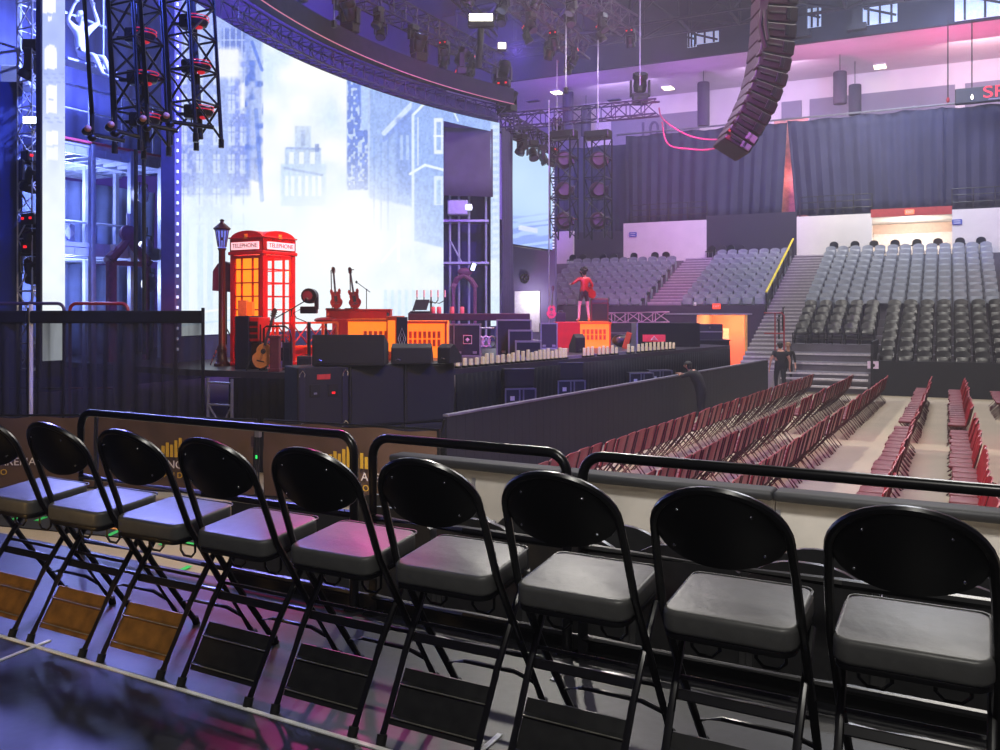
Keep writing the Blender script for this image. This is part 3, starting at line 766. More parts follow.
# hoop handle
q = at_z(262, 371, SZ)
t = thing('stair_handrail', 'black curved stair handrail beside the acoustic guitar', 'rail', q, YAW+.1)
MB().tube([(0, .2, 0), (0, .2, .78), (.05, .2, .82), (.38, .2, .82), (.47, .2, .76), (.5, .2, .6), (.5, .2, 0)], .018, 8).build('tube', M_black, t, True); MB().box((.25, .2, .01), (.6, .1, .02)).build('foot_plate', M_black, t)
# microphone stand with boom
def mic_stand(label, px_, py_, h, tip, dz, back=0, grp=None):
    q = at_z(px_, py_, SZ)+F_*back
    t = thing('microphone_stand', label, 'microphone stand', q, YAW)
    MB().lathe([(.14, 0), (.14, .02), (.03, .035)], n=14).build('base', M_black, t); MB().cyl((0, 0, .03), (0, 0, h), .013, 8).build('pole', M_black, t)
    MB().cyl((-tip*.35, 0, h-dz*.35), (tip, 0, h+dz), .011, 8).build('boom', M_black, t); MB().ball((tip, 0, h+dz), (.035, .03, .045), 8, 6).build('microphone', M_black, t, True)
    MB().ball((0, 0, h), .025, 8, 6).build('clutch', M_black, t); return t
mic_stand('black microphone stand with long boom in front of the phone booth', 283, 369, 1.05, .45, .26)
# camera / light head on pole near the booth
q = at_z(309, 367, SZ); dq = (q-EYE).dot(F_); k_ = dq/FPX
t = thing('stage_camera', 'black stage camera with round head on a pole left of the side-fill speaker', 'camera', q, YAW)
MB().lathe([(.17, 0), (.17, .03), (.04, .06)], n=14).build('base', M_black, t); MB().cyl((0, 0, .05), (0, 0, (367-322)*k_), .035, 10).build('pole', M_black, t)
MB().box((0, 0, (367-310)*k_), (.32, .2, .14), None, .02).build('shelf', M_black, t); MB().cyl((.02, -.14, (367-296)*k_), (.02, .12, (367-296)*k_), .15, 16).build('head', M_black, t, True)
MB().cyl((.0, -.16, (367-296)*k_), (.0, -.14, (367-296)*k_), .10, 14).build('lens', M_plum, t); MB().box((.15, 0, (367-303)*k_), (.07, .12, .26), None, .02).build('yoke', M_black, t)
m = MB().tube([(-.16, 0, (367-309)*k_), (-.3, 0, (367-313)*k_), (-.25, 0, (367-318)*k_), (-.05, 0, (367-322)*k_)], .01, 6).build('cable', M_rubber, t)
# ------------------------------------------------------------------ amber-lit risers built like toppled phone booths
def riser(label, px0, px1, py0, py1, d, red_frac, cols, rows, zb=None, box=None, dep=.9):
    A, B = at_d(px0, py1, d), at_d(px1, py1, d); s = d/FPX; w = (B-A).length; h = (py1-py0)*s; zb = SZ if zb is None else zb
    # keep top where the photograph has it, stand it on the stage
    top = at_d(px0, py0, d).z; h = top-SZ
    t = thing('booth_riser', label, 'riser', (A.x, A.y, SZ), YAW)
    wr = w*red_frac
    if wr > 0: MB().box((wr/2, dep/2, h/2), (wr, dep, h), None, .015).build('red_end', M_red, t)
    w2 = w-wr
    f = MB(); f.box((wr+w2/2, dep/2+.03, h/2), (w2, dep-.06, h), None, .01); f.build('amber_body', M_pane2, t)
    g = MB(); z0, z1 = h*.30, h*.74; m0, m1 = wr+w2*.34, wr+w2*.92
    if rows > 1: m0, m1 = wr+w2*.05, wr+w2*.86
    for k in range(cols):
        for r in range(rows): g.box((m0+(m1-m0)*(k+.5)/cols, .0, z0+(z1-z0)*(r+.5)/rows), ((m1-m0)/cols*.62, .05, (z1-z0)/rows*.84), None, .006)
    g.box((wr+w2/2, .0, h-.03), (w2+.03, .06, .06)); g.box((wr+w2-.03, 0, h/2), (.05, .06, h))
    g.build('window_grid', M_or, t); return t
M_pane2 = mat('amber_panel', (.95, .5, .1), .5, 0, .15, 3, emit=(1, .52, .10), es=.95)
d0 = 20.3
riser('long red and amber lit riser below the two electric guitars', 332, 392, 319, 346, d0, .26, 5, 1)
riser('amber riser with small windows left of the black road cases', 406, 447, 321, 347, d0+.6, 0, 7, 2)
q = at_d(388, 348, d0-.3); q.z = SZ
t = thing('amber_column', 'narrow upright orange box between the two amber risers', 'box', q, YAW-.5); hh = at_d(390, 316, d0-.3).z-SZ
MB().box((.1, .15, hh/2), (.3, .3, hh), None, .01).build('orange_box', M_or, t); MB().box((.1, -.005, hh*.55), (.2, .012, hh*.7), None, .004).build('inset', M_pane2, t)
q = at_d(397, 350, d0-.5); q.z = SZ
t = thing('emblem_panel', 'dark upright panel with a pale diamond emblem between the amber risers', 'panel', q, YAW); hh = at_d(398, 317, d0-.5).z-SZ
MB().box((.11, .04, hh/2), (.24, .06, hh), None, .008).build('panel', M_case, t)
dm = MB(); P = [(0, .24), (.085, 0), (0, -.24), (-.085, 0)]
dm.tube([(.11+x, .004, hh*.5+z) for x, z in P], .008, 4, True); dm.tube([(.11+x*.5, .004, hh*.5+z*.5) for x, z in P], .006, 4, True); dm.build('diamond_emblem', M_white, t)
# platform with keys, guitars
q = at_d(330, 321, d0+.2)
zt = at_d(333, 319, d0).z
M_redlit = mat('red_lacquer', (.6, .06, .08), .35, 0, .15, 10)
t = thing('red_keyboard_case', 'low red case on top of the long amber riser', 'case', at_d(337, 320, d0+.5), YAW); t.location.z = zt
MB().box((.5, .15, .1), (1.5, .4, .2), None, .015).build('body', M_redlit, t); MB().box((.5, .15, .215), (1.52, .42, .03), None, .008).build('lid', M_red, t)
for s in (-.2, 1.2): MB().box((s, -.06, .1), (.06, .02, .08)).build('latch', M_chrome, t)
for (px_, lab, lean, dx) in ((337, 'red electric guitar standing upright at left on the amber riser', .10, 0), (356, 'red electric guitar standing upright at right on the amber riser', .16, 0)):
    q = at_d(px_, 318, d0+.25); q.z = zt+.23; 
    guitar('electric_guitar', lab, q, (-.06, -lean, YAW), M_redlit, .84, False)
    t = thing('guitar_stand', lab.replace('red electric guitar standing', 'thin black stand behind the guitar').replace(' upright', ''), 'stand', (q.x-.1*RT.x, q.y+.12, zt+.23), YAW)
    MB().tube([(-.12, .05, 0), (-.14, .05, .5), (-.15, .05, .9), (-.05, .0, .92)], .013, 6).build('upright', M_black, t); MB().box((-.1, .05, .01), (.3, .25, .02)).build('foot', M_black, t)
mic_s = mic_stand('black boom microphone stand leaning across the electric guitars', 352, 352, 1.75, -.3, .22, 2.6)
mic_stand('small microphone stand between amber risers and candelabra', 399, 352, 1.05, .14, .1, 2.8)
# red stool/wing left of the case
t = thing('red_wing_seat', 'flat red saddle-shaped seat left of the electric guitars', 'seat', at_d(325, 322, d0+.3), YAW); t.location.z = SZ
hz = at_d(325, 320, d0+.3).z-SZ
MB().ball((0, .1, hz), (.28, .2, .07), 14, 8).build('seat', M_redlit, t, True); MB().cyl((0, .1, 0), (0, .1, hz), .03).build('pole', M_black, t); MB().lathe([(.2, 0), (.2, .03), (.04, .05)], (0, .1, 0)).build('base', M_black, t)
# table with candelabra, laptop stand
dk2 = 22.5
A, B = at_d(408, 332, dk2), at_d(530, 332, dk2)
L = (B-A).length; h = at_d(450, 313.5, dk2).z-SZ
t = thing('keyboard_desk', 'long dark plum desk top running across the back of the stage', 'desk', (A.x, A.y, SZ), YAW)
MB().box((L/2, .4, h-.09), (L, .8, .18), None, .015).build('top', mat('plum_desk', (.2, .1, .2), .5, 0, .2, 6), t)
for x in (.1, L*.3, L*.52): MB().box((x, .4, (h-.18)/2), (.08, .6, h-.18)).build('leg', M_case, t)
zt2 = SZ+h
q = at_d(431, 313, dk2+.4); t = thing('candelabra', 'dark branched candelabra standing on the long plum desk', 'candelabra', (q.x, q.y, zt2), YAW)
MB().lathe([(.12, 0), (.1, .03), (.03, .06), (.025, .25), (.05, .3), (.02, .34), (.02, .5)], n=10).build('stem', M_black, t, True)
for x in (-.36, -.18, 0, .18, .36):
    ar = MB().tube([(0, 0, .3), (x*.6, 0, .26), (x, 0, .34), (x, 0, .42)], .014, 6).build('arm', M_black, t, True)
    MB().cyl((x, 0, .42), (x, 0, .6), .022, 8).build('candle', M_white, ar)
for i, px_ in enumerate((433, 439, 452, 462)):
    q = at_d(px_, 313, dk2+.25); t = thing('votive_candle', f'short pink candle on the plum desk, {ORD[i+1]} from the left', 'candle', (q.x, q.y, zt2), 0, 'short candles on the plum desk')
    MB().lathe([(.055, 0), (.06, .02), (.055, .16), (.05, .17)], n=10).build('wax', mat('pink_wax', (.9, .5, .5), .5) if i == 0 else MATS['pink_wax'], t, True); MB().cyl((0, 0, .17), (0, 0, .2), .006, 5).build('wick', M_black, t)
q = at_d(416, 314, dk2+.1); t = thing('sheet_music_stand', 'tilted dark music stand on the left end of the plum desk', 'stand', (q.x, q.y, zt2), YAW)
MB().box((.12, .1, .22), (.4, .02, .32), Matrix.Rotation(-.4, 3, 'Z') @ Matrix.Rotation(-.6, 3, 'X'), .004).build('desk_plate', M_case, t); MB().box((.1, .15, .03), (.5, .3, .06), None, .01).build('base', M_case, t)
# road cases
def road_case(label, px0, px1, py0, py1, d, logo=False, dep=.8, cat='road case'):
    A, B = at_d(px0, py1, d), at_d(px1, py1, d); w = (B-A).length; h = at_d(px0, py0, d).z-SZ
    t = thing('road_case', label, cat, (A.x, A.y, SZ), YAW, 'road cases on the stage')
    MB().box((w/2, dep/2, h/2), (w-.02, dep, h-.02)).build('body', M_case, t)
    e = MB(); q_ = .035
    for x in (0, w):
        for y in (0, dep): e.box((x, y, h/2), (q_, q_, h))
    for z in (q_/2, h-q_/2):
        for y in (0, dep): e.box((w/2, y, z), (w, q_, q_))
        for x in (0, w): e.box((x, dep/2, z), (q_, dep, q_))
    e.build('edging', M_alu, t)
    if logo:
        lg = MB(); s = .1; cx, cz = w*.52, h*.52
        lg.tube([(cx-s, -.01, cz-s), (cx+s, -.01, cz-s), (cx+s, -.01, cz+s), (cx-s, -.01, cz+s)], .012, 4, True); lg.box((cx, -.01, cz), (.1, .01, .02)); lg.box((cx, -.01, cz), (.02, .01, .1)); lg.ball((cx, -.01, cz), (.04, .01, .04), 8, 5); lg.build('square_logo', M_white, t)
    for x in (w*.2, w*.8): MB().box((x, -.012, h*.12), (.1, .02, .06), None, .005).build('latch', M_alu, t)
    return t
road_case('black road case with square white logo in front of the plum desk', 454, 480, 324, 351, 21.6, True)
road_case('narrow plum road case beside the amber riser', 449, 454, 324, 351, 21.6)
road_case('tall black road case with aluminium edges right of the lit gap', 497, 531, 319.5, 349, 21.7, dep=.6)
road_case('medium black step-shaped case, middle of three stacked like stairs', 509, 532, 330, 349, 21.2, dep=.4)
road_case('low black case, lowest of three stepped cases', 516, 541, 341, 349.5, 20.7, dep=.4)
road_case('black road case with pale edges left of the red and yellow riser', 541, 557, 323, 345, 26.0)
# lit cable bundle / speaker stand gap
q = at_d(488, 350, 22.0); q.z = SZ
t = thing('cable_rack', 'pale rack of coiled cables in the gap between the road cases', 'rack', q, YAW)
for s in (-.35, .25): MB().cyl((s, 0, 0), (s, 0, .7), .025).build('upright', M_alu, t)
for z in (.2, .45, .68): MB().cyl((-.35, 0, z), (.25, 0, z), .018).build('rung', M_alu, t)
for k in range(3): MB().tube([(-.2+.15*k+.1*math.cos(a), -.05, .35+.13*math.sin(a)) for a in [2*PI*i/14 for i in range(14)]], .02, 6, True).build('cable_coil', M_white, t)
# ------------------------------------------------------------------ riser on the right with the standing performer
dr = 26.6
riser('red box riser with yellow lit windows under the standing performer', 556, 611, 322, 347, dr, .44, 6, 2, dep=1.2)
RZ_TOP = at_d(556, 322, dr).z
wedge('small dark monitor in front of the red and yellow riser', 575, 586, 352, SZ, 23.6, .5, .4, .4)
q = at_d(551, 322, 26.2); gz = at_d(551, 319, 26.4)
guitar('electric_guitar', 'pink-lit guitar standing on the case left of the red riser', (gz.x, gz.y, gz.z), (-.08, .06, YAW), mat('pink_guitar', (.8, .25, .35), .35), .85, True)
t = thing('floor_toolbox', 'dark box beside the pink-lit guitar on the road case', 'box', at_d(561, 322, 27.2), YAW); t.location.z = RZ_TOP
MB().box((0, .2, .14), (.3, .25, .28), None, .01).build('body', M_case, t); MB().tube([(-.08, .2, .28), (-.06, .2, .33), (.06, .2, .33), (.08, .2, .28)], .01, 6).build('handle', M_alu, t)
# low boxes and sign to the right
A = at_d(637, 350, 27.5); B = at_d(700, 350, 27.5); w = (B-A).length; h = at_d(637, 322.5, 27.5).z-SZ
t = thing('black_stage_box', 'long black masking box with red triangle sign at the far stage end', 'box', (A.x, A.y, SZ-.02), YAW)
MB().box((w/2, .5, h/2), (w, 1, h), None, .012).build('body', M_cloth, t); MB().box((0, .48, h/2), (.05, 1.02, h)).build('edge_strip', M_alu, t)
MB().box((w*.27, -.01, h*.38), (w*.36, .02, .22), None, .004).build('red_sign', mat('red_sign', (.75, .2, .25), .5, emit=(.8, .15, .22), es=.35), t)
tri = MB(); tri.tube([(w*.22, -.03, h*.30), (w*.27, -.03, h*.46), (w*.32, -.03, h*.30)], .014, 4); tri.tube([(w*.25, -.03, h*.30), (w*.27, -.03, h*.38), (w*.29, -.03, h*.30)], .012, 4); tri.build('triangle_mark', M_white, t)
A = at_d(613, 345, 27.3)
t = thing('round_floor_fixture', 'dark round floor light with pale glint right of the yellow riser', 'light', (A.x+.2, A.y, SZ), YAW); MB().ball((.1, .2, .2), (.3, .22, .2), 14, 8).build('housing', M_black, t, True); MB().ball((.0, .02, .22), (.09, .04, .1), 10, 6).build('lens', M_lens, t, True)
A = at_d(627, 347, 26.0)
t = thing('orange_board', 'small orange leaning board right of the yellow riser', 'board', (A.x, A.y, SZ), YAW); MB().box((.0, 0, .24), (.16, .04, .5), Matrix.Rotation(.3, 3, 'Y'), .01).build('panel', M_or, t); MB().box((.05, .15, .02), (.12, .3, .04)).build('foot', M_black, t)
# far end masking boxes, red tip light
A = at_d(693, 360, 29.8)
t = thing('black_masking_box', 'large black masking box at the far end of the stage front', 'box', (A.x, A.y, 0), YAW); h = at_d(693, 341, 29.8).z
MB().box((.6, .4, h/2), (1.25, .8, h), None, .01).build('body', M_cloth, t); MB().box((.6, .4, h+.02), (1.3, .84, .04)).build('lid', M_case, t)
A = at_d(697, 341, 30.1); t = thing('flight_case', 'plum flight case on top of the black masking box', 'case', (A.x, A.y, h+.04), YAW)
MB().box((.45, .4, .26), (.9, .6, .52), None, .01).build('body', M_case, t); MB().box((.45, .09, .26), (.92, .03, .04)).build('edging', M_alu, t); MB().box((.45, .09, .4), (.06, .03, .08)).build('latch', M_chrome, t)
# front-fill speakers on small cases in the pit
for i, (px_, py_) in enumerate(((520, 388), (571, 380), (641, 372.5), (660, 370))):
    dd_ = 1.45*FPX/(py_-311); q = at_d(px_, py_, dd_*1.07); w = .62
    t = thing('front_fill_case', f'black pit case with pale metal edges behind the barricade, {ORD[i+1]} from the left', 'case', (q.x, q.y, 0), YAW+.2, 'cases in the stage pit'); h = q.z
    MB().box((0, .13, h/2), (w, .36, h), None, .01).build('body', M_case, t); e = MB()
    for x in (-w/2, -.02, .06, w/2): e.box((x, -.055, h/2), (.03, .03, h))
    for z in (h-.015,): e.box((0, -.055, z), (w, .03, .03))
    e.build('edging', M_edge, t); MB().box((-.17, -.07, h-.2), (.09, .01, .09)).build('label_plate', M_white, t)
    if i < 2:
        t = thing('front_fill_speaker', f'black front-fill speaker standing on the {ORD[i+1]} pit case', 'speaker', (q.x, q.y, h), YAW+.2, 'front fills in the pit')
        MB().box((0, .2, .19), (w, .3, .38), None, .02).build('cabinet', M_speaker, t); MB().box((0, .04, .19), (w-.08, .02, .3), None, .005).build('grille', M_speaker, t); MB().box((0, .05, .385), (w, .03, .012)).build('top_trim', M_edge, t)
# left pipe-and-drape: black see-through cloth with pale pole
p0, p1, p2 = at_d(-60, 311, 15.2), at_d(31, 311, 15.4), at_d(203, 316, 15.6)
M_sheer = bpy.data.materials.new('black_voile'); M_sheer.use_nodes = True
nt = M_sheer.node_tree; bs = nt.nodes['Principled BSDF']; bs.inputs['Base Color'].default_value = (.012, .012, .018, 1); bs.inputs['Roughness'].default_value = .9
tr_ = nt.nodes.new('ShaderNodeBsdfTransparent'); mx = nt.nodes.new('ShaderNodeMixShader'); wv = nt.nodes.new('ShaderNodeTexNoise'); wv.inputs['Scale'].default_value = 2.2
rp = nt.nodes.new('ShaderNodeMapRange'); rp.inputs[1].default_value = .35; rp.inputs[2].default_value = .65; rp.inputs[3].default_value = .95; rp.inputs[4].default_value = .74
tcx = nt.nodes.new('ShaderNodeTexCoord'); mp = nt.nodes.new('ShaderNodeMapping'); mp.inputs['Scale'].default_value = (2, 2, .12); nt.links.new(tcx.outputs['Object'], mp.inputs['Vector']); nt.links.new(mp.outputs[0], wv.inputs['Vector'])
nt.links.new(wv.outputs['Fac'], rp.inputs[0]); nt.links.new(rp.outputs[0], mx.inputs[0]); nt.links.new(tr_.outputs[0], mx.inputs[1]); nt.links.new(bs.outputs[0], mx.inputs[2]); nt.links.new(mx.outputs[0], nt.nodes['Material Output'].inputs[0])
for a, b, lab in ((p0, at_d(28.5, 311, 15.4), 'black see-through drape at the far left edge beyond the pale pole'), (p1, p2, 'wide black see-through drape on a pipe left of the stage')):
    d_ = b-a; L = math.hypot(d_.x, d_.y); t = thing('pipe_drape', lab, 'curtain', (a.x, a.y, 0), math.atan2(d_.y, d_.x), 'black drapes left of the stage'); h = 2.9
    vs = []; nx = int(L*34); nz = 6
    for i in range(nx+1):
        x = L*i/nx; sft = math.sin(2*PI*x/.23+math.sin(x*2.3)*1.5)
        for j in range(nz+1): v = j/nz; vs.append((x, .05*sft*(1.1-.6*v), .02+(h-.06)*v))
    MB().add(vs, [(i*(nz+1)+j, (i+1)*(nz+1)+j, (i+1)*(nz+1)+j+1, i*(nz+1)+j+1) for i in range(nx) for j in range(nz)]).build('drape', M_sheer, t, True)
    MB().box((L/2, 0, h-.10), (L, .14, .22), None, .03).build('top_hem', M_cloth, t); MB().cyl((0, 0, 0), (0, 0, h+.12), .035, 10).build('pole', M_cream, t)
    MB().cyl((L, 0, 0), (L, 0, h+.06), .03, 10).build('end_pole', M_black, t); MB().box((0, 0, .02), (.4, .4, .04)).build('base_plate', M_black, t)
# ================================================================== curved video wall
def smooth_noise(x, y, s, seed):
    rng = np.random.RandomState(seed); g = rng.rand(64, 64)
    fx, fy = (x/s) % 63, (y/s) % 63; ix, iy = fx.astype(int), fy.astype(int); tx, ty = fx-ix, fy-iy
    tx = tx*tx*(3-2*tx); ty = ty*ty*(3-2*ty)
    return (g[ix, iy]*(1-tx)+g[ix+1, iy]*tx)*(1-ty)+(g[ix, iy+1]*(1-tx)+g[ix+1, iy+1]*tx)*ty
def city(X, Y):
    """the picture shown on the screen: a pale blue old-town street with bright sky"""
    n = (smooth_noise(X, Y, 38, 1)*.6+smooth_noise(X, Y, 15, 2)*.4)
    sky = np.stack([.87+.13*n, .93+.06*n, np.full_like(n, .99)], -1)
    bluish = np.clip((n-.55)*-3, 0, 1)[..., None]*.5
    img = sky*(1-bluish)+np.array([.72, .85, 1])*bluish
    def blend(mask, c, a=1.):
        m = (mask*a)[..., None]; img[:] = img*(1-m)+np.array(c)*m
    def rect(x0, y0, x1, y1, c, a=1., soft=.6, tilt=0):
        yy = Y-tilt*(X-x0); m = np.clip((X-x0)/soft+.5, 0, 1)*np.clip((x1-X)/soft+.5, 0, 1)*np.clip((yy-y0)/soft+.5, 0, 1)*np.clip((y1-yy)/soft+.5, 0, 1); blend(m, c, a); return m
    def line(x0, y0, x1, y1, w, c, a=1.):
        dx, dy = x1-x0, y1-y0; L = math.hypot(dx, dy); t = np.clip(((X-x0)*dx+(Y-y0)*dy)/L/L, 0, 1)
        dist = np.hypot(X-x0-t*dx, Y-y0-t*dy); blend(np.clip((w-dist)/.8+.5, 0, 1), c, a)
    fine = smooth_noise(X, Y*.8, 2.3, 5); fine2 = smooth_noise(X, Y, 7, 8)
    # big building at the left with rows of windows
    tex = (.5+.5*fine)
    m = rect(150, -300, 250, 196, (.55, .62, .93), .95, 4)
    blend(m*np.clip((fine-.55)*3, 0, 1), (.76, .82, 1), .7)
    rect(196, -300, 232, 420, (.70, .78, .98), .6, 6)
    for x0 in (180, 196, 213, 228, 240):
        for y0 in (-160, -120, -80, -42, 38, 62, 90, 122, 150, 184, 214):
            rect(x0, y0+x0*.02, x0+7, y0+19+x0*.02, (.90, .95, 1), .6 if y0 > 60 else .45, 1.2); line(x0+3.5, y0, x0+3.5, y0+20, .5, (.5, .58, .9), .6); line(x0, y0+10, x0+7, y0+10, .5, (.5, .58, .9), .6)
    rect(222, 28, 245, 52, (.42, .5, .82), .8, 2)
    for k in range(4): line(224+k*6, 28, 224+k*6, 52, .6, (.75, .82, 1), .9)
    line(222, 40, 246, 40, .6, (.75, .82, 1), .9)
    rect(218, 48, 240, 78, (.97, .98, 1), .9, 5); rect(240, 84, 250, 108, (.97, .98, 1), .9, 4)
    rect(245, 20, 262, 178, (.50, .6, .92), .6, 3, .3); blend((np.abs(X-254) < 9)*(Y > 60)*np.clip((fine2-.5)*4, 0, 1)*np.clip((190-Y)/60, 0, 1), (.34, .46, .86), .8)
    line(252, 42, 262, 70, 1.6, (.38, .5, .9), .9); line(256, 110, 262, 200, 2, (.4, .52, .9), .6)
    # stepped gable in the middle
    c = (.66, .76, .94); rect(295, 126, 311, 150, c, .9, 1.5); rect(285, 148, 321, 168, c, .85, 1.5); rect(281, 164, 326, 206, (.74, .84, .98), .85, 2)
    for x0 in (285, 291, 298, 305, 312, 318): rect(x0, 176, x0+3.4, 196, (.95, .98, 1), .9, 1)
    for x0 in (289, 299, 310): rect(x0, 152, x0+5, 164, (.95, .98, 1), .85, 1)
    line(287, 148, 320, 149, 1, (.55, .65, .9), .9); line(285, 168, 322, 175, 1.2, (.55, .65, .9), .7); rect(301, 130, 305, 146, (.5, .6, .86), .7, 1); rect(315, 144, 319, 152, (.4, .5, .8), .8, 1)
    # dark speckled tower
    m = rect(347, 79, 368, 190, (.42, .53, .88), .95, 1.5); blend(m*np.clip((fine-.56)*5, 0, 1), (.86, .93, 1), .75); m = rect(361, 84, 369, 130, (.72, .82, 1), .9, 1.5)
    # cornice building
    rect(369, 88, 413, 198, (.58, .70, .96), .9, 3, .2); line(384, 133, 412, 104, 2.4, (.86, .92, 1), .8); line(384, 140, 412, 112, 2, (.5, .6, .9), .7); rect(396, 118, 412, 195, (.52, .63, .92), .75, 4)
    for x0 in (374, 381, 388): line(x0, 120+x0*.05, x0, 230, .9, (.50, .62, .92), .55)
    for x0 in (400, 406): rect(x0, 135, x0+3, 160, (.72, .82, 1), .8, 1)
    # gabled house on the right
    rect(412, 100, 500, 240, (.58, .70, .97), .92, 2, .25)
    line(414, 114, 427, 101, 1.3, (.92, .97, 1)); line(427, 101, 452, 110, 1.3, (.92, .97, 1)); line(452, 108, 458, 121, .9, (.9, .96, 1)); line(413, 115, 413, 330, 1.4, (.9, .96, 1), .9)
    line(410, 174, 425, 165, 1.3, (.92, .97, 1)); line(425, 165, 444, 170, 1.3, (.92, .97, 1)); line(418, 118, 418, 165, .7, (.84, .9, 1)); 
    rect(434, 118, 443, 154, (.95, .98, 1), .9, 1.2); rect(436.5, 122, 441, 150, (.6, .72, .95), .9, 1); line(434, 136, 443, 136, .9, (.95, .98, 1)); rect(434, 176, 443, 205, (.92, .97, 1), .8, 1.2); rect(436.5, 180, 441, 204, (.66, .78, .96), .9, 1)
    for k in range(26): rect(492.5, 118+k*7, 498.5, 121.5+k*7, (.95, .98, 1), .6, 1)
    rect(490.5, 120, 500, 330, (.84, .92, 1), .55, 1)
    # bright haze over the street
    hz = np.clip((Y-150)/90, 0, 1)*np.clip((410-X)/60, .45, 1); hz = hz*hz*(3-2*hz)
    blend(hz, (.93, .975, 1), .86)
    g = np.exp(-(((X-355)/60)**2+((Y-235)/60)**2)); blend(g, (1, 1, 1), .9)
    g = np.exp(-(((X-300)/30)**2+((Y-90)/60)**2)); blend(g, (1, 1, .99), .6)
    for x0 in (186, 200, 210, 224): blend((np.abs(X-x0) < 3)*np.clip((Y-215)/30, 0, 1)*np.clip((335-Y)/40, 0, 1), (.74, .86, .99), .35)
    for k in range(9): rect(384+k*7, 290, 387+k*7, 330, (.80, .90, 1), .5, 1)
    line(175, 316, 230, 308, 1, (1, 1, 1), .8); line(175, 326, 230, 320, .8, (.8, .9, 1), .8)
    rect(397, 225, 400, 262, (1, 1, 1), .8, 1); line(382, 262, 400, 240, 1.2, (1, 1, 1), .7)
    lum = img.mean(-1, keepdims=True); tx = (smooth_noise(X, Y, 1.9, 11)*.6+smooth_noise(X*2.2, Y*.5, 3, 12)*.4)[..., None]-.5
    img = img*(1+.20*tx*np.clip((.985-lum)*6, 0, 1))
    return np.clip(img, 0, 1)
def plain_screen(X, Y):
    n = smooth_noise(X, Y, 20, 3); st = smooth_noise(X*.15, Y+X*.12, 2.2, 4)
    img = np.stack([.72+.06*n, .84+.05*n, .985+0*n], -1)
    m = (np.clip((Y-212)/10, 0, 1)*np.clip((st-.45)*5, 0, 1))[..., None]*.8; img = img*(1-m)+np.array([.5, .6, .95])*m
    m = ((np.abs(Y-(228+(X-520)*.15)) < 2.5)*(X > 519)*(X < 538))[..., None]*.9; img = img*(1-m)+m
    m = (np.exp(-((Y-236)/16)**2))[..., None]*.4; img = img*(1-m)+np.array([.62, .72, .98])*m
    return np.clip(img, 0, 1)
def strip_screen(X, Y):
    n = smooth_noise(X, Y, 9, 6)
    t = np.clip((Y-70)/120, 0, 1)[..., None]
    img = np.array([.70, .76, .98])*(1-t)+np.array([.93, .965, 1])*t+(n[..., None]-.5)*.05
    def R(x0, y0, x1, y1, a=.95):
        m = ((X > x0)*(X < x1)*(Y > y0)*(Y < y1))[..., None]*a; img[:] = img*(1-m)+m
    R(43, -60, 56, 13); R(44.5, 51, 57, 69); R(46, 85, 57, 99); R(46, 100, 57, 113); R(46, 131, 58, 145); R(46, 147, 58, 160, .7); R(48, 16, 52, 21)
    m = ((((X-50.5)/6.2)**2+((Y-51)/6)**2 < 1)*(Y < 53))[..., None]*.95; img[:] = img*(1-m)+m
    for y in (74, 78, 82, 118, 122): m = ((np.abs(Y-y) < .5))[..., None]*.4; img[:] = img*(1-m)+np.array([.55, .62, .9])*m
    return np.clip(img, 0, 1)
def lin_np(c): return np.where(c <= .04045, c/12.92, ((c+.055)/1.055)**2.4)
M_led = bpy.data.materials.new('video_wall_pixels'); M_led.use_nodes = True; nt = M_led.node_tree; nt.nodes.clear()
o_ = nt.nodes.new('ShaderNodeOutputMaterial'); e_ = nt.nodes.new('ShaderNodeEmission'); at_ = nt.nodes.new('ShaderNodeAttribute'); at_.attribute_name = 'picture'
nt.links.new(at_.outputs['Color'], e_.inputs['Color']); e_.inputs['Strength'].default_value = 1.0; nt.links.new(e_.outputs[0], o_.inputs['Surface'])
def screen(name, label, foot, z0, z1, nz, picture, hole=None, parent=None):
    """foot: list of (x,y) points along the screen bottom; picture maps frame coordinates to colour once, baked on the pixels"""
    nx = len(foot)-1; co = np.zeros((nx+1, nz+1, 3)); ft = np.array(foot); co[:, :, 0] = ft[:, 0:1]; co[:, :, 1] = ft[:, 1:2]; co[:, :, 2] = np.linspace(z0, z1, nz+1)[None]
    r = co-np.array(EYE); d = r @ np.array(FP); px = 500+FPX*(r @ np.array(RT))/d; py = HZ-FPX*(r @ np.array(UP))/d
    col = picture(px, py)
    idx = np.arange((nx+1)*(nz+1)).reshape(nx+1, nz+1); q = np.stack([idx[:-1, :-1], idx[1:, :-1], idx[1:, 1:], idx[:-1, 1:]], -1)
    if hole is not None:
        keep = ~((px[:-1, :-1] > hole[0])*(px[:-1, :-1] < hole[1])*(co[:-1, :-1, 2] < hole[2])); q = q[keep]
    q = q.reshape(-1, 4)
    me = bpy.data.meshes.new(name); me.vertices.add(co.size//3); me.vertices.foreach_set('co', co.reshape(-1)); me.loops.add(q.size); me.loops.foreach_set('vertex_index', q.reshape(-1)); me.polygons.add(len(q)); me.polygons.foreach_set('loop_start', np.arange(len(q))*4); me.polygons.foreach_set('loop_total', np.full(len(q), 4)); me.update(calc_edges=True)
    ca = me.color_attributes.new('picture', 'FLOAT_COLOR', 'POINT'); c4 = np.ones((co.size//3, 4)); c4[:, :3] = lin_np(col.reshape(-1, 3)); ca.data.foreach_set('color', c4.reshape(-1).astype(np.float32))
    me.materials.append(M_led); o = bpy.data.objects.new(name, me); COL.objects.link(o)
    if parent: o.parent = parent
    return o
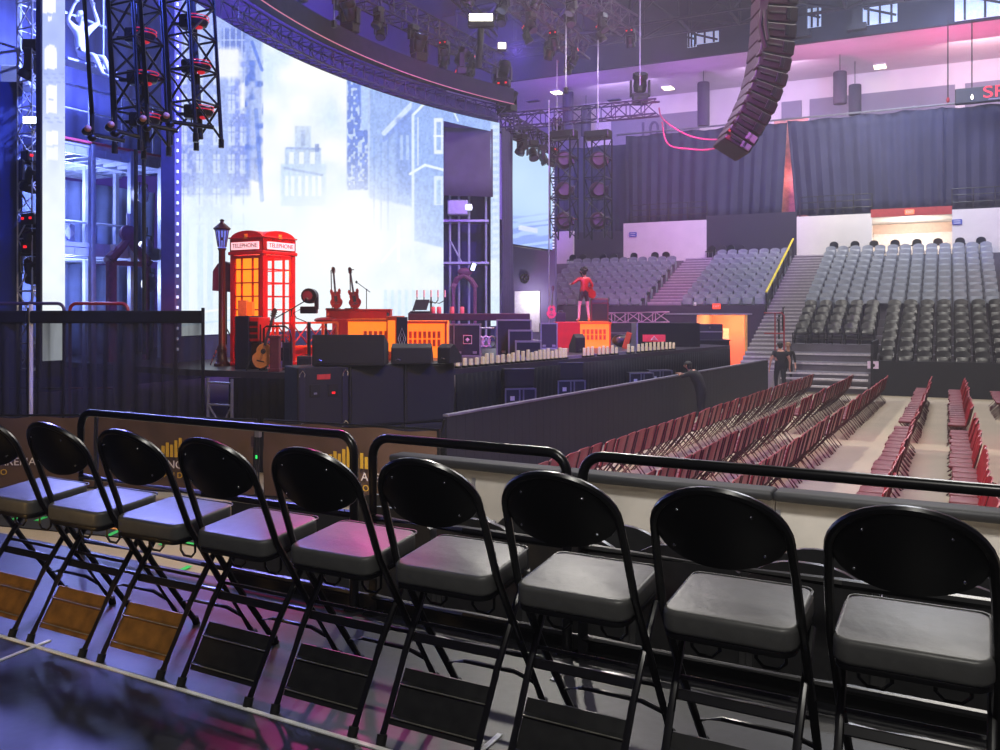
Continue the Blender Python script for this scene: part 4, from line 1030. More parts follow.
# arc through three measured points
ZT, ZB = 9.8, 2.36
A_, B_, C_ = [at_z(*p, ZT) for p in ((215, 15), (352, 82), (499.5, 123))]
def circ(a, b, c):
    ax, ay, bx, by, cx, cy = a.x, a.y, b.x, b.y, c.x, c.y; D = 2*(ax*(by-cy)+bx*(cy-ay)+cx*(ay-by))
    ux = ((ax*ax+ay*ay)*(by-cy)+(bx*bx+by*by)*(cy-ay)+(cx*cx+cy*cy)*(ay-by))/D; uy = ((ax*ax+ay*ay)*(cx-bx)+(bx*bx+by*by)*(ax-cx)+(cx*cx+cy*cy)*(bx-ax))/D
    return ux, uy, math.hypot(ax-ux, ay-uy)
CX, CY, CR = circ(A_, B_, C_)
def ang_at_px(px):
    # farther crossing of the viewing plane with the arc
    best = None
    for k in range(4001):
        a = PI*.5+PI*k/4000*1.0; x, y = CX+CR*math.cos(a), CY+CR*math.sin(a)
        q = pix((x, y, HC))
        if (Vector((x, y, HC))-EYE).dot(F_) < 1: continue
        e = abs(q[0]-px)
        if best is None or e < best[0]: best = (e, a)
    return best[1]
a0, a1 = ang_at_px(175), ang_at_px(499.5)
foot = [(CX+CR*math.cos(a0+(a1-a0)*i/420), CY+CR*math.sin(a0+(a1-a0)*i/420)) for i in range(421)]
vt = thing('video_wall', 'huge curved video screen showing a pale blue old town street', 'screen', (0, 0, 0))
hole_z = at_d(466, 126, (Vector((CX+CR*math.cos(ang_at_px(466)), CY+CR*math.sin(ang_at_px(466)), 0))-EYE).dot(F_)).z
screen('picture_surface', '', foot, ZB, ZT, 330, city, (443, 490.5, hole_z), vt)
# the casing behind, with edge lights on the left rim
def arc_band(name, m, parent, a_s, a_e, r0, r1, z0, z1, n=60, hole=None):
    mb = MB()
    for i in range(n):
        t0, t1 = a_s+(a_e-a_s)*i/n, a_s+(a_e-a_s)*(i+1)/n
        if hole and hole[0] < pix((CX+CR*math.cos((t0+t1)/2), CY+CR*math.sin((t0+t1)/2), HC))[0] < hole[1]: continue
        P = [(CX+r*math.cos(t), CY+r*math.sin(t), z) for t in (t0, t1) for r in (r0, r1) for z in (z0, z1)]
        mb.add(P, [(0, 1, 3, 2), (4, 6, 7, 5), (0, 4, 5, 1), (2, 3, 7, 6), (0, 2, 6, 4), (1, 5, 7, 3)])
    return mb.build(name, m, parent)
M_back = mat('screen_casing', (.13, .12, .18), .6, .1, .15, 3)
arc_band('casing', M_back, vt, a0, a1, CR+.04, CR+.22, ZB, ZT, 60, (441, 492))
arc_band('bottom_support', mat('support_cloth', (.22, .22, .42), .85, 0, .15, 3), vt, a0, a1, CR-.02, CR+.2, SZ, ZB-.03, 60, (441, 492))
ex, ey = foot[0]; m = MB(); dn = Vector((foot[1][0]-ex, foot[1][1]-ey, 0)).normalized()
MB().box((ex-dn.x*.16, ey-dn.y*.16, (SZ+ZT)/2), (.3, .3, ZT-SZ), Matrix.Rotation(math.atan2(dn.y, dn.x), 3, 'Z')).build('edge_post', mat('edge_violet', (.25, .22, .42), .6), vt)
for k in range(34): m.box((ex-dn.x*.12+.20, ey-dn.y*.12-.05, SZ+.3+k*.22), (.035, .035, .06))
m.build('edge_lights', mat('edge_light', (.8, .85, 1), .5, emit=(.85, .9, 1), es=.8), vt)
# plain far screen
Bx = C_.x-.2
f0, f1 = at_z(512, 140, ZT), at_z(552.5, 155.5, ZT)
st_ = thing('side_screen', 'smaller pale blue video screen right of the curved one, beside the lighting tower', 'screen', (0, 0, 0))
zb = at_d(532, 247, ((f0+f1)/2-EYE).dot(F_)).z
screen('picture_surface', '', [tuple((f0+(f1-f0)*(i/50))[:2]) for i in range(51)], zb, ZT, 120, plain_screen, None, st_)
dn = (f1-f0).normalized(); nr = Vector((-dn.y, dn.x, 0)); nr = nr if nr.dot(F_) > 0 else -nr
c = (f0+f1)/2+nr*.16; MB().box((c.x, c.y, (zb+ZT)/2), ((f1-f0).length+.1, .2, ZT-zb+.1), Matrix.Rotation(math.atan2(dn.y, dn.x), 3, 'Z')).build('casing', M_back, st_)
m = MB()
for k in range(30): q = f1+dn*.08; m.box((q.x, q.y, zb+.1+k*(ZT-zb-.2)/29), (.07, .07, .07))
m.build('edge_lights', MATS['edge_light'], st_)
# fabric strip between the two screens
g0, g1 = at_d(501, 200, (C_-EYE).dot(F_)+.6), at_d(512.5, 200, (f0-EYE).dot(F_)-.3)
d_ = g1-g0; gl2 = math.hypot(d_.x, d_.y)
t = skirt('masking_drape', 'grey violet fabric strip between the big screen and the small one', g0, g1, SZ, ZT+.1, mat('violet_scrim', (.30, .27, .42), .8), .05, .5)
# narrow screen strip at the far left
s0, s1 = at_X(42.5, 160, -14.6), at_X(65, 160, -14.55)
st_ = thing('screen_column', 'tall narrow pale screen strip at the left showing arched windows', 'screen', (0, 0, 0))
screen('picture_surface', '', [tuple((s0+(s1-s0)*(i/40))[:2]) for i in range(41)], SZ+.2, 11.5, 300, strip_screen, None, st_)
dn = Vector((s1.x-s0.x, s1.y-s0.y, 0)); nr = Vector((-dn.y, dn.x, 0)).normalized(); nr = nr if nr.dot(F_) > 0 else -nr
c = (s0+s1)/2+nr*.12; MB().box((c.x, c.y, 6.6), (dn.length+.02, .16, 9.8), Matrix.Rotation(math.atan2(dn.y, dn.x), 3, 'Z')).build('casing', M_back, st_)
# ------------------------------------------------------------------ trusses
def truss(name, label, pts, size, m, group=None, step=None, zig=True, cat='truss', r=.03):
    """square lattice truss along a polyline"""
    t = thing(name, label, cat, tuple(pts[0]), 0, group); o = Vector(pts[0]); P = [Vector(p)-o for p in pts]; ch = MB(); lc = MB(); offs = []
    for i, p in enumerate(P):
        d = (P[min(i+1, len(P)-1)]-P[max(i-1, 0)]).normalized()
        if abs(d.z) > .8: u, w = Vector((1, 0, 0)), Vector((0, 1, 0))
        else: u = Vector((-d.y, d.x, 0)).normalized(); w = Vector((0, 0, 1))
        offs.append([p+u*a*size/2+w*b*size/2 for a, b in ((-1, -1), (1, -1), (1, 1), (-1, 1))])
    for k in range(4): ch.tube([o_[k] for o_ in offs], r, 6)
    for k in range(4):
        for i in range(len(P)-1):
            a, b, c, d = offs[i][k], offs[i+1][k], offs[i][(k+1) % 4], offs[i+1][(k+1) % 4]
            n = max(1, int(round((b-a).length/(step or size))))
            for j in range(n):
                p0, p1 = a.lerp(b, j/n), a.lerp(b, (j+1)/n); q0, q1 = c.lerp(d, j/n), c.lerp(d, (j+1)/n)
                if j % 2: lc.cyl(p0, q1, r*.6, 5)
                else: lc.cyl(q0, p1, r*.6, 5)
                lc.cyl(p0, q0, r*.6, 5)
    ch.build('chords', m, t); lc.build('lacing', m, t); return t
M_vtruss = mat('violet_truss', (.32, .27, .42), .45, .3, .15, 6)
# curved header above the big screen
zt_ = ZT+.30
a2 = ang_at_px(195)
truss('curved_truss', 'curved lattice truss running along the top of the big screen', [(CX+(CR-.1)*math.cos(a0-.1+(a1-a0+.1)*i/26), CY+(CR-.1)*math.sin(a0-.1+(a1-a0+.1)*i/26), zt_) for i in range(27)], .46, M_vtruss, step=.6, r=.025)
hd_ = thing('screen_header', 'curved dark masking band above the screen truss', 'header', (0, 0, 0))
arc_band('band', mat('header_cloth', (.17, .13, .24), .85, 0, .2, 3), hd_, a0-.1, a1, CR-.75, CR-.45, ZT+.56, ZT+1.12)
arc_band('light_strip', mat('pink_strip', (.9, .5, .6), .4, emit=(1, .62, .78), es=.22), hd_, a0-.1, a1, CR-.78, CR-.755, ZT+.55, ZT+.572)
# ------------------------------------------------------------------ moving lights
M_mh = mat('fixture_black', (.085, .075, .095), .4, 0, .2, 20)
def build_mover():
    t = thing('moving_light', '', 'stage light', group='stage lights hung on the trusses')
    MB().box((0, 0, -.11), (.34, .26, .2), None, .03).build('base', M_mh, t)
    y = MB()
    for s in (-1, 1): y.box((s*.2, 0, -.36), (.05, .14, .36), None, .015)
    y.box((0, 0, -.23), (.42, .16, .05), None, .012); y.build('yoke', M_mh, t)
    R = Matrix.Rotation(.5, 4, 'X')
    h = MB().lathe([(.08, .17), (.13, .15), (.15, .02), (.14, -.1), (.17, -.14), (.17, -.24)], n=14)
    hh = MB().add([tuple((Matrix.Translation((0, 0, -.45)) @ R) @ Vector(v)) for v in h.v], h.f).build('head', M_mh, t, True)
    l = MB().cyl((0, 0, -.235), (0, 0, -.25), .14, 14); MB().add([tuple((Matrix.Translation((0, 0, -.45)) @ R) @ Vector(v)) for v in l.v], l.f).build('lens', M_lens, t)
    for s in (-.1, .1): MB().box((s, -.135, -.1), (.05, .02, .04)).build('display', M_redlens, t)
    return t
MV = build_mover(); mv_used = [False]
def mover(label, loc, rz=0, s=1., flip=False):
    if not mv_used[0]:
        o = MV; mv_used[0] = True; o.location = loc; o.rotation_euler = (PI if flip else 0, 0, rz); o['label'] = label
    else: o = dup(MV, loc, rz, label, rot=(PI if flip else 0, 0, rz))
    o.scale = (s,)*3; return o
# lighting trusses overhead, running along the hall
M_ltruss = mat('highlit_grey_truss', (.30, .28, .34), .4, .3, .2, 8)  # lighter than the truss black: bright edge highlights put into the colour
def over_truss(label, p0, p1, z, size, lights, who):
    A, B = at_z(*p0, z), at_z(*p1, z); truss('lighting_truss', label, [A, B], size, M_ltruss, 'overhead lighting trusses', step=.7, r=.035)
    d_ = B-A
    for i in range(lights):
        p = A+d_*((i+.4)/lights); mover(f'stage light {ORD[i+1]} from the near end of the {who}', (p.x+(.3 if i % 2 else -.3), p.y, z-size/2), i*.9, .95)
    return A, B
over_truss('long dark lighting truss ending beside the bright work lamp', (300, -38), (497, 64), 12.6, .62, 12, 'truss that ends by the work lamp')
over_truss('middle overhead lighting truss loaded with dark fixtures at top centre', (440, -62), (582, 52), 13.0, .62, 11, 'middle overhead truss')
over_truss('short overhead lighting truss at the right of top centre', (500, -50), (630, 26), 13.4, .62, 8, 'right overhead truss')
A, B = at_z(430, -30, 14.2), at_z(494, 33, 13.6)
t = truss('catwalk_rail', 'thin upper handrail of posts above the left lighting truss', [A, B], .3, M_truss, step=1.2, r=.03)
# bright work lamp on its pole at the truss end
p = at_d(481, 22, 31.5)
t = thing('work_lamp', 'bright white work lamp glowing at the end of the left lighting truss', 'lamp', p, YAW)
MB().box((0, 0, 0), (.95, .25, .42), None, .05).build('housing', M_mh, t); MB().box((0, -.15, .12), (.82, .06, .24), None, .02).build('lamp_face', mat('lamp_hot', (1, 1, .95), .4, emit=(1, .97, .9), es=9), t)
MB().cyl((0, .1, -.2), (-.1, .1, -1.6), .12, 8).build('bracket', M_mh, t)
p = at_d(502, 47, 33.5); t = thing('small_work_lamp', 'small pale lamp hanging below the bright work lamp', 'lamp', p, YAW); MB().box((0, 0, 0), (.36, .2, .3), None, .03).build('housing', M_mh, t); MB().box((0, -.11, .02), (.28, .03, .22)).build('lamp_face', M_hot, t)
# lights standing on the curved header
for i, (px_, py_) in enumerate(((333, 38), (405, 66), (448, 82), (492, 99))):
    a = ang_at_px(px_); q = Vector((CX+(CR-.6)*math.cos(a), CY+(CR-.6)*math.sin(a), ZT+1.12))
    mover(f'stage light standing on the curved band above the screen, {ORD[i+1]} from the left', q, i*1.1, 1.35, True)
# side truss reaching right, far corner truss with lights
T0 = at_z(503, 122, 9.9); T1 = at_z(658, 107.5, 9.9)
truss('lighting_truss', 'thin violet truss reaching out to the right from the screen corner', [T0, T1], .5, M_vtruss, 'overhead lighting trusses', step=.55, r=.035)
mover('stage light standing on the outer end of the thin violet truss', at_z(640, 105, 10.2), .4, 1.6, True)
truss('lighting_truss', 'dark lattice truss running along the top of the small screen', [at_z(507, 124, 10.3), at_z(556, 150, 10.2)], .6, M_truss, 'overhead lighting trusses', step=.5, r=.04)
for i, (px_, py_) in enumerate(((503, 112), (511, 108), (522, 130), (533, 136), (543, 141), (558, 133), (553, 143))):
    mover(f'dark stage light on the truss over the small screen, {ORD[i+1]} from the left', at_z(px_, py_+4, 10.6 if i < 2 or i == 5 else 9.9), i*1.3, 1.2, i < 2 or i == 5)
# two small hanging towers of round lights
for label, px_, x0, x1, y0, y1, who in (('left of two hanging light towers beside the small screen', 564, 554, 576, 138, 239, 'left'), ('right of two hanging light towers beside the small screen', 598, 587, 612, 138, 239, 'right')):
    dd_ = 30.0; A, B = at_d(px_, y0, dd_), at_d(px_, y1, dd_); A.x = B.x; A.y = B.y
    t = truss('light_tower', label, [A, B], .72, M_truss, 'hanging light towers', step=.7, r=.03)
    MB().box((0, 0, .1), (.9, .4, .28), None, .04).build('top_hoist', M_mh, t)
    h = A.z-B.z
    for k, f in enumerate((.22, .52, .82)):
        p = (A.x, A.y, A.z-h*f); l = thing('round_wash_light', f'round wash light in the {who} hanging tower, {ORD[k+1]} from the top', 'stage light', p, YAW, 'round lights in the hanging towers')
        MB().ball((0, 0, 0), (.3, .26, .3), 14, 9).build('head', mat('plum_fixture', (.22, .09, .18), .5) if k == 0 and px_ == 564 else MATS['plum_fixture'], l, True); MB().cyl((0, -.24, 0), (0, -.27, 0), .2, 14).build('lens', MATS['plum_fixture'], l); MB().box((.3, 0, 0), (.1, .2, .3), None, .03).build('yoke', M_mh, l)
# ------------------------------------------------------------------ the two near hanging towers, upper left
M_dimred = mat('dim_red_lens', (.6, .1, .14), .3, emit=(.95, .16, .22), es=.55)
M_trk = mat('near_truss_black', (.05, .045, .055), .35, .2, .2, 12)
for label, x0, y0, x1, y1, who, lv, dd_, w_ in (('left black hanging truss tower at upper left', 137, -60, 142, 146, 'left', (36, 78, 120), 14.0, .56), ('right black hanging truss tower at upper left', 191, -60, 196, 138, 'right', (22, 67, 112), 14.6, .56)):
    B = at_d(x1, y1, dd_); A = at_d(x0-6, y0, dd_)
    t = truss('light_tower', label, [A, B], w_, M_trk, 'black towers at upper left', step=.55, r=.034)
    MB().cyl((0, .1, 0), tuple(B-A+Vector((0, .1, 0))), .045, 8).build('cable_bundle', M_rubber, t)
    for sx in (-1, 1):
        for sy in (-1, 1): q_ = B-A; MB().cyl((q_.x+sx*w_/2, q_.y+sy*w_/2, q_.z), (q_.x+sx*w_/2, q_.y+sy*w_/2, q_.z-.14), .045, 8).build('foot', M_trk, t)
    for k, py_ in enumerate(lv):
        p = at_d(x1-3, py_, dd_); l = thing('tower_light', f'black fixture with red glowing lens in the {who} upper tower, {ORD[k+1]} from the top', 'stage light', (A+(B-A)*((A.z-p.z)/(A.z-B.z))), YAW, 'fixtures in the black towers'); l.scale = (.66,)*3
        MB().box((-.05, 0, 0), (.36, .34, .34), None, .05).build('body', M_trk, l)
        MB().lathe([(.12, .14), (.26, .1), (.3, .0), (.26, -.1), (.2, -.13)], (.16, 0, 0), 16).build('head', M_trk, l, True)
        MB().ball((.24, -.04, -.14), (.10, .10, .06), 12, 7).build('lens', M_dimred, l, True)
        for z_ in (.03, .11): MB().tube([(.16+.31*math.cos(a), .31*math.sin(a), z_) for a in [-PI*.6+PI*.9*i/10 for i in range(11)]], .012, 5).build('red_ring', M_dimred, l)
        MB().box((-.3, 0, -.05), (.3, .1, .08), None, .02).build('clamp', M_trk, l)
        MB().tube([(-.1, .2, .3), (-.2, .25, .1), (-.14, .2, -.25), (0, .2, -.4)], .02, 6).build('cable', M_rubber, l)
# four thin J-shaped pipes with small lamps at the foot
M_amb = mat('amber_head', (.85, .55, .42), .4, 0, .1, 10)
for i, (xa, xb, yb, xe, ye, dd_) in enumerate(((84, 92, 131, 125, 143, 13.2), (108, 115, 127, 140, 137, 13.35), (140, 147, 121, 178, 133, 13.3), (164, 170, 118, 214, 130, 13.9))):
    P0 = at_d(xb, yb, dd_); top = at_d(xa-3, -50, dd_); E_ = at_d(xe, ye, dd_+.15); E_.z = P0.z-.12
    t = thing('lamp_pipe', f'thin black drop pipe with small lamp at its bent foot, {ORD[i+1]} from the left', 'pipe', P0, 0, 'black drop pipes at upper left')
    MB().tube([top-P0, Vector((0, 0, .25)), Vector((0, 0, .08)), (E_-P0)*.06+Vector((0, 0, -.05)), E_-P0], .034, 8).build('pipe', M_trk, t, True)
    MB().ball((-.09, -.02, .0), (.085, .065, .065), 10, 7).build('lamp_body', M_trk, t, True); MB().ball((-.025, -.05, .03), (.055, .05, .052), 10, 7).build('lamp_head', M_amb, t, True); MB().ball((.0, 0, -.1), (.075, .06, .06), 8, 6).build('joint', M_trk, t, True)
# ------------------------------------------------------------------ scaffolding set behind the left gap of the screens
XS = -16.6
M_steel = mat('pale_scaffold', (.72, .74, .82), .4, .3, .1, 8); M_set = mat('pale_set_wall', (.66, .68, .78), .7, 0, .1, 3); M_bdrape = mat('blue_grey_drape', (.52, .57, .74), .85, 0, .15, 3)
def S_(px_, py_, X=XS): return at_X(px_, py_, X)
y0, y1 = S_(52, 200).y, S_(182, 200).y; Lw = y1-y0
t = thing('side_scaffold', 'tall two-storey scaffold of decks and posts between the narrow strip and big screen', 'scaffold', (XS, y0, SZ))
zdk = [S_(120, 245).z, (S_(65, 135).z+S_(165, 160).z)/2, (S_(65, 80).z+S_(165, 112).z)/2]
for z_, nm_ in ((zdk[0], 'lower'), (zdk[1], 'upper')):
    MB().box((-1.6, Lw/2, z_-SZ-.06), (3.2, Lw, .10)).build('deck', M_steel, t)
    j = MB()
    for k in range(9): j.box((-1.6, Lw*(k+.5)/9, z_-SZ-.2), (3.2, .07, .16))
    for x in (-3.1, -2.1, -1.1, -.05): j.box((x, Lw/2, z_-SZ-.2), (.07, Lw, .18))
    j.build('joist', M_steel, t)
for px_ in (92, 131, 161):
    y = S_(px_, 200).y-y0; MB().box((0, y, (zdk[1]-SZ)/2), (.11, .11, zdk[1]-SZ)).build('post', M_steel, t); MB().box((-1.7, y+.15, (zdk[1]-SZ)/2), (.1, .1, zdk[1]-SZ)).build('post', M_steel, t)
m = MB(); m.cyl((0, 0, zdk[2]-SZ), (0, Lw, zdk[2]-SZ), .03); m.cyl((0, 0, zdk[2]-SZ-.5), (0, Lw, zdk[2]-SZ-.5), .02)
for k in range(5): m.cyl((0, Lw*k/4, zdk[1]-SZ), (0, Lw*k/4, zdk[2]-SZ), .022)
m.build('handrail', M_steel, t)
MB().box((.04, Lw/2, zdk[1]-SZ), (.03, Lw, .05)).build('red_edge', mat('dim_red_edge', (.75, .25, .35), .5), t)
m = MB(); zz = S_(120, 218).z-SZ; m.cyl((-1.6, 0, zz), (-1.6, Lw, zz), .03); m.build('cross_pipe', M_steel, t)
for z0_, z1_, nm_ in ((SZ, zdk[0]-.3, 'lower'), (zdk[0]+.05, zdk[1]-.4, 'upper')):
    skirt('backdrop_drape', f'pale blue hanging drape behind the {nm_} storey of the left scaffold', (XS-2.9, y0-.4), (XS-2.9, y1+1.8), z0_, z1_, M_bdrape, .06, .45, off=0)
skirt('backdrop_drape', 'wide dark blue drape high behind the left scaffold', (XS-3.6, y0-6), (XS-3.6, y1+3.4), zdk[1]+.2, 15, mat('deep_blue_drape', (.30, .32, .56), .85, 0, .15, 2), .06, .6, off=0)
# pale set pieces on the lower deck
q = S_(74, 232); t = thing('set_panel', 'pale panel with white diamond emblem on the left scaffold deck', 'panel', (XS-.5, S_(66, 225).y, zdk[0]), 0)
w = S_(92, 225).y-S_(66, 225).y; h = S_(80, 222).z-zdk[0]
MB().box((-.1, w/2, h/2), (.12, w, h), None, .02).build('panel', M_set, t); MB().box((-.02, w*.72, h*.52), (.03, h*.5, h*.5), Matrix.Rotation(PI/4, 3, 'X'), .01).build('diamond', M_white, t); MB().box((-.0, w*.12, h*.5), (.1, .18, h*.7), None, .01).build('dark_speaker', M_case, t)
# ornate plum arch with candles
q = S_(118, 248); t = thing('ornate_arch', 'plum carved arch with scrolls and candles on the left scaffold', 'arch', (XS+.32, S_(98, 250).y, SZ)); w = S_(138, 250).y-S_(98, 250).y; hz = S_(98, 262).z-SZ; pk = S_(118, 238).z-SZ
M_arch = mat('plum_carving', (.46, .22, .38), .6, 0, .2, 9)
MB().box((0, .08, hz/2), (.12, .2, hz), None, .01).build('column', M_arch, t); MB().box((0, w-.06, hz/2), (.12, .12, hz), None, .01).build('column', M_arch, t)
m = MB()
for s in (0, 1):
    pts = [(0, w*(s+(1-2*s)*u*.5), hz+(pk-hz)*(.35*u+.65*u**3)+.12*math.sin(PI*u)) for u in [k/10 for k in range(11)]]
    m.tube(pts, .1, 8, rs=[.13-.05*k/10 for k in range(11)])
m.ball((0, w/2, pk+.08), (.12, .24, .2), 10, 7); m.ball((0, w*.22, hz+.25), (.09, .16, .1), 8, 6); m.ball((0, w*.78, hz+.25), (.09, .16, .1), 8, 6); m.box((0, w/2, hz-.02), (.14, w, .1)); m.build('scrolled_pediment', M_arch, t, True)
for u, zz in ((.12, hz+.1), (.5, pk+.25), (.86, hz+.15)): MB().cyl((0, w*u, zz), (0, w*u, zz+.28), .05, 8).build('candle', M_cream, t)
# round white lights hung at the right side of the scaffold
for i, (px_, py_, who) in enumerate(((143, 195, 'upper'), (147, 247, 'middle'), (150, 284, 'lower'))):
    q = S_(px_, py_, XS+.2); l = thing('flood_light', f'white round flood light by the screen edge, {who} one of three on the left scaffold', 'stage light', q, -PI/2+.4, 'flood lights on the left scaffold')
    MB().ball((0, 0, 0), (.15, .13, .2), 12, 8).build('housing', M_steel, l, True); MB().cyl((0, -.12, 0), (0, -.15, 0), .13, 14).build('lens', mat('flood_white', (.95, .95, 1), .4, emit=(.9, .93, 1), es=1.6) if i == 0 else MATS['flood_white'], l); MB().tube([(-.2, 0, .0), (-.2, 0, .26), (.2, 0, .26), (.2, 0, 0)], .02, 6).build('yoke', M_mh, l)
    MB().cyl((0, 0, .26), (0, .0, .45), .02).build('clamp', M_mh, l)
# dark cable columns hanging in front of it
q = at_d(139.5, 230, 16.5); t = thing('cable_column', 'dark hanging cable column in front of the left scaffold', 'cable', (q.x, q.y, 3.0)); zt__ = at_d(139.5, 150, 16.5).z-3.0
for s in (-.05, .06): MB().cyl((s, s, -.9), (s*.7, s, zt__), .035, 8).build('cable', M_rubber, t)
# lattice tower of fixtures at the far left
q = at_d(35, 200, 16.9); A, B = Vector((q.x, q.y, SZ)), Vector((q.x, q.y, 9.2))
t = truss('scaffold_tower', 'pale lattice tower beside the narrow screen strip at far left', [A, B], .42, M_steel, step=.5, r=.025)
for i, (py_, nm_) in enumerate(((233, 'lower'), (262, 'lowest'), (170, 'middle'), (58, 'top'))):
    qq = at_d(37, py_, 16.5); mover(f'dark stage light clamped to the far left lattice tower, {nm_} one', (q.x+.1, q.y-.1, qq.z+.4), i*.7, 1.1)
q = at_d(35, 121, 16.6); t = thing('strobe_light', 'blazing white strobe bar on the far left lattice tower', 'light', (q.x, q.y, q.z), YAW); MB().box((0, 0, 0), (.36, .16, .15), None, .02).build('housing', M_mh, t); MB().box((0, -.09, 0), (.33, .03, .12)).build('lamp_face', mat('strobe_hot', (1, 1, 1), .4, emit=(.9, .95, 1), es=10), t)
# thin pipes and rails at the top left corner
P = at_d(20, 90, 17.5); t = thing('scaffold_pipe', 'thin pale vertical pipe with side rails at the top left corner', 'pipe', (P.x, P.y, P.z))
MB().cyl((0, 0, 0), (0, 0, 4), .035, 8).build('upright', M_steel, t); m = MB()
for a, b in (((0, 43), (31, 53)), ((0, 53), (22, 50)), ((0, 73), (20, 66))): m.cyl(at_d(*a, 17.6)-P, at_d(*b, 17.4)-P, .03, 6)
m.build('rail', M_steel, t)
q0, q1 = at_d(0, 85, 17.9), at_d(29, 80, 17.9); t = thing('white_set_cloth', 'white cloth covered box on the scaffold at top left', 'box', q0, YAW); MB().box(((q1-q0).length/2, .2, .2), ((q1-q0).length, .4, .42), None, .03).build('cloth', M_white, t); MB().box(((q1-q0).length/2, .2, -.03), ((q1-q0).length+.05, .45, .04)).build('shelf', M_steel, t)
# big dark blue drape hiding the wings at the left edge
q0, q1 = at_d(-80, 300, 16.4), at_d(23, 300, 16.9)
t = skirt('wing_drape', 'large dark blue drape hanging at the left edge of the stage', q0, q1, SZ-1.75, at_d(20, 81, 16.8).z, mat('navy_drape', (.18, .22, .42), .85, 0, .12, 2), .09, .8, off=0)
# guard hoops on the stage behind the black drape
for x0_, x1_, lab in ((-30, 64, 'blue-black hoop rail above the drape at the left edge'), (70, 128, 'red-lit hoop rail above the wide black drape')):
    A, B = at_d(x0_, 330, 15.95), at_d(x1_, 330, 15.95); zt__ = at_d(60, 303.5, 15.95).z; zb_ = 0
    d_ = B-A; L = math.hypot(d_.x, d_.y); t = thing('hoop_rail', lab, 'rail', (A.x, A.y, zb_), math.atan2(d_.y, d_.x)); h = zt__-zb_; c = .12
    MB().tube([(0, 0, 0), (0, 0, h-c)]+[(c-c*math.cos(a), 0, h-c+c*math.sin(a)) for a in [PI/2*i/5 for i in range(1, 6)]]+[(L-c+c*math.sin(a), 0, h-c+c*math.cos(a)) for a in [PI/2*i/5 for i in range(6)]]+[(L, 0, 0)], .03, 8).build('hoop', M_redc if x0_ > 0 else M_vtruss, t, True); MB().cyl((0, 0, h*.5), (L, 0, h*.5), .02).build('mid_bar', M_redc if x0_ > 0 else M_tube, t)
# black drape and set seen through the doorway of the big screen
ad = ang_at_px(466); qd = Vector((CX+CR*math.cos(ad), CY+CR*math.sin(ad), 0)); dd_ = (qd-EYE).dot(F_)
q0, q1 = at_d(441, 200, dd_+.5), at_d(493, 200, dd_+.9)
skirt('door_drape', 'grey violet drape hanging in the upper part of the screen doorway', q0, q1, at_d(466, 196, dd_+.6).z, at_d(466, 124, dd_).z, mat('grey_violet_drape', (.36, .34, .44), .8, 0, .12, 2), .05, 1.1, off=0)
skirt('backdrop_drape', 'dark blue drape far inside the screen doorway', at_d(428, 250, dd_+3.4), at_d(497, 250, dd_+3.4), SZ, 8.6, mat('violet_back_drape', (.22, .22, .42), .85), .06, .6, off=0)
t = thing('door_scaffold', 'scaffold with posts and deck inside the doorway of the big screen', 'scaffold', at_d(446, 350, dd_+1.4), YAW); t.location.z = SZ; k_ = (dd_+1.4)/FPX
zz_ = lambda py_: at_d(466, py_, dd_+1.4).z-SZ
for px_ in (450, 459, 469, 486): MB().cyl(((px_-446)*k_, 0, 0), ((px_-446)*k_, 0, zz_(190)), .045, 8).build('post', M_steel, t)
for py_ in (221, 263, 191): MB().box(((466-446)*k_, .3, zz_(py_)), (46*k_, .9, .08)).build('deck', M_steel, t)
MB().cyl(((450-446)*k_, -.05, zz_(240)), ((462-446)*k_, -.05, zz_(263)), .03).build('diagonal_brace', M_steel, t)
t = thing('ornate_arch', 'dark plum carved arch inside the doorway of the big screen', 'arch', at_d(452, 350, dd_+1.0), YAW); t.location.z = SZ; k_ = (dd_+1.0)/FPX; zz_ = lambda py_: at_d(466, py_, dd_+1.0).z-SZ
for px_ in (453.5, 475): MB().box(((px_-452)*k_, 0, zz_(286)/2), (3.4*k_, .2, zz_(286)), None, .02).build('column', M_arch, t)
m = MB(); m.tube([((453-452)*k_, 0, zz_(288)), ((457-452)*k_, 0, zz_(279)), ((464-452)*k_, 0, zz_(275)), ((471-452)*k_, 0, zz_(280)), ((476-452)*k_, 0, zz_(288))], .1, 8); m.ball(((465-452)*k_, 0, zz_(272)), (.28, .12, .16), 10, 6); m.build('scrolled_pediment', M_arch, t, True)
q = at_d(458, 208, dd_+1.0); t = thing('projector_box', 'white projector body on the upper deck in the screen doorway', 'projector', q, YAW); MB().box((0, 0, 0), (.75, .5, .55), None, .05).build('body', M_steel, t); MB().cyl((.3, -.2, 0), (.5, -.25, .0), .11, 12).build('lens', MATS['flood_white'], t)
q = at_d(473, 267, dd_+.9); t = thing('flood_light', 'glaring blue-white flood light inside the screen doorway', 'stage light', q, YAW+.3); t.scale = (.62,)*3; MB().box((0, .1, 0), (.3, .3, .5), Matrix.Rotation(.3, 3, 'Y'), .05).build('housing', M_mh, t); MB().box((0, -.07, 0), (.22, .03, .42), Matrix.Rotation(.3, 3, 'Y'), .02).build('lens', mat('flood_blue', (.9, .95, 1), .4, emit=(.8, .88, 1), es=3), t)
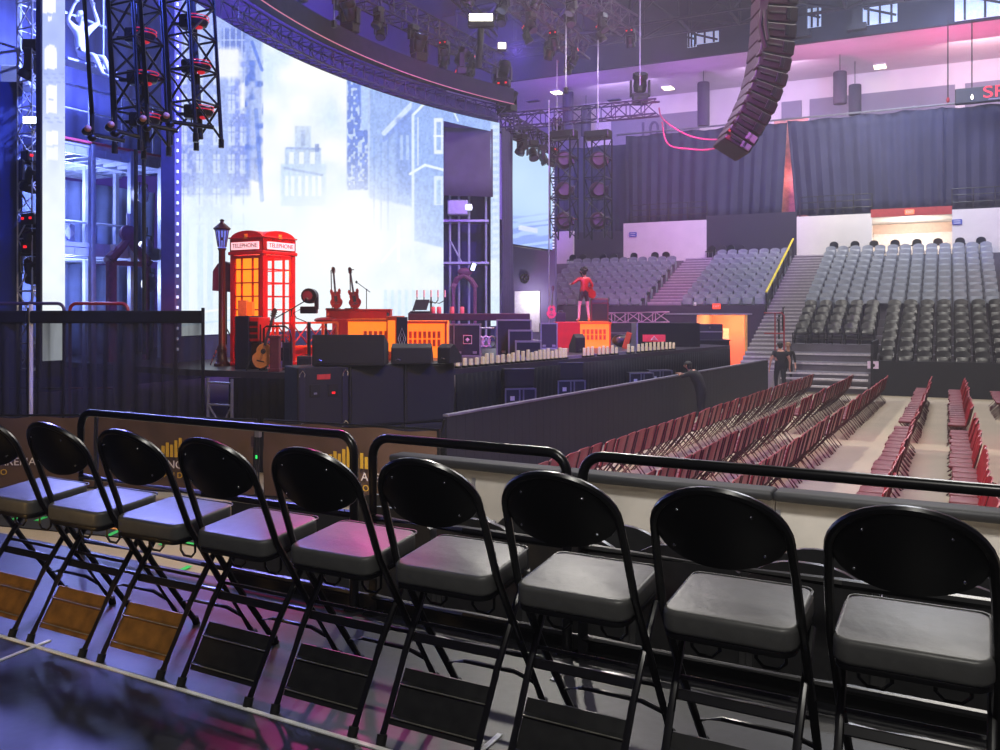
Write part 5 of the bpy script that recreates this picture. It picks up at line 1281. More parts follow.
# ================================================================== the far seating bowl
YF, TR, RI = 33.4, .85, .305
ZS = .73
M_conc = mat('bowl_concrete', (.40, .38, .42), .8, 0, .12, 1.5); M_dark = mat('dark_fascia', (.09, .09, .13), .7, 0, .15, 2)
M_gseat = mat('grey_seat_plastic', (.47, .49, .54), .40, 0, .08, 9, spec=.5); M_bseat = mat('black_seat_plastic', (.035, .04, .075), .33, 0, .15, 9, spec=.6)
XR0, XR1 = -5.5, 2.0
def tiers(name, x0, x1, k0, k1, zbase=0, m=M_conc):
    mb = MB()
    for k in range(k0, k1): mb.box(((x0+x1)/2, YF+TR*k+TR/2, (zbase+ZS+RI*k)/2), (x1-x0, TR, ZS+RI*k-zbase))
    return struct(mb.build(name, m))
tiers('floor_tier_right', XR0, 6, 0, 17, 0)
tiers('floor_tier_mid', -10.9, -7.06, 7, 17, 2.84); tiers('floor_tier_left', -21, -12.7, 7, 17, 2.84)
# stairs with two steps per row
def stairs(name, x0, x1, k0, k1, zb):
    mb = MB()
    for k in range(k0*2, k1*2): mb.box(((x0+x1)/2, YF+TR*k/2+TR/4, (ZS+RI*k/2+zb)/2), (x1-x0, TR/2, ZS+RI*k/2-zb))
    return struct(mb.build(name, mat('stair_concrete', (.55, .52, .56), .75, 0, .08, 2) if 'stair_concrete' not in MATS else MATS['stair_concrete']))
stairs('floor_stairs_right', -7.06, XR0, 0, 17, 0); stairs('floor_stairs_left', -12.7, -10.9, 7, 17, 2.8)
M_nose = mat('stair_nosing', (.75, .72, .75), .6)
def build_stand_seat(m, name, group):
    vs = []; fs = []; nx, nz = 6, 4
    for s_ in (0, 1):
        for i in range(nx+1):
            u = -1+2*i/nx; x = .235*u; zt = .82-.09*abs(u)**2.5
            for j in range(nz+1):
                v = j/nz; z = .36+(zt-.36)*v; vs.append((x, .08+.12*v-.05*u*u+(.05 if s_ else 0), z))
    k = (nx+1)*(nz+1)
    for i in range(nx):
        for j in range(nz):
            a = i*(nz+1)+j; fs += [(a, a+nz+1, a+nz+2, a+1), (k+a, k+a+1, k+a+nz+2, k+a+nz+1)]
    for i in range(nx):
        for j in (0, nz): a = i*(nz+1)+j; fs.append((a, k+a, k+a+nz+1, a+nz+1))
    for j in range(nz):
        for i in (0, nx): a = i*(nz+1)+j; fs.append((a, a+1, k+a+1, k+a))
    b = MB().add(vs, fs)
    b.box((0, -.02, .47), (.42, .07, .3), Matrix.Rotation(-.35, 3, 'X'), .03)
    for s in (-1, 1): b.box((s*.245, .02, .25), (.03, .3, .5), None, .008)
    o = b.build(name, m, None, True); tag(o, '', 'seat', group); return o
SG = build_stand_seat(M_gseat, 'stadium_seat', 'grey stadium seats in the far stands'); SB = build_stand_seat(M_bseat, 'stadium_seat', 'black stadium seats in the far right stand')
su = {SG: False, SB: False}
def put(src, x, k, label):
    loc = (x, YF+TR*k+.42, ZS+RI*k)
    q = pix((x, loc[1], loc[2]+.6))
    if q[0] < 520 or q[0] > 1008: return
    if not su[src]: o = src; su[src] = True
    else: o = src.copy(); COL.objects.link(o)
    o.location = loc; o['label'] = label
PW = .53
def block(src, x0, x1, k0, k1, colr, stand):
    n = int((x1-x0)/PW); pw = (x1-x0)/n
    for k in range(k1-1, k0-1, -1):
        for i in range(n):
            put(src, x0+pw*(i+.5), k, f'{colr} seat {ORD[i+1]} from the left, {ORD[k1-k]} row from the top of the {stand}')
block(SG, XR0, XR1-.2, 7, 16, 'grey', 'right stand')
block(SB, XR0+.05, -2.45, 3, 7, 'black', 'left black block')
block(SB, -2.25, XR1-.1, 0, 7, 'black', 'lower right block')
block(SG, -10.85, -7.1, 7, 16, 'grey', 'middle stand')
block(SG, -18.6, -12.75, 7, 15, 'grey', 'left stand')
block(SG, 2.75, 3.9, 7, 16, 'grey', 'sliver of stand at the right edge')
# front walls
fr = MB(); fr.box((.85, YF-.06, .6), (6.4, .12, 1.2)); struct(fr.build('wall_stand_front', mat('navy_fascia', (.045, .055, .10), .7, 0, .15, 2)))
# empty step platforms left of the lower right block
o = struct(MB().box((-2.38, YF+TR*1.5, .9), (.08, TR*3.4, 1.9)).build('wall_stand_side', M_dark))
st_ = MB()
for k in range(0, 3): st_.box((-3.95, YF+TR*k-.01, ZS+RI*k-.05), (2.9, .06, .07))
for z_, y_ in ((.5, -.25), (.26, -.5)): st_.box((-3.95, YF+y_, z_), (2.9, .24, .06))
for k in range(1, 34): st_.box(((-7.06+XR0)/2, YF+TR*k/2-.01, ZS+RI*k/2-.035), (XR0+7.06-.04, .05, .05))
for k in range(15, 34): st_.box((-11.8, YF+TR*k/2-.01, ZS+RI*k/2-.035), (1.76, .05, .05))
struct(st_.build('trim_nosing', M_nose)) 
t = thing('stand_railing', 'dark railing in front of the black seat block at the left of the right stand', 'railing', (XR0, YF+TR*3-.1, ZS+RI*3))
for k in range(7): MB().cyl((.1+k*.48, 0, 0), (.1+k*.48, 0, .42), .02, 6).build('post', M_black, t)
for z in (.2, .42): MB().cyl((.1, 0, z), (2.98, 0, z), .02, 6).build('bar', M_black, t)
# vomitory wall under middle and left stands, with lit opening
zc = ZS+RI*7
VY = YF+TR*7
M_or_room = mat('vomitory_wall', (.90, .56, .40), .7, 0, .05, 2)
x_o0, x_o1 = at_Y(697, 330, VY).x, at_Y(748, 330, VY).x; zo = min(2.74, at_Y(720, 312.5, VY).z)
w_ = MB(); w_.box(((x_o0-21)/2, VY-.05, zc/2+.15), (x_o0+21, .1, zc+.3)); w_.box(((x_o1-7.06)/2, VY-.05, zc/2+.15), (-7.06-x_o1, .1, zc+.3)); w_.box(((x_o0+x_o1)/2, VY-.05, (zo+zc+.3)/2), (x_o1-x_o0, .1, zc+.3-zo)); struct(w_.build('wall_vomitory', mat('plum_fascia', (.22, .17, .26), .75, 0, .1, 2)))
rm = MB(); rm.box(((x_o0+x_o1)/2, VY+3, zo/2), (x_o1-x_o0+.3, .1, zo)); rm.box((x_o1+.05, VY+1.5, zo/2), (.1, 3, zo)); rm.box((x_o0-.05, VY+1.5, zo/2), (.1, 3, zo)); rm.box(((x_o0+x_o1)/2, VY+1.5, zo+.03), (x_o1-x_o0+.3, 3, .08)); struct(rm.build('wall_vomitory_room', M_or_room))
dr_ = MB(); xa, xb = at_Y(719, 340, VY+2.9).x, at_Y(729, 340, VY+2.9).x; dr_.box(((xa+xb)/2, VY+2.92, 1.05), (xb-xa, .06, 2.1)); struct(dr_.build('door_1', mat('pale_door', (.85, .85, .72), .6), None))
struct(MB().box((x_o1-.06, VY-.12, zo/2), (.12, .08, zo)).build('trim_1', mat('yellow_jamb', (.95, .72, .35), .6)))
struct(MB().box(((x_o0+x_o1)/2-.6, VY-.12, zo+.04), (x_o1-x_o0+1.6, .08, .07)).build('trim_2', M_alu))
lamp('POINT', 'vomitory_light', ((x_o0+x_o1)/2, VY+1.6, zo-.4), None, 150, (1, .80, .66), .3)
q = at_Y(716.5, 306.3, VY-.14); t = thing('exit_sign', 'small red lit exit sign above the orange vomitory', 'sign', q); MB().box((0, 0, 0), (.36, .06, .24), None, .02).build('housing', mat('exit_red', (.9, .25, .15), .5, emit=(1, .3, .15), es=.9), t); text('EXIT', .14, M_white, t, (0, -.035, 0), (PI/2, 0, 0))
q = at_Y(695, 304, VY-.12); t = thing('emergency_light', 'tiny pale wall light left of the exit sign', 'light', q); MB().box((0, 0, 0), (.12, .06, .16), None, .02).build('housing', M_white, t); MB().ball((0, -.04, 0), .04).build('lamp', M_white, t)
# light-trimmed ledge with a truss lying under the left stand
A = at_Y(600, 318, VY-.7); B = at_Y(668, 317, VY-.7)
truss('lying_truss', 'pale truss lying along the wall under the left stand', [A, B], .45, mat('pale_truss', (.75, .62, .72), .4), step=.6, r=.035)
sp_ = MB()
for z in (.75, 1.15, 1.55, 1.9): sp_.box((-14.6, VY-.7, z), (3.2, .5, .06))
o = sp_.build('bleacher_steps', M_conc); tag(o, 'folded bleacher boards stacked under the left stand behind the performer', 'steps')
for k in range(4):
    pass
# cream concourse walls, portal, railings
YW = YF+TR*17; zw0 = ZS+RI*16
def wall_seg(n, px0, px1, ztop, zbot=None, m=M_cream, Y=YW, side='far'):
    x0, x1 = at_Y(px0, 240, Y).x, at_Y(px1, 240, Y).x; zb_ = (zw0-.3 if zbot is None else zbot)
    return struct(MB().box(((x0+x1)/2, Y, (ztop+zb_)/2), (x1-x0, .2, ztop-zb_)).build(n, m))
zt1 = at_Y(840, 215, YW).z; zt0 = at_Y(660, 222, YW).z
wall_seg('wall_concourse_left', 624, 707, zt0, None, mat('cream_concourse', (.86, .84, .82), .75, 0, .04, 1.5)); wall_seg('wall_concourse_mid', 797, 872, zt1, None, MATS['cream_concourse']); wall_seg('wall_concourse_right', 952, 1040, zt1, None, MATS['cream_concourse'])
wall_seg('wall_concourse_dark', 707, 797, zt0+.2, None, mat('dark_purple_wall', (.16, .14, .22), .8)); wall_seg('wall_concourse_purple', 560, 624, zt0-.4, None, MATS['dark_purple_wall'])  # far left stretch shares the dark purple of the middle one
# small pale wall piece at left behind the towers
wall_seg('wall_concourse_pale', 552, 574, zt0-.3, None, MATS['cream_concourse'], YW-.15)
struct(MB().box((0, YW+4, zw0-.1), (60, 9, .2)).build('floor_concourse', M_conc))
# portal with red header and bright corridor
xa, xb = at_Y(871, 225, YW).x, at_Y(952, 225, YW).x; zr0, zr1 = at_Y(910, 216, YW).z, at_Y(910, 208, YW).z
struct(MB().box(((xa+xb)/2, YW-.06, (zr0+zr1)/2), (xb-xa, .14, zr1-zr0)).build('trim_portal_header', mat('red_header', (.66, .22, .22), .6)))
t = thing('exit_sign', 'small orange exit sign on the red header of the upper portal', 'sign', at_Y(909.5, 212, YW-.16)); MB().box((0, 0, 0), (.42, .05, .24), None, .02).build('housing', mat('exit_amber', (.95, .5, .35), .5, emit=(1, .5, .3), es=.7), t); text('EXIT', .15, M_white, t, (0, -.03, 0), (PI/2, 0, 0))
pw = MB(); pw.box(((xa+xb)/2, YW+4.9, (zw0+zr0)/2), (xb-xa+.6, .1, zr0-zw0+.2)); struct(pw.build('wall_portal_back', mat('corridor_white', (.92, .88, .84), .7)))
pw = MB(); pw.box(((xa+xb)/2, YW+4.8, zw0+1.75), (xb-xa+.5, .06, .5)); struct(pw.build('trim_portal_band', mat('pinkish_band', (.80, .68, .60), .7)))
struct(MB().box(((xa+xb)/2, YW+2.6, zr0+.12), (xb-xa+.7, 4.8, .1)).build('ceiling_portal', M_cream))
pw = MB(); pw.box((xa-.3, YW+2.5, (zw0+zr0)/2), (.1, 4.6, zr0-zw0)); pw.box((xb+.3, YW+2.5, (zw0+zr0)/2), (.1, 4.6, zr0-zw0)); struct(pw.build('wall_portal_sides', MATS['corridor_white']))
lamp('POINT', 'portal_light', ((xa+xb)/2, YW+2.4, zw0+1.5), None, 330, (1, .97, .95), .5)
for px_, py_, lab in ((633, 234.5, 'small blue section sign on the cream wall above the left stand'), (957, 222, 'small blue section sign on the cream wall right of the portal')):
    q = at_Y(px_, py_, YW-.13); t = thing('section_sign', lab, 'sign', q); MB().box((0, 0, 0), (.42, .03, .25), None, .006).build('plate', mat('sign_blue', (.15, .25, .65), .5) if px_ < 700 else MATS['sign_blue'], t)
    for z in (.05, -.05): MB().box((0, -.018, z), (.3, .008, .035)).build('text_line', M_white, t)
q = at_Y(873, 365, YF-.14); t = thing('row_sign', 'small pale square sign with a mark on the dark stand front', 'sign', q); MB().box((0, 0, 0), (.36, .03, .26), None, .005).build('plate', mat('pale_lilac', (.88, .78, .9), .6), t); MB().ball((.02, -.02, -.01), (.05, .01, .06), 8, 5).build('mark', M_black, t)
# railings on top of the cream walls
def railing(lab, px0, px1, z, Y, n):
    x0, x1 = at_Y(px0, 200, Y).x, at_Y(px1, 200, Y).x; t = thing('mezzanine_railing', lab, 'railing', (x0, Y, z), 0, 'mezzanine railings'); w = x1-x0
    for k in range(n+1): MB().cyl((w*k/n, 0, 0), (w*k/n, 0, 1.0), .03, 6).build('post', M_truss, t)
    for h in (.35, .7, 1.0): MB().cyl((0, 0, h), (w, 0, h), .025, 6).build('bar', M_truss, t)
railing('dark railing on top of the cream wall above the left stand', 631, 707, zt0, YW, 4); railing('dark railing on top of the cream wall left of the portal', 800, 872, zt1, YW, 4); railing('dark railing on top of the cream wall at the right edge', 952, 1040, zt1, YW, 4)
# yellow handrail and stair rails
A = Vector((-7.06, YF+TR*7+.2, ZS+RI*7+.85)); B = Vector((-7.06, YF+TR*16, ZS+RI*16+.95))
t = thing('stair_handrail', 'bright yellow sloping handrail beside the stairs of the right stand', 'rail', A); MB().cyl((0, 0, 0), B-A, .05, 8).build('yellow_bar', mat('yellow_paint', (.90, .82, .18), .5), t)
for k in range(6): P = (B-A)*(k/5); MB().cyl(P-Vector((0, 0, .85)), P, .035, 6).build('post', M_truss, t)
MB().box(tuple((B-A)/2-Vector((0.05, 0, .5))), (.06, (B-A).y, .3), Matrix.Rotation(math.atan2(B.z-A.z, B.y-A.y), 3, 'X')).build('side_panel', M_dark, t)
# red hoop and dark rails at the stair foot
q = at_Y(775, 328, YF+1.2); t = thing('stair_handrail', 'red hoop handrail low on the far stairs', 'rail', (q.x, q.y, ZS+RI*1.3)); zz = at_Y(775, 313, YF+1.2).z-t.location.z
MB().tube([(-.4, 0, zz), (.25, 0, zz), (.33, 0, zz-.1), (.33, 0, 0)], .03, 6).build('hoop', M_redc, t, True); MB().cyl((-.4, 0, zz*.55), (.33, 0, zz*.55), .025, 6).build('bar', M_redc, t); MB().cyl((0, 0, 0), (0, 0, zz), .025, 6).build('post', M_redc, t)
for i, (px_, k) in enumerate(((779, 3.5), (783, 4.5))):
    Yk = YF+TR*k; q = at_Y(px_, 300, Yk); t = thing('stair_handrail', f'dark stair handrail post on the far stairs, {"lower" if i == 0 else "upper"} one', 'rail', (q.x, Yk, ZS+RI*k)); MB().cyl((0, 0, 0), (0, 0, .95), .035, 6).build('post', M_black, t); MB().cyl((0, -.3, .75), (0, .3, .97), .035, 6).build('rail', M_black, t); MB().box((0, 0, .45), (.05, .2, .5)).build('plate', M_black, t)
# chairs standing on the concourse behind the top rows
def build_small():
    t = thing('concourse_chair', '', 'chair', group='loose chairs on the concourse behind the stands')
    MB().prism([(-.21, .46), (.21, .46), (.21, .62)]+[(.21*math.cos(a), .62+.17*math.sin(a)) for a in [PI*k/10 for k in range(1, 10)]]+[(-.21, .62)], -.03, .03).build('backrest', M_bseat, t); MB().box((0, -.22, .46), (.42, .42, .06), None, .02).build('seat', M_bseat, t)
    for s in (-1, 1):
        MB().cyl((s*.2, .05, 0), (s*.2, .0, .6), .015, 6).build('leg', M_alu, t); MB().cyl((s*.2, -.4, 0), (s*.2, -.38, .45), .015, 6).build('leg', M_alu, t)
    return t
SC = build_small(); scu = False
for grp, xs_, kk in (('left stand', (573, 583, 603, 614, 634, 655, 666), 15), ('middle stand', (712, 722, 731, 741), 16), ('right stand', (834, 855, 874, 895, 917, 938, 960, 981), 16)):
    for i, px_ in enumerate(xs_):
        Y = YF+TR*kk+.5; x = at_Y(px_, 240, Y).x; loc = (x, Y, ZS+RI*kk); lab = f'loose chair {ORD[i+1]} from the left behind the top row of the {grp}'
        if not scu: o = SC; scu = True; o.location = loc; o['label'] = lab
        else: o = dup(SC, loc, random.uniform(-.2, .2), lab)
struct(MB().box((-16.9, YF+TR*15.5, (ZS+RI*15)/2+1), (8.3, TR*1.2, ZS+RI*15-2)).build('floor_concourse_left', M_conc))
# black curtains closing the upper bowl
M_curt = mat('charcoal_curtain', (.19, .19, .30), .9, 0, .12, 1.2)
YC = YW+1.2; zc0 = zt0-.9
def curtain(label, px0, px1, ztop, zbot, Y, slant0=0, slant1=0, grp='charcoal curtains closing the upper bowl'):
    x0, x1 = at_Y(px0, 170, Y).x, at_Y(px1, 170, Y).x; w = x1-x0; nx, nz = max(16, int(w*9)), 8; vs = []
    for i in range(nx+1):
        u = i/nx; ph = 2*PI*u*w/.62+1.6*math.sin(u*w*.7)
        for j in range(nz+1):
            v = j/nz; a = x0+slant0*(1-v)+(w-(slant0-slant1)*(1-v))*u
            vs.append((a, Y+.10*math.sin(ph)*(1.1-.5*v)+.05*math.sin(u*w*2+4*v), zbot+(ztop-zbot)*v-.10*math.sin(PI*((u*w/1.9) % 1))*(1 if j == nz else 0)))
    fs = [(i*(nz+1)+j, (i+1)*(nz+1)+j, (i+1)*(nz+1)+j+1, i*(nz+1)+j+1) for i in range(nx) for j in range(nz)]
    o = MB().add(vs, fs).build('curtain', M_curt, None, True); tag(o, label, 'curtain', grp); md = o.modifiers.new('t', 'SOLIDIFY'); md.thickness = .02; return o
zt_c = at_Y(840, 116, YC).z
xg = at_Y(787, 150, YC).x; 
curtain('charcoal curtain left of the slit of light, above the middle stand', 626, 787.2, zt_c, zr1+.02, YC, 0, -.30)
curtain('charcoal curtain right of the slit of light, beside the scoreboard', 787.4, 943, zt_c, zr1+.02, YC, .42, 0); curtain('charcoal curtain at the right edge under the scoreboard', 943, 1080, zt_c-.05, zr1+.02, YC+.03)
curtain('charcoal curtain behind the two hanging light towers', 545, 628, zt_c-.2, zt0-.9, YC+1.0)
struct(MB().box((at_Y(791, 190, YC+1.6).x, YC+1.6, zt0+2.6), (1.8, .1, 6)).build('wall_behind_slit', mat('pink_lit_seats', (.85, .58, .56), .7, 0, .3, 3)))  # plain wall for the seats beyond, pink light put into its colour
t = thing('curtain_pipe', 'pale pipe along the top edge of the upper charcoal curtains', 'pipe', (0, YC-.15, zt_c+.06)); x0, x1 = at_Y(618, 130, YC).x, at_Y(1060, 130, YC).x
MB().cyl((x0, 0, 0), (x1, 0, 0), .05, 6).build('pipe', M_alu, t)
for k in range(8): MB().cyl((x0+(x1-x0)*k/7, 0, -.1), (x0+(x1-x0)*k/7, .12, .1), .03, 6).build('hook', M_alu, t)
# ------------------------------------------------------------------ upper ring: back wall, soffit, roof
YB = YC+8.0; ZC = at_Y(1000, 17, YC).z
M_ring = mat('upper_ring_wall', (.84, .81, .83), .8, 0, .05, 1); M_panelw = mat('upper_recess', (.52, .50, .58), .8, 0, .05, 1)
struct(MB().box((-6, YB, zt_c+1.5), (60, .2, ZC-zt_c+6)).build('wall_upper_ring', M_ring))
struct(MB().box((-6, (YC+YB)/2+.0, ZC+.1), (60, YB-YC+.4, .2)).build('ceiling_soffit', M_ring))
struct(MB().box((-6, YC-.1, ZC+2.2), (60, .25, 4.6)).build('wall_roof_fascia', mat('roof_fascia', (.15, .145, .22), .8, 0, .12, 1)))
n_ = 0
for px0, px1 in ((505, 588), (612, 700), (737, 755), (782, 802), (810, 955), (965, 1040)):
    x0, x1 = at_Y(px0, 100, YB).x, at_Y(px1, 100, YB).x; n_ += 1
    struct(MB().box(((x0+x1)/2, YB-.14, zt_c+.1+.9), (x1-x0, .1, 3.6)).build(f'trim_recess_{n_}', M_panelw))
for i, (px_, py_) in enumerate(((557, 92), (668, 87.5), (880, 66))):
    q = at_z(px_, py_, ZC-.04); t = thing('ceiling_light', f'bright rectangular downlight in the upper ceiling ring, {ORD[i+1]} from the left', 'light', q, 0, 'downlights in the upper ring'); MB().box((0, 0, 0), (.7, .9, .08), None, .01).build('frame', M_white, t); MB().box((0, 0, -.05), (.6, .8, .03)).build('diffuser', mat('down_hot', (1, .95, .8), .4, emit=(1, .93, .75), es=7) if i == 0 else MATS['down_hot'], t)
for i, (px_, py_) in enumerate(((533, 101), (614, 100), (682, 95), (876, 76))):
    q = at_z(px_, py_, ZC-.03); t = thing('ceiling_vent', f'grey slot vent in the upper ceiling ring, {ORD[i+1]} from the left', 'vent', q, 0, 'vents in the upper ring'); MB().box((0, 0, 0), (.9, .5, .05)).build('frame', M_panelw, t); MB().box((0, 0, -.03), (.8, .4, .03)).build('grille', M_dark, t)
# hanging cylinders
M_cylg = mat('grey_violet_felt', (.26, .25, .32), .85, 0, .1, 6)
for i, (px_, y0_, y1_, w_, Y) in enumerate(((568, 92, 137, 11, YC+3.2), (586, 107, 136, 10, YC+5.6), (703.5, 82.5, 126, 12, YC+3.2), (840, 72, 104, 13, YC+3.2), (855, 85, 115, 12, YC+5.0))):
    a, b = at_Y(px_, y0_, Y), at_Y(px_, y1_, Y); r = w_*(a-EYE).dot(FP)/FPX/2
    t = thing('hanging_cylinder', f'grey cylindrical speaker hanging in the upper ring, {ORD[i+1]} from the left', 'speaker', (b.x, Y, b.z), 0, 'hanging cylinders'); h = a.z-b.z
    MB().lathe([(r*.94, 0), (r, .06), (r, h-.06), (r*.94, h)], n=20).build('drum', M_cylg, t, True); MB().cyl((0, 0, h), (0, 0, ZC-b.z), .02, 5).build('cable', M_rubber, t); MB().lathe([(r*1.02, h*.5), (r*1.03, h*.5+.05), (r*1.02, h*.5+.1)], n=20).build('band', M_cylg, t)
# section number on the wall and the scoreboard
M_num = mat('dark_number', (.33, .3, .42), .7)
q = at_Y(654, 130, YB-.25); t = thing('section_number', 'dark number 101 on the upper wall half hidden by the curtain', 'sign', q); text('101', 1.5, M_num, t, (0, 0, 0), (PI/2, 0, 0), 'digits', .04)
q0, q1 = at_Y(955, 97, YC-1), at_Y(1060, 97, YC-1); w = q1.x-q0.x; t = thing('led_scoreboard', 'black scoreboard with red dot letters at the right edge above the curtain', 'scoreboard', (q0.x, YC-1, at_Y(955, 105, YC-1).z)); h = at_Y(955, 90, YC-1).z-t.location.z
MB().box((w/2, 0, h/2), (w, .4, h), None, .03).build('housing', M_mh, t); MB().box((w/2+.5, -.21, h*.55), (w-1.4, .02, h*.6)).build('display', mat('display_dark', (.16, .06, .1), .5), t)
text('SPH', .78, mat('red_dots', (.9, .15, .2), .5, emit=(1, .12, .2), es=.55), t, (1.15, -.24, h*.56), (PI/2, 0, 0), 'red_letters', .01, 'LEFT', 1.3)
MB().box((w/2+.3, -.21, h*.12), (w-2.2, .02, .05)).build('small_caption', M_panelw, t); MB().ball((.72, -.22, h*.35), (.05, .04, .12), 8, 6).build('white_lamp', M_hot, t)
for px_, yt_ in ((948, 20), (972, 20)):
    q = at_Y(px_, yt_, YC-1); t2 = thing('suspension_cable', f'thin dark cable above the scoreboard, {"left" if px_ < 960 else "right"} one', 'cable', (q.x, YC-1, at_Y(px_, 100 if px_ < 950 else 88, YC-1).z)); MB().cyl((0, 0, 0), (0, 0, q.z-t2.location.z), .03, 5).build('cable', M_rubber, t2)
    if px_ < 950: MB().ball((0, 0, 0), (.08, .08, .14), 8, 6).build('red_weight', M_redc, t2)
# roof: dark deck with steel trusses and bright openings
struct(MB().box((-6, 30, 23.5), (90, 70, .3)).build('ceiling_roof', mat('roof_deck', (.17, .165, .24), .85, 0, .15, .6)))
M_roof = mat('roof_steel', (.13, .13, .19), .6, 0, .15, 3)
def roof_truss(lab, A, B, size): return truss('roof_truss', lab, [A, B], size, M_roof, 'roof trusses', step=2.6, r=.14)
roof_truss('heavy dark roof truss along the upper ring front', Vector((-26, YC-2, ZC+2.4)), Vector((14, YC-2, ZC+2.4)), 2.4)
roof_truss('heavy dark roof truss crossing the hall at upper right', Vector((3.0, 25, 21.2)), Vector((3.0, YC-3, 20.5)), 2.4); roof_truss('heavy dark roof truss crossing the hall at top centre', Vector((-9.5, 25, 21.2)), Vector((-9.5, YC-3, 20.5)), 2.4)
for i, (px_, w_) in enumerate(((812, .9), (880, 1.6), (985, 2.6), (705, 1.5), (692, .5))):
    y_ = (18, 14, 3, 38, 40)[i]; q = at_Y(px_, y_ if i < 3 else y_, YC-.3); t = thing('roof_opening', f'bright slot opening with bars in the roof fascia, {("left of the line array side", "middle", "rightmost", "left small", "leftmost narrow")[i]} one', 'opening', q); h = (1.0, 1.0, 1.4, .6, .8)[i]
    MB().box((0, 0, 0), (w_, .06, h)).build('bright_panel', mat('opening_glow', (.85, .9, 1), .5, emit=(.75, .82, .95), es=.42) if i == 0 else MATS['opening_glow'], t); m = MB()
    for k in range(3): m.box((-w_/2+w_*(k+.5)/3, -.08, 0), (.1, .08, h))
    m.box((0, -.08, h*.1), (w_, .08, .1), Matrix.Rotation(.35, 3, 'Y')); m.build('bars', M_roof, t)
for i, px_ in enumerate((802, 857)):
    q = at_Y(px_, 30, YC-.6); t = thing('roof_column', f'dark steel column standing on the upper ring edge, {"left" if i == 0 else "right"} one', 'column', (q.x, YC-.6, ZC+.1)); MB().box((0, 0, 2), (.5, .4, 4)).build('shaft', M_roof, t); MB().box((0, 0, .15), (.9, .5, .3)).build('base', M_roof, t)
# side and back enclosure of the hall
struct(MB().box((-29, 26, 11), (.3, 80, 26)).build('wall_left', mat('purple_drape_wall', (.20, .17, .30), .9, 0, .12, .8)))
struct(MB().box((15, 26, 11), (.3, 80, 26)).build('wall_right', M_purplewall)); struct(MB().box((-6, -10, 11), (60, .3, 26)).build('wall_back', M_purplewall))
# violet wall with pale doorway behind the stage end
xw0, xw1 = at_Y(498, 290, 39.1).x, at_Y(556, 290, 39.1).x
struct(MB().box(((xw0+xw1)/2-2, 39.1, 3.3), (xw1-xw0+4, .2, 6.6)).build('wall_stage_end', mat('violet_wall', (.40, .37, .55), .8, 0, .08, 1)))
q0, q1 = at_Y(515, 311, 38.98), at_Y(540, 291, 38.98); struct(MB().box(((q0.x+q1.x)/2, 38.98, (q0.z-1+q1.z)/2), (q1.x-q0.x, .08, q1.z-q0.z+1)).build('door_2', mat('pale_doorway', (.85, .86, .90), .6)))
q = at_Y(524.5, 278.5, 38.9); t = thing('wall_fan', 'dark round fan ring on the violet wall behind the stage end', 'fan', q); MB().tube([(.2*math.cos(a), 0, .2*math.sin(a)) for a in [2*PI*i/16 for i in range(16)]], .05, 6, True).build('ring', M_mh, t); MB().ball((0, 0, 0), .07).build('hub', M_mh, t)
for k in range(4): MB().box((.1*math.cos(k*PI/2), -.01, .1*math.sin(k*PI/2)), (.16, .015, .05), Matrix.Rotation(-k*PI/2, 3, 'Y')).build('blade', M_mh, t)
# suspension lines
for i, (px_, yt_, yb_, dd_) in enumerate(((566, -5, 92, 30), (640, -5, 90, 30), (557, 60, 137, 32), (598, 40, 136, 31), (549, 100, 330, 28), (334, -4, 26, 24))):
    a, b = at_d(px_, yt_, dd_), at_d(px_, yb_, dd_); t = thing('hoist_cable', f'thin vertical hoist line at top centre, {ORD[i+1]} one counted along the rig', 'cable', (b.x, b.y, b.z), 0, 'thin hoist lines'); MB().cyl((0, 0, 0), (0, 0, a.z-b.z), .018, 5).build('line', M_alu, t); MB().box((0, 0, .05), (.12, .12, .2), None, .02).build('hook_block', M_mh, t)
# swagged pink cables from the outer truss end to the line array
for i, pts in enumerate((((659, 108), (664, 120), (690, 136), (720, 139), (735, 128), (745, 95), (758, 45), (764, -4)), ((662, 122), (668, 144), (690, 149), (712, 149), (733, 141)))):
    P = [at_d(x, y, 29.5-.6*k) for k, (x, y) in enumerate(pts)]; t = thing('swagged_cable', 'pink-lit cable swagged from the thin truss up past the line array' if i == 0 else 'lower pink-lit cable loop running to the line array foot', 'cable', P[0]); 
    cr_ = []
    for k in range(len(P)-1):
        p0, p1, p2, p3 = P[max(k-1, 0)], P[k], P[k+1], P[min(k+2, len(P)-1)]
        for s in range(6):
            u = s/6; cr_.append(.5*((2*p1)+(p2-p0)*u+(2*p0-5*p1+4*p2-p3)*u*u+(3*p1-p0-3*p2+p3)*u**3))
    MB().tube([p-P[0] for p in cr_+[P[-1]]], .026, 6).build('cable', mat('plum_cable', (.55, .22, .38), .5) if i == 0 else MATS['plum_cable'], t, True)
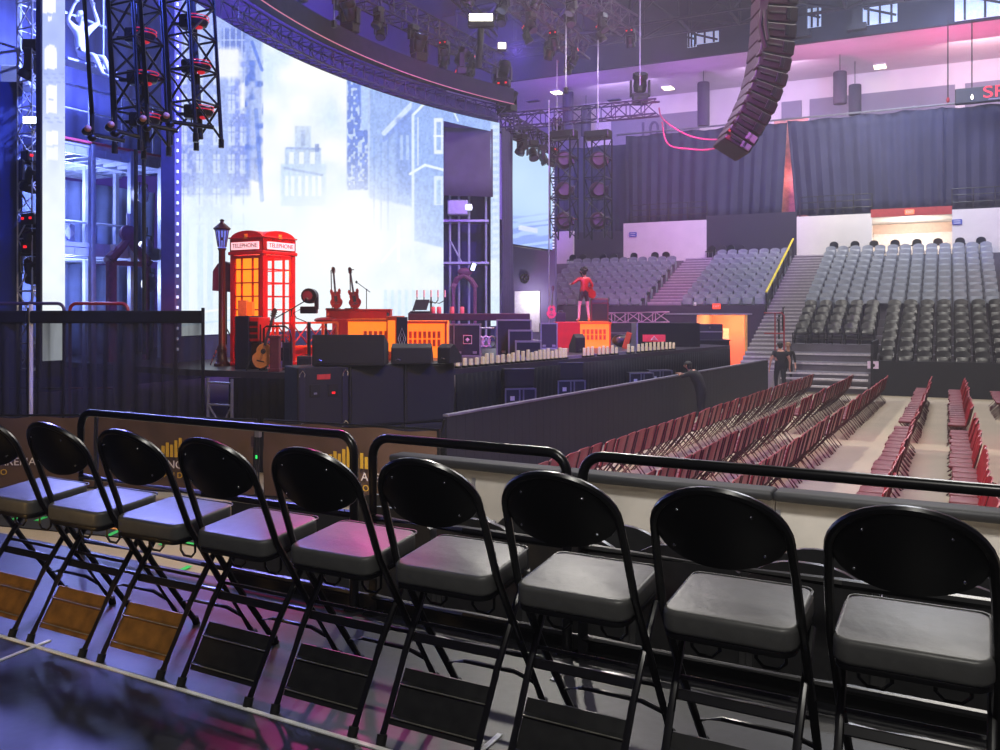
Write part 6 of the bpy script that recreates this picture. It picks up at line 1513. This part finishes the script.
# ------------------------------------------------------------------ curved line array
la = thing('line_array', 'long curved line array of black loudspeakers hanging at upper right', 'speaker', at_d(770, -20, 22), 0)
O = la.location.copy(); M_la = mat('array_plum_black', (.14, .07, .11), .45, 0, .2, 12); M_lag = mat('array_grille', (.05, .05, .09), .6, 0, .3, 120)
path = [(782, -30), (781.5, -12), (781, 5), (780, 22), (778.5, 38), (776, 54), (773, 69), (769, 83), (764, 96), (758.5, 108), (752.5, 119), (747, 129), (741, 138), (736, 146)]
wv_ = [34, 34, 34, 34, 34, 33, 33, 32, 32, 31, 30, 30, 29]
la_r = RT*.35+F_*.94
for k in range(13):
    dd_ = 22-.02*k; a, b = at_d(*path[k], dd_), at_d(*path[k+1], dd_); c = (a+b)/2; z_ = (a-b).normalized()
    x_ = RT; x_ = (x_-z_*x_.dot(z_)).normalized(); y_ = z_.cross(x_); s = dd_/FPX; R = Matrix((x_, y_, z_)).transposed()
    h = (a-b).length; w = wv_[k]*s
    bx = MB().box(tuple(c-O+y_*.6), (w, 1.25, h*.90), R, .03).build('speaker_box', M_la, la)
    MB().box(tuple(c-O+y_*.6+x_*(w/2-.03)), (.1, 1.18, h*.76), R, .02).build('grille', M_lag, bx)
    MB().box(tuple(c-O-y_*.04-x_*w*.1), (w*.5, .05, h*.12), R, .01).build('rear_handle', M_truss, bx)
    MB().box(tuple(c-O-x_*w*.5+z_*h*.3), (.09, .3, h*.3), R, .015).build('rigging_plate', M_la, bx)
    MB().box(tuple(c-O-y_*.035+x_*w*.22), (w*.12, .06, h*.7), R, .01).build('amplifier_fin', M_mh, bx)
    if k >= 11: MB().box(tuple(c-O-y_*.045+x_*w*.28), (w*.36, .04, h*.66), R, .01).build('pale_plate', M_panelw, bx)
P = [at_d(x, y, 21.4)-O for x, y in ((763, -8), (762, 10), (760, 26), (763, 38), (766, 48))]; MB().tube(P, .06, 6).build('cable', M_rubber, la, True)
P = [at_d(x, y, 21.3)-O for x, y in ((768, -8), (765, 10), (766, 26), (768, 40))]; MB().tube(P, .05, 6).build('cable', M_rubber, la, True)
# ================================================================== people
def figure(label, loc, rz, pose=None, scale=1., mats=None, cat='person', name='person', hair=None, cap=False, curly=False, bulk=1.0):
    J = {'pelvis': (0, 0, .95), 'spine': (0, -.01, 1.12), 'chest': (0, -.015, 1.31), 'neck': (0, 0, 1.47), 'headb': (0, .015, 1.56), 'headm': (0, .02, 1.64), 'headt': (0, .01, 1.71)}
    for s, n in ((-1, 'L'), (1, 'R')):
        J.update({'sh'+n: (s*.175, -.01, 1.415), 'el'+n: (s*.235, -.02, 1.13), 'wr'+n: (s*.255, .05, .89), 'pa'+n: (s*.26, .075, .82),
                  'hip'+n: (s*.095, 0, .9), 'kn'+n: (s*.105, .02, .5), 'an'+n: (s*.11, -.03, .085), 'toe'+n: (s*.13, .13, .03)})
    if pose: J.update(pose)
    V = []; idx = {}; E = []; RAD = []; zone = []
    rad = {'pelvis': .135, 'spine': .12, 'chest': .135, 'neck': .056, 'headb': .062, 'headm': .088, 'headt': .062, 'sh': .066, 'el': .043, 'wr': .027, 'pa': .034, 'hip': .088, 'kn': .058, 'an': .040, 'toe': .036}
    zn = {'pelvis': 'pants', 'spine': 'shirt', 'chest': 'shirt', 'neck': 'skin', 'headb': 'skin', 'headm': 'skin', 'headt': 'skin', 'sh': 'shirt', 'el': 'sleeve', 'wr': 'skin', 'pa': 'skin', 'hip': 'pants', 'kn': 'knee', 'an': 'shin', 'toe': 'shoe'}
    def add(k, p, r, z): idx[k] = len(V); V.append(Vector(p)); RAD.append(r); zone.append(z); return idx[k]
    for k, p in J.items():
        b = k if k in rad else k[:-1]; f = bulk if b in ('pelvis', 'spine', 'chest', 'sh', 'hip', 'kn') else 1
        add(k, p, rad[b]*f, zn[b])
    for a, b in (('pelvis', 'spine'), ('spine', 'chest'), ('chest', 'neck'), ('neck', 'headb'), ('headb', 'headm'), ('headm', 'headt')): E.append((idx[a], idx[b]))
    for n in 'LR':
        for a, b in (('chest', 'sh'+n), ('sh'+n, 'el'+n), ('el'+n, 'wr'+n), ('wr'+n, 'pa'+n), ('pelvis', 'hip'+n), ('hip'+n, 'kn'+n), ('kn'+n, 'an'+n), ('an'+n, 'toe'+n)): E.append((idx[a], idx[b]))
        pa, wr = Vector(J['pa'+n]), Vector(J['wr'+n]); d = (pa-wr).normalized(); s = Vector((0, 1, 0)) if abs(d.y) < .8 else Vector((1, 0, 0)); s = (s-d*s.dot(d)).normalized(); nn = d.cross(s)
        for q, (o, l) in enumerate(((-.026, .062), (-.009, .078), (.009, .084), (.026, .074))):
            a = add(f'f{n}{q}a', pa+d*.035+s*o, .0095, 'skin'); b = add(f'f{n}{q}b', pa+d*(.035+l*.5)+s*o*1.15+nn*.006, .0085, 'skin'); c = add(f'f{n}{q}c', pa+d*(.035+l)+s*o*1.1+nn*.024, .0075, 'skin')
            E += [(idx['pa'+n], a), (a, b), (b, c)]
        a = add(f't{n}a', pa-d*.005+s*.042, .0105, 'skin'); b = add(f't{n}b', pa+d*.035+s*.062+nn*.012, .009, 'skin'); E += [(idx['pa'+n], a), (a, b)]
    a = add('nose', Vector(J['headm'])+Vector((0, .105, -.02)), .016, 'skin'); E.append((idx['headm'], a))
    me = bpy.data.meshes.new('body'); me.from_pydata([tuple(v) for v in V], E, []); o = bpy.data.objects.new('body', me); COL.objects.link(o)
    md = o.modifiers.new('skin', 'SKIN'); md.branch_smoothing = .3; md.use_smooth_shade = True
    if not me.skin_vertices: raise RuntimeError('no skin layer')
    for i, r in enumerate(RAD): me.skin_vertices[0].data[i].radius = (r, r)
    me.skin_vertices[0].data[idx['pelvis']].use_root = True
    o.modifiers.new('sub', 'SUBSURF').levels = 1; o.modifiers['sub'].render_levels = 1
    dg = bpy.context.evaluated_depsgraph_get(); nm = bpy.data.meshes.new_from_object(o.evaluated_get(dg)); o.modifiers.clear(); o.data = nm
    names = ['skin', 'shirt', 'sleeve', 'pants', 'knee', 'shin', 'shoe']; nm.materials.clear()
    for k in names: nm.materials.append(mats.get(k, mats['skin']))
    zi = np.array([names.index(z) for z in zone]); ends = np.array([[tuple(V[a]), tuple(V[b])] for a, b in E]); 
    for p in nm.polygons:
        c = np.array(p.center); a = ends[:, 0]; b = ends[:, 1]; ab = b-a; t = np.clip(((c-a)*ab).sum(1)/np.maximum((ab*ab).sum(1), 1e-9), 0, 1); dd = np.linalg.norm(a+ab*t[:, None]-c, axis=1); i = int(dd.argmin())
        p.material_index = int(zi[E[i][0]] if t[i] < .5 else zi[E[i][1]]); p.use_smooth = True
    t_ = thing(name, label, cat, loc, rz); t_.scale = (scale,)*3; o.parent = t_
    h = Vector(J['headm'])
    for s in (-1, 1):
        MB().ball(h+Vector((s*.033, .083, .012)), (.012, .008, .008), 8, 6).build('eye', M_white if cat != 'statue' else mats['skin'], t_, True)
        MB().ball(h+Vector((s*.088, .0, -.005)), (.014, .022, .033), 8, 6).build('ear', mats['skin'], t_, True)
    MB().ball(h+Vector((0, .08, -.062)), (.026, .01, .007), 8, 5).build('mouth', M_plum if cat != 'statue' else mats['skin'], t_, True)
    if hair is not None:
        hm = MB(); hm.ball(h+Vector((0, -.018, .035)), (.098, .102, .085), 14, 9); hm.ball(h+Vector((0, -.055, -.03)), (.08, .06, .08), 12, 8)
        if curly:
            rr = random.Random(3)
            for k in range(46):
                a = rr.uniform(0, 2*PI); e = rr.uniform(-.5, 1.4); r = .115
                P = Vector((r*math.cos(a)*math.cos(e), r*math.sin(a)*math.cos(e)-.02, r*math.sin(e)+.02))
                if P.y > .06 and P.z < .05: continue
                hm.ball(h+P, rr.uniform(.03, .05), 7, 5)
        hm.build('hair', hair, t_, True)
    return t_
M_black_cl = mat('black_uniform', (.055, .055, .075), .85, 0, .2, 14)
um = {'skin': M_skin, 'shirt': M_black_cl, 'sleeve': M_black_cl, 'pants': M_navy, 'knee': M_navy, 'shin': M_navy, 'shoe': M_rubber}
short = dict(um); short['sleeve'] = M_skin
# guard standing with his back to us at the end of the red rows
p = at_d(780, 389, 31.2); p.z = 0
figure('security guard in dark short sleeved uniform standing at the barricade end, back to the camera', p, YAW+.05, {'elL': (-.33, -.03, 1.13), 'wrL': (-.34, .03, .9), 'paL': (-.35, .04, .83), 'elR': (.33, -.03, 1.13), 'wrR': (.34, .03, .9), 'paR': (.35, .04, .83), 'shL': (-.21, -.01, 1.41), 'shR': (.21, -.01, 1.41), 'hipL': (-.11, 0, .9), 'hipR': (.11, 0, .9), 'knL': (-.13, .02, .5), 'knR': (.13, .02, .5), 'anL': (-.14, -.03, .085), 'anR': (.14, -.03, .085), 'toeL': (-.16, .13, .03), 'toeR': (.16, .13, .03)}, scale=1.04, mats=short, hair=M_hair, bulk=1.38)
p2 = at_d(788, 389, 32.2); p2.z = 0
figure('person in dark clothes half hidden behind the standing security guard', p2, YAW+PI-.4, scale=1.02, mats=um, hair=mat('fair_hair', (.55, .42, .32), .6))
# guard leaning on the barricade
q = at_z(683, 375, 1.25); dirb = (at_z(767, 359, 1.25)-at_z(445, 414, 1.25)).normalized(); nb = Vector((dirb.y, -dirb.x, 0)); q.z = 0
rzb = math.atan2(dirb.y, dirb.x)
lean = {'spine': (0, .10, 1.10), 'chest': (0, .22, 1.24), 'neck': (0, .31, 1.36), 'headb': (0, .35, 1.43), 'headm': (0, .38, 1.5), 'headt': (0, .375, 1.57),
        'shL': (-.18, .23, 1.33), 'shR': (.18, .23, 1.33), 'elL': (-.30, .42, 1.22), 'elR': (.30, .40, 1.22), 'wrL': (-.12, .56, 1.27), 'wrR': (.08, .55, 1.27), 'paL': (-.05, .575, 1.275), 'paR': (.01, .60, 1.29)}
figure('guard in black jacket leaning with folded arms on top of the barricade', q+nb*.50, rzb, lean, 1.0, um, hair=M_hair, bulk=1.4)
# person behind the barricade with a blue glint, drawn as a small glowing card
p = at_d(691, 392, 26.5); p.z = 0
f_ = figure('dark figure with a blue glint standing in the pit before the masking box', p, YAW+PI+.5, None, 1.0, um, hair=M_hair)
MB().box((0, .15, 1.3), (.06, .02, .12), None, .004).build('blue_glint_card', mat('blue_glow', (.2, .3, .95), .5, emit=(.15, .25, .9), es=.6), f_)
# performer on the riser
p = at_d(584, 321, dr+.5); p.z = RZ_TOP
M_jack = mat('red_jacket', (.62, .07, .10), .5, 0, .15, 12); M_shorts = mat('dark_shorts', (.12, .07, .12), .7); M_sock = mat('pale_socks', (.75, .55, .58), .7)
pose = {'chest': (.03, -.02, 1.33), 'neck': (.02, 0, 1.47), 'elL': (-.40, .0, 1.25), 'wrL': (-.36, .26, 1.22), 'paL': (-.34, .33, 1.24), 'elR': (.30, -.04, 1.17), 'wrR': (.18, .2, 1.02), 'paR': (.11, .25, 1.0), 'knL': (-.16, .03, .5), 'anL': (-.2, -.03, .085), 'toeL': (-.26, .12, .03), 'knR': (.14, .03, .5), 'anR': (.17, -.03, .085), 'toeR': (.22, .12, .03)}
figure('performer in red jacket and dark shorts with curly hair standing on the red riser', p, YAW+.35, pose, .93, {'skin': M_skin, 'shirt': M_jack, 'sleeve': M_jack, 'pants': M_shorts, 'knee': M_sock, 'shin': M_sock, 'shoe': M_rubber}, hair=M_hair, curly=True)
gq = p+Vector((math.cos(YAW+.35), math.sin(YAW+.35), 0))*.10+Vector((-math.sin(YAW+.35), math.cos(YAW+.35), 0))*.2
guitar('electric_guitar', 'orange-lit guitar slung across the performer on the red riser', (gq.x+.30*math.cos(YAW), gq.y+.30*math.sin(YAW), RZ_TOP+.72), (0, .5, YAW+.35+PI), M_redlit, .8, False)
q = at_d(593, 321, dr+.8); t = thing('guitar_amplifier', 'dark plum amplifier behind the performer on the red riser', 'amplifier', (q.x+.12, q.y, RZ_TOP), YAW)
MB().box((.1, .2, .36), (.55, .3, .72), None, .03).build('cabinet', M_plum, t); MB().box((.1, .04, .3), (.46, .02, .5), None, .01).build('grille', M_speaker, t); MB().box((.1, .04, .63), (.46, .02, .08)).build('control_strip', M_lens, t)
# pale sitting mannequin with raised arms at upper left
q = S_(81, 64, XS+.5); ms = {k: mat('pale_plaster', (.88, .88, .92), .55, 0, .05, 10) if k == 'skin' else None for k in ('skin',)}
sit = {'spine': (0, .0, 1.12), 'chest': (0, .03, 1.31), 'elL': (-.34, .06, 1.62), 'wrL': (-.18, .12, 1.84), 'paL': (-.13, .14, 1.9), 'elR': (.38, .10, 1.46), 'wrR': (.36, .24, 1.72), 'paR': (.33, .27, 1.79),
       'shL': (-.175, 0, 1.45), 'hipL': (-.09, .06, .9), 'hipR': (.09, .06, .9), 'knL': (-.11, .46, .86), 'knR': (.12, .48, .84), 'anL': (-.12, .64, .48), 'anR': (.12, .70, .46), 'toeL': (-.12, .80, .44), 'toeR': (.12, .87, .42)}
t = figure('white mannequin figure sitting with raised arms, high on the left scaffold', (q.x, q.y, q.z-.86), math.atan2((RT-F_*.45).y, (RT-F_*.45).x)-PI/2, sit, 1.12, {'skin': ms['skin']}, 'statue', 'mannequin', ms['skin'])
A, B = S_(62, 60, XS+.5), S_(92, 68, XS+.5)
t = thing('swing_bar', 'pale swing frame carrying the white mannequin', 'swing', (q.x, q.y, q.z)); 
MB().box((0, .1, -.03), (.5, 1.2, .05), None, .01).build('seat_board', M_steel, t)
m = MB()
for dy in (-.45, .55): m.cyl((0, dy, 0), (0, dy, 4), .02, 6)
m.build('hanger', M_steel, t); MB().cyl((0, -.6, .98), (0, .9, .92), .025, 6).build('grip_bar', M_steel, t)
# ================================================================== lights and view
w = bpy.data.worlds.new('hall_air'); sc.world = w; w.use_nodes = True
w.node_tree.nodes['Background'].inputs[0].default_value = (.15, .15, .30, 1); w.node_tree.nodes['Background'].inputs[1].default_value = .16
WARM, COOL, BLUE, PINK, PURP = (1, .975, .94), (.90, .93, 1), (.28, .38, 1), (1, .25, .55), (.62, .35, 1)
# house lights over the arena floor and stands
lamp('AREA', 'house_light', (1.5, 19, 19), (.5, 20, 0), 1300, WARM, 5)
lamp('AREA', 'house_light', (-9.5, 21, 14), (0, 21, 0), 1500, WARM, .6)
lamp('AREA', 'house_light', (.5, 29, 20), (0, 28, 0), 1500, WARM, 5)
lamp('AREA', 'house_light', (-1, 42, 19), (-1, 42, 3), 1900, COOL, 5)
lamp('AREA', 'house_light', (-14, 43, 17), (-14, 43, 4), 560, (.85, .78, 1), 5)
lamp('AREA', 'concourse_light', (-4, 44, 13), (-6, 50, 7), 420, (1, .96, .9), 3)
lamp('AREA', 'ring_light', (2, YC+3, ZC-.6), (2, YB, 13), 430, (1, .92, .92), 4)
lamp('AREA', 'ring_light', (-9, YC+3, ZC-.6), (-9, YB, 13), 330, (.95, .85, 1), 4)
lamp('AREA', 'ring_light', (-18, YC+3, ZC-.6), (-18, YB, 13), 330, (.85, .75, 1), 4)
for x_, e_, c_ in ((6, 700, (1, .25, .5)), (0, 500, (1, .28, .52)), (-6, 300, (1, .4, .75)), (-13, 220, (.8, .45, 1)), (-20, 220, (.7, .42, 1))):
    lamp('SPOT', 'pink_uplight', (x_, YC+.6, zt_c-.2), (x_, YC+2.2, ZC), e_*1.6, c_, .3, 130, 1)
lamp('SPOT', 'purple_curtain', (-9, 30, 12), (-11, 49, 10), 7000, (.7, .38, .95), .3, 45, 1)
lamp('SPOT', 'blue_curtain', (6, 30, 14), (2, 49, 10), 7500, (.6, .62, 1), .3, 50, 1)
lamp('SPOT', 'roof_blue_fill', (0, 32, 12), (-1, 49, 20), 9000, (.6, .68, 1), .5, 70, 1)  # added spot that tints the roof fascia a hazy blue
# seating deck: soft light from above and behind
lamp('AREA', 'deck_light', (.7, -1.7, 8.4), (.2, 2.6, 1.8), 200, (1, .985, .95), .5)
lamp('POINT', 'slit_light', (at_Y(789, 180, YC+1).x, YC+.8, zt0+2.4), None, 40, (1, .7, .7), .1)
lamp('SPOT', 'tier_light', (-2.5, 3.4, 8), (-2.5, 8.9, .6), 2300, (1, .985, .97), .6, 64, .5)
lamp('SPOT', 'tier_light', (2, 3.2, 8), (2, 8.7, .6), 1900, (1, .985, .97), .6, 64, .5)
lamp('SPOT', 'pink_seat', (-9, 13, 10), tuple(dk(-2.2, 2.42, .5)), 2300, (1, .3, .7), .2, 4.2, .9)
# coloured stage lights
lamp('SPOT', 'purple_wash', (-4, 14, 11), (-15, 33, 7), 9000, (.7, .4, 1), .3, 70)
lamp('SPOT', 'magenta_stand', (-6, 24, 9), (-15, 42, 4.5), 5000, (1, .3, .75), .3, 38, 1)
lamp('SPOT', 'pink_array', (-8, 16, 9), tuple(la.location+Vector((0, 0, -2))), 3800, (1, .2, .5), .3, 40)
lamp('SPOT', 'blue_scaffold', (-9, 14.5, 12), (XS-1, 13.6, 6.5), 22000, (.50, .58, 1), .3, 50)
for z_, e_ in ((3.6, 200), (5.6, 240), (8.6, 500)): lamp('POINT', 'scaffold_light', (XS-1.4, y0+(Lw*.4), z_), None, e_, (.62, .70, 1), .2)
lamp('SPOT', 'blue_wing', (-8, 9, 10), (-15, 9.5, 6), 6000, (.28, .38, 1), .3, 70)
lamp('SPOT', 'pink_truss', (-6, 22, 3), (-8, 29, 13), 3500, (1, .35, .6), .3, 60)
lamp('SPOT', 'purple_back', (-17, 20, 13), (-28.8, 26, 14), 16000, (.5, .36, 1), .4, 120)
lamp('SPOT', 'purple_back', (-16, 34, 14), (-28.8, 42, 16), 16000, (.5, .38, 1), .4, 120)
lamp('SPOT', 'blue_stage_front', (2, 8, 9), (-7, 16, 1.6), 4600, (.27, .30, 1), .4, 70, 1)
lamp('SPOT', 'lavender_fill', (-5, 16, 9), (-9.2, 20.5, 2), 3000, (.62, .58, 1), .3, 40, 1)  # added spot that lifts the dim edges of the road cases
lamp('POINT', 'doorway_fill', tuple(at_Y(527, 298, 38.2)), None, 70, (1, .98, .95), .15)  # added unseen lamp that brightens the pale door panel from the front
lamp('SPOT', 'red_stage', (-7.5, 18, 9), (-10.5, 20, 2), 2600, (1, .10, .10), .2, 50)
lamp('SPOT', 'red_booth', (-6.5, 12, 8), tuple(bt.location+Vector((0, 0, 1.4))), 4000, (1, .3, .2), .2, 25)
lamp('SPOT', 'red_performer', (-4, 21, 8), tuple(p for p in at_d(584, 300, dr)), 2200, (1, .12, .14), .15, 22)
lamp('SPOT', 'pink_rows', (8, 24, 11), (1, 19, .5), 1300, (1, .25, .5), .3, 50)
lamp('SPOT', 'red_rows', (-9, 10, 9), (-2.5, 17, .6), 1500, (1, .16, .14), .3, 55)
lamp('SPOT', 'violet_deck', (-12, 9.6, 9), tuple(dk(-3.5, 2.0)), 4200, (.56, .57, 1), .9, 20, 1)
lamp('SPOT', 'pink_deck', (-9, 13, 10), tuple(at_z(222, 585, DZ)), 4200, (1, .22, .55), .25, 5.5, .9)
lamp('SPOT', 'amber_low', (-5.5, -1.5, 2.4), tuple(dk(-3.6, 2.2, .1)), 200, (1, .8, .5), .2, 22)
lamp('SPOT', 'banner_light', (-3, 6, 7), tuple(at_z(230, 445, .8)), 1900, (1, .86, .7), .3, 60)
vs_ = sc.view_settings; sc.display_settings.display_device = 'sRGB'
vs_.view_transform = 'Standard'; vs_.look = 'None'; vs_.exposure = .14; vs_.gamma = 1; vs_.use_curve_mapping = False
sc.cycles.use_denoising = True; sc.cycles.max_bounces = 6; sc.cycles.transparent_max_bounces = 12; sc.cycles.sample_clamp_indirect = 4; sc.cycles.caustics_reflective = False; sc.cycles.caustics_refractive = False
# thin stage haze filling the hall
M_haze = bpy.data.materials.new('stage_haze'); M_haze.use_nodes = True; nt = M_haze.node_tree; nt.nodes.clear()
o_ = nt.nodes.new('ShaderNodeOutputMaterial'); v_ = nt.nodes.new('ShaderNodeVolumeScatter'); v_.inputs['Density'].default_value = .0023; v_.inputs['Anisotropy'].default_value = .2; v_.inputs['Color'].default_value = (.9, .9, 1, 1); nt.links.new(v_.outputs[0], o_.inputs['Volume'])
hz_ = MB().box((-7, 25, 12), (44.8, 71, 24.6)).build('haze', M_haze); tag(hz_, 'thin violet stage haze hanging in the air of the hall', 'haze', None, 'stuff')
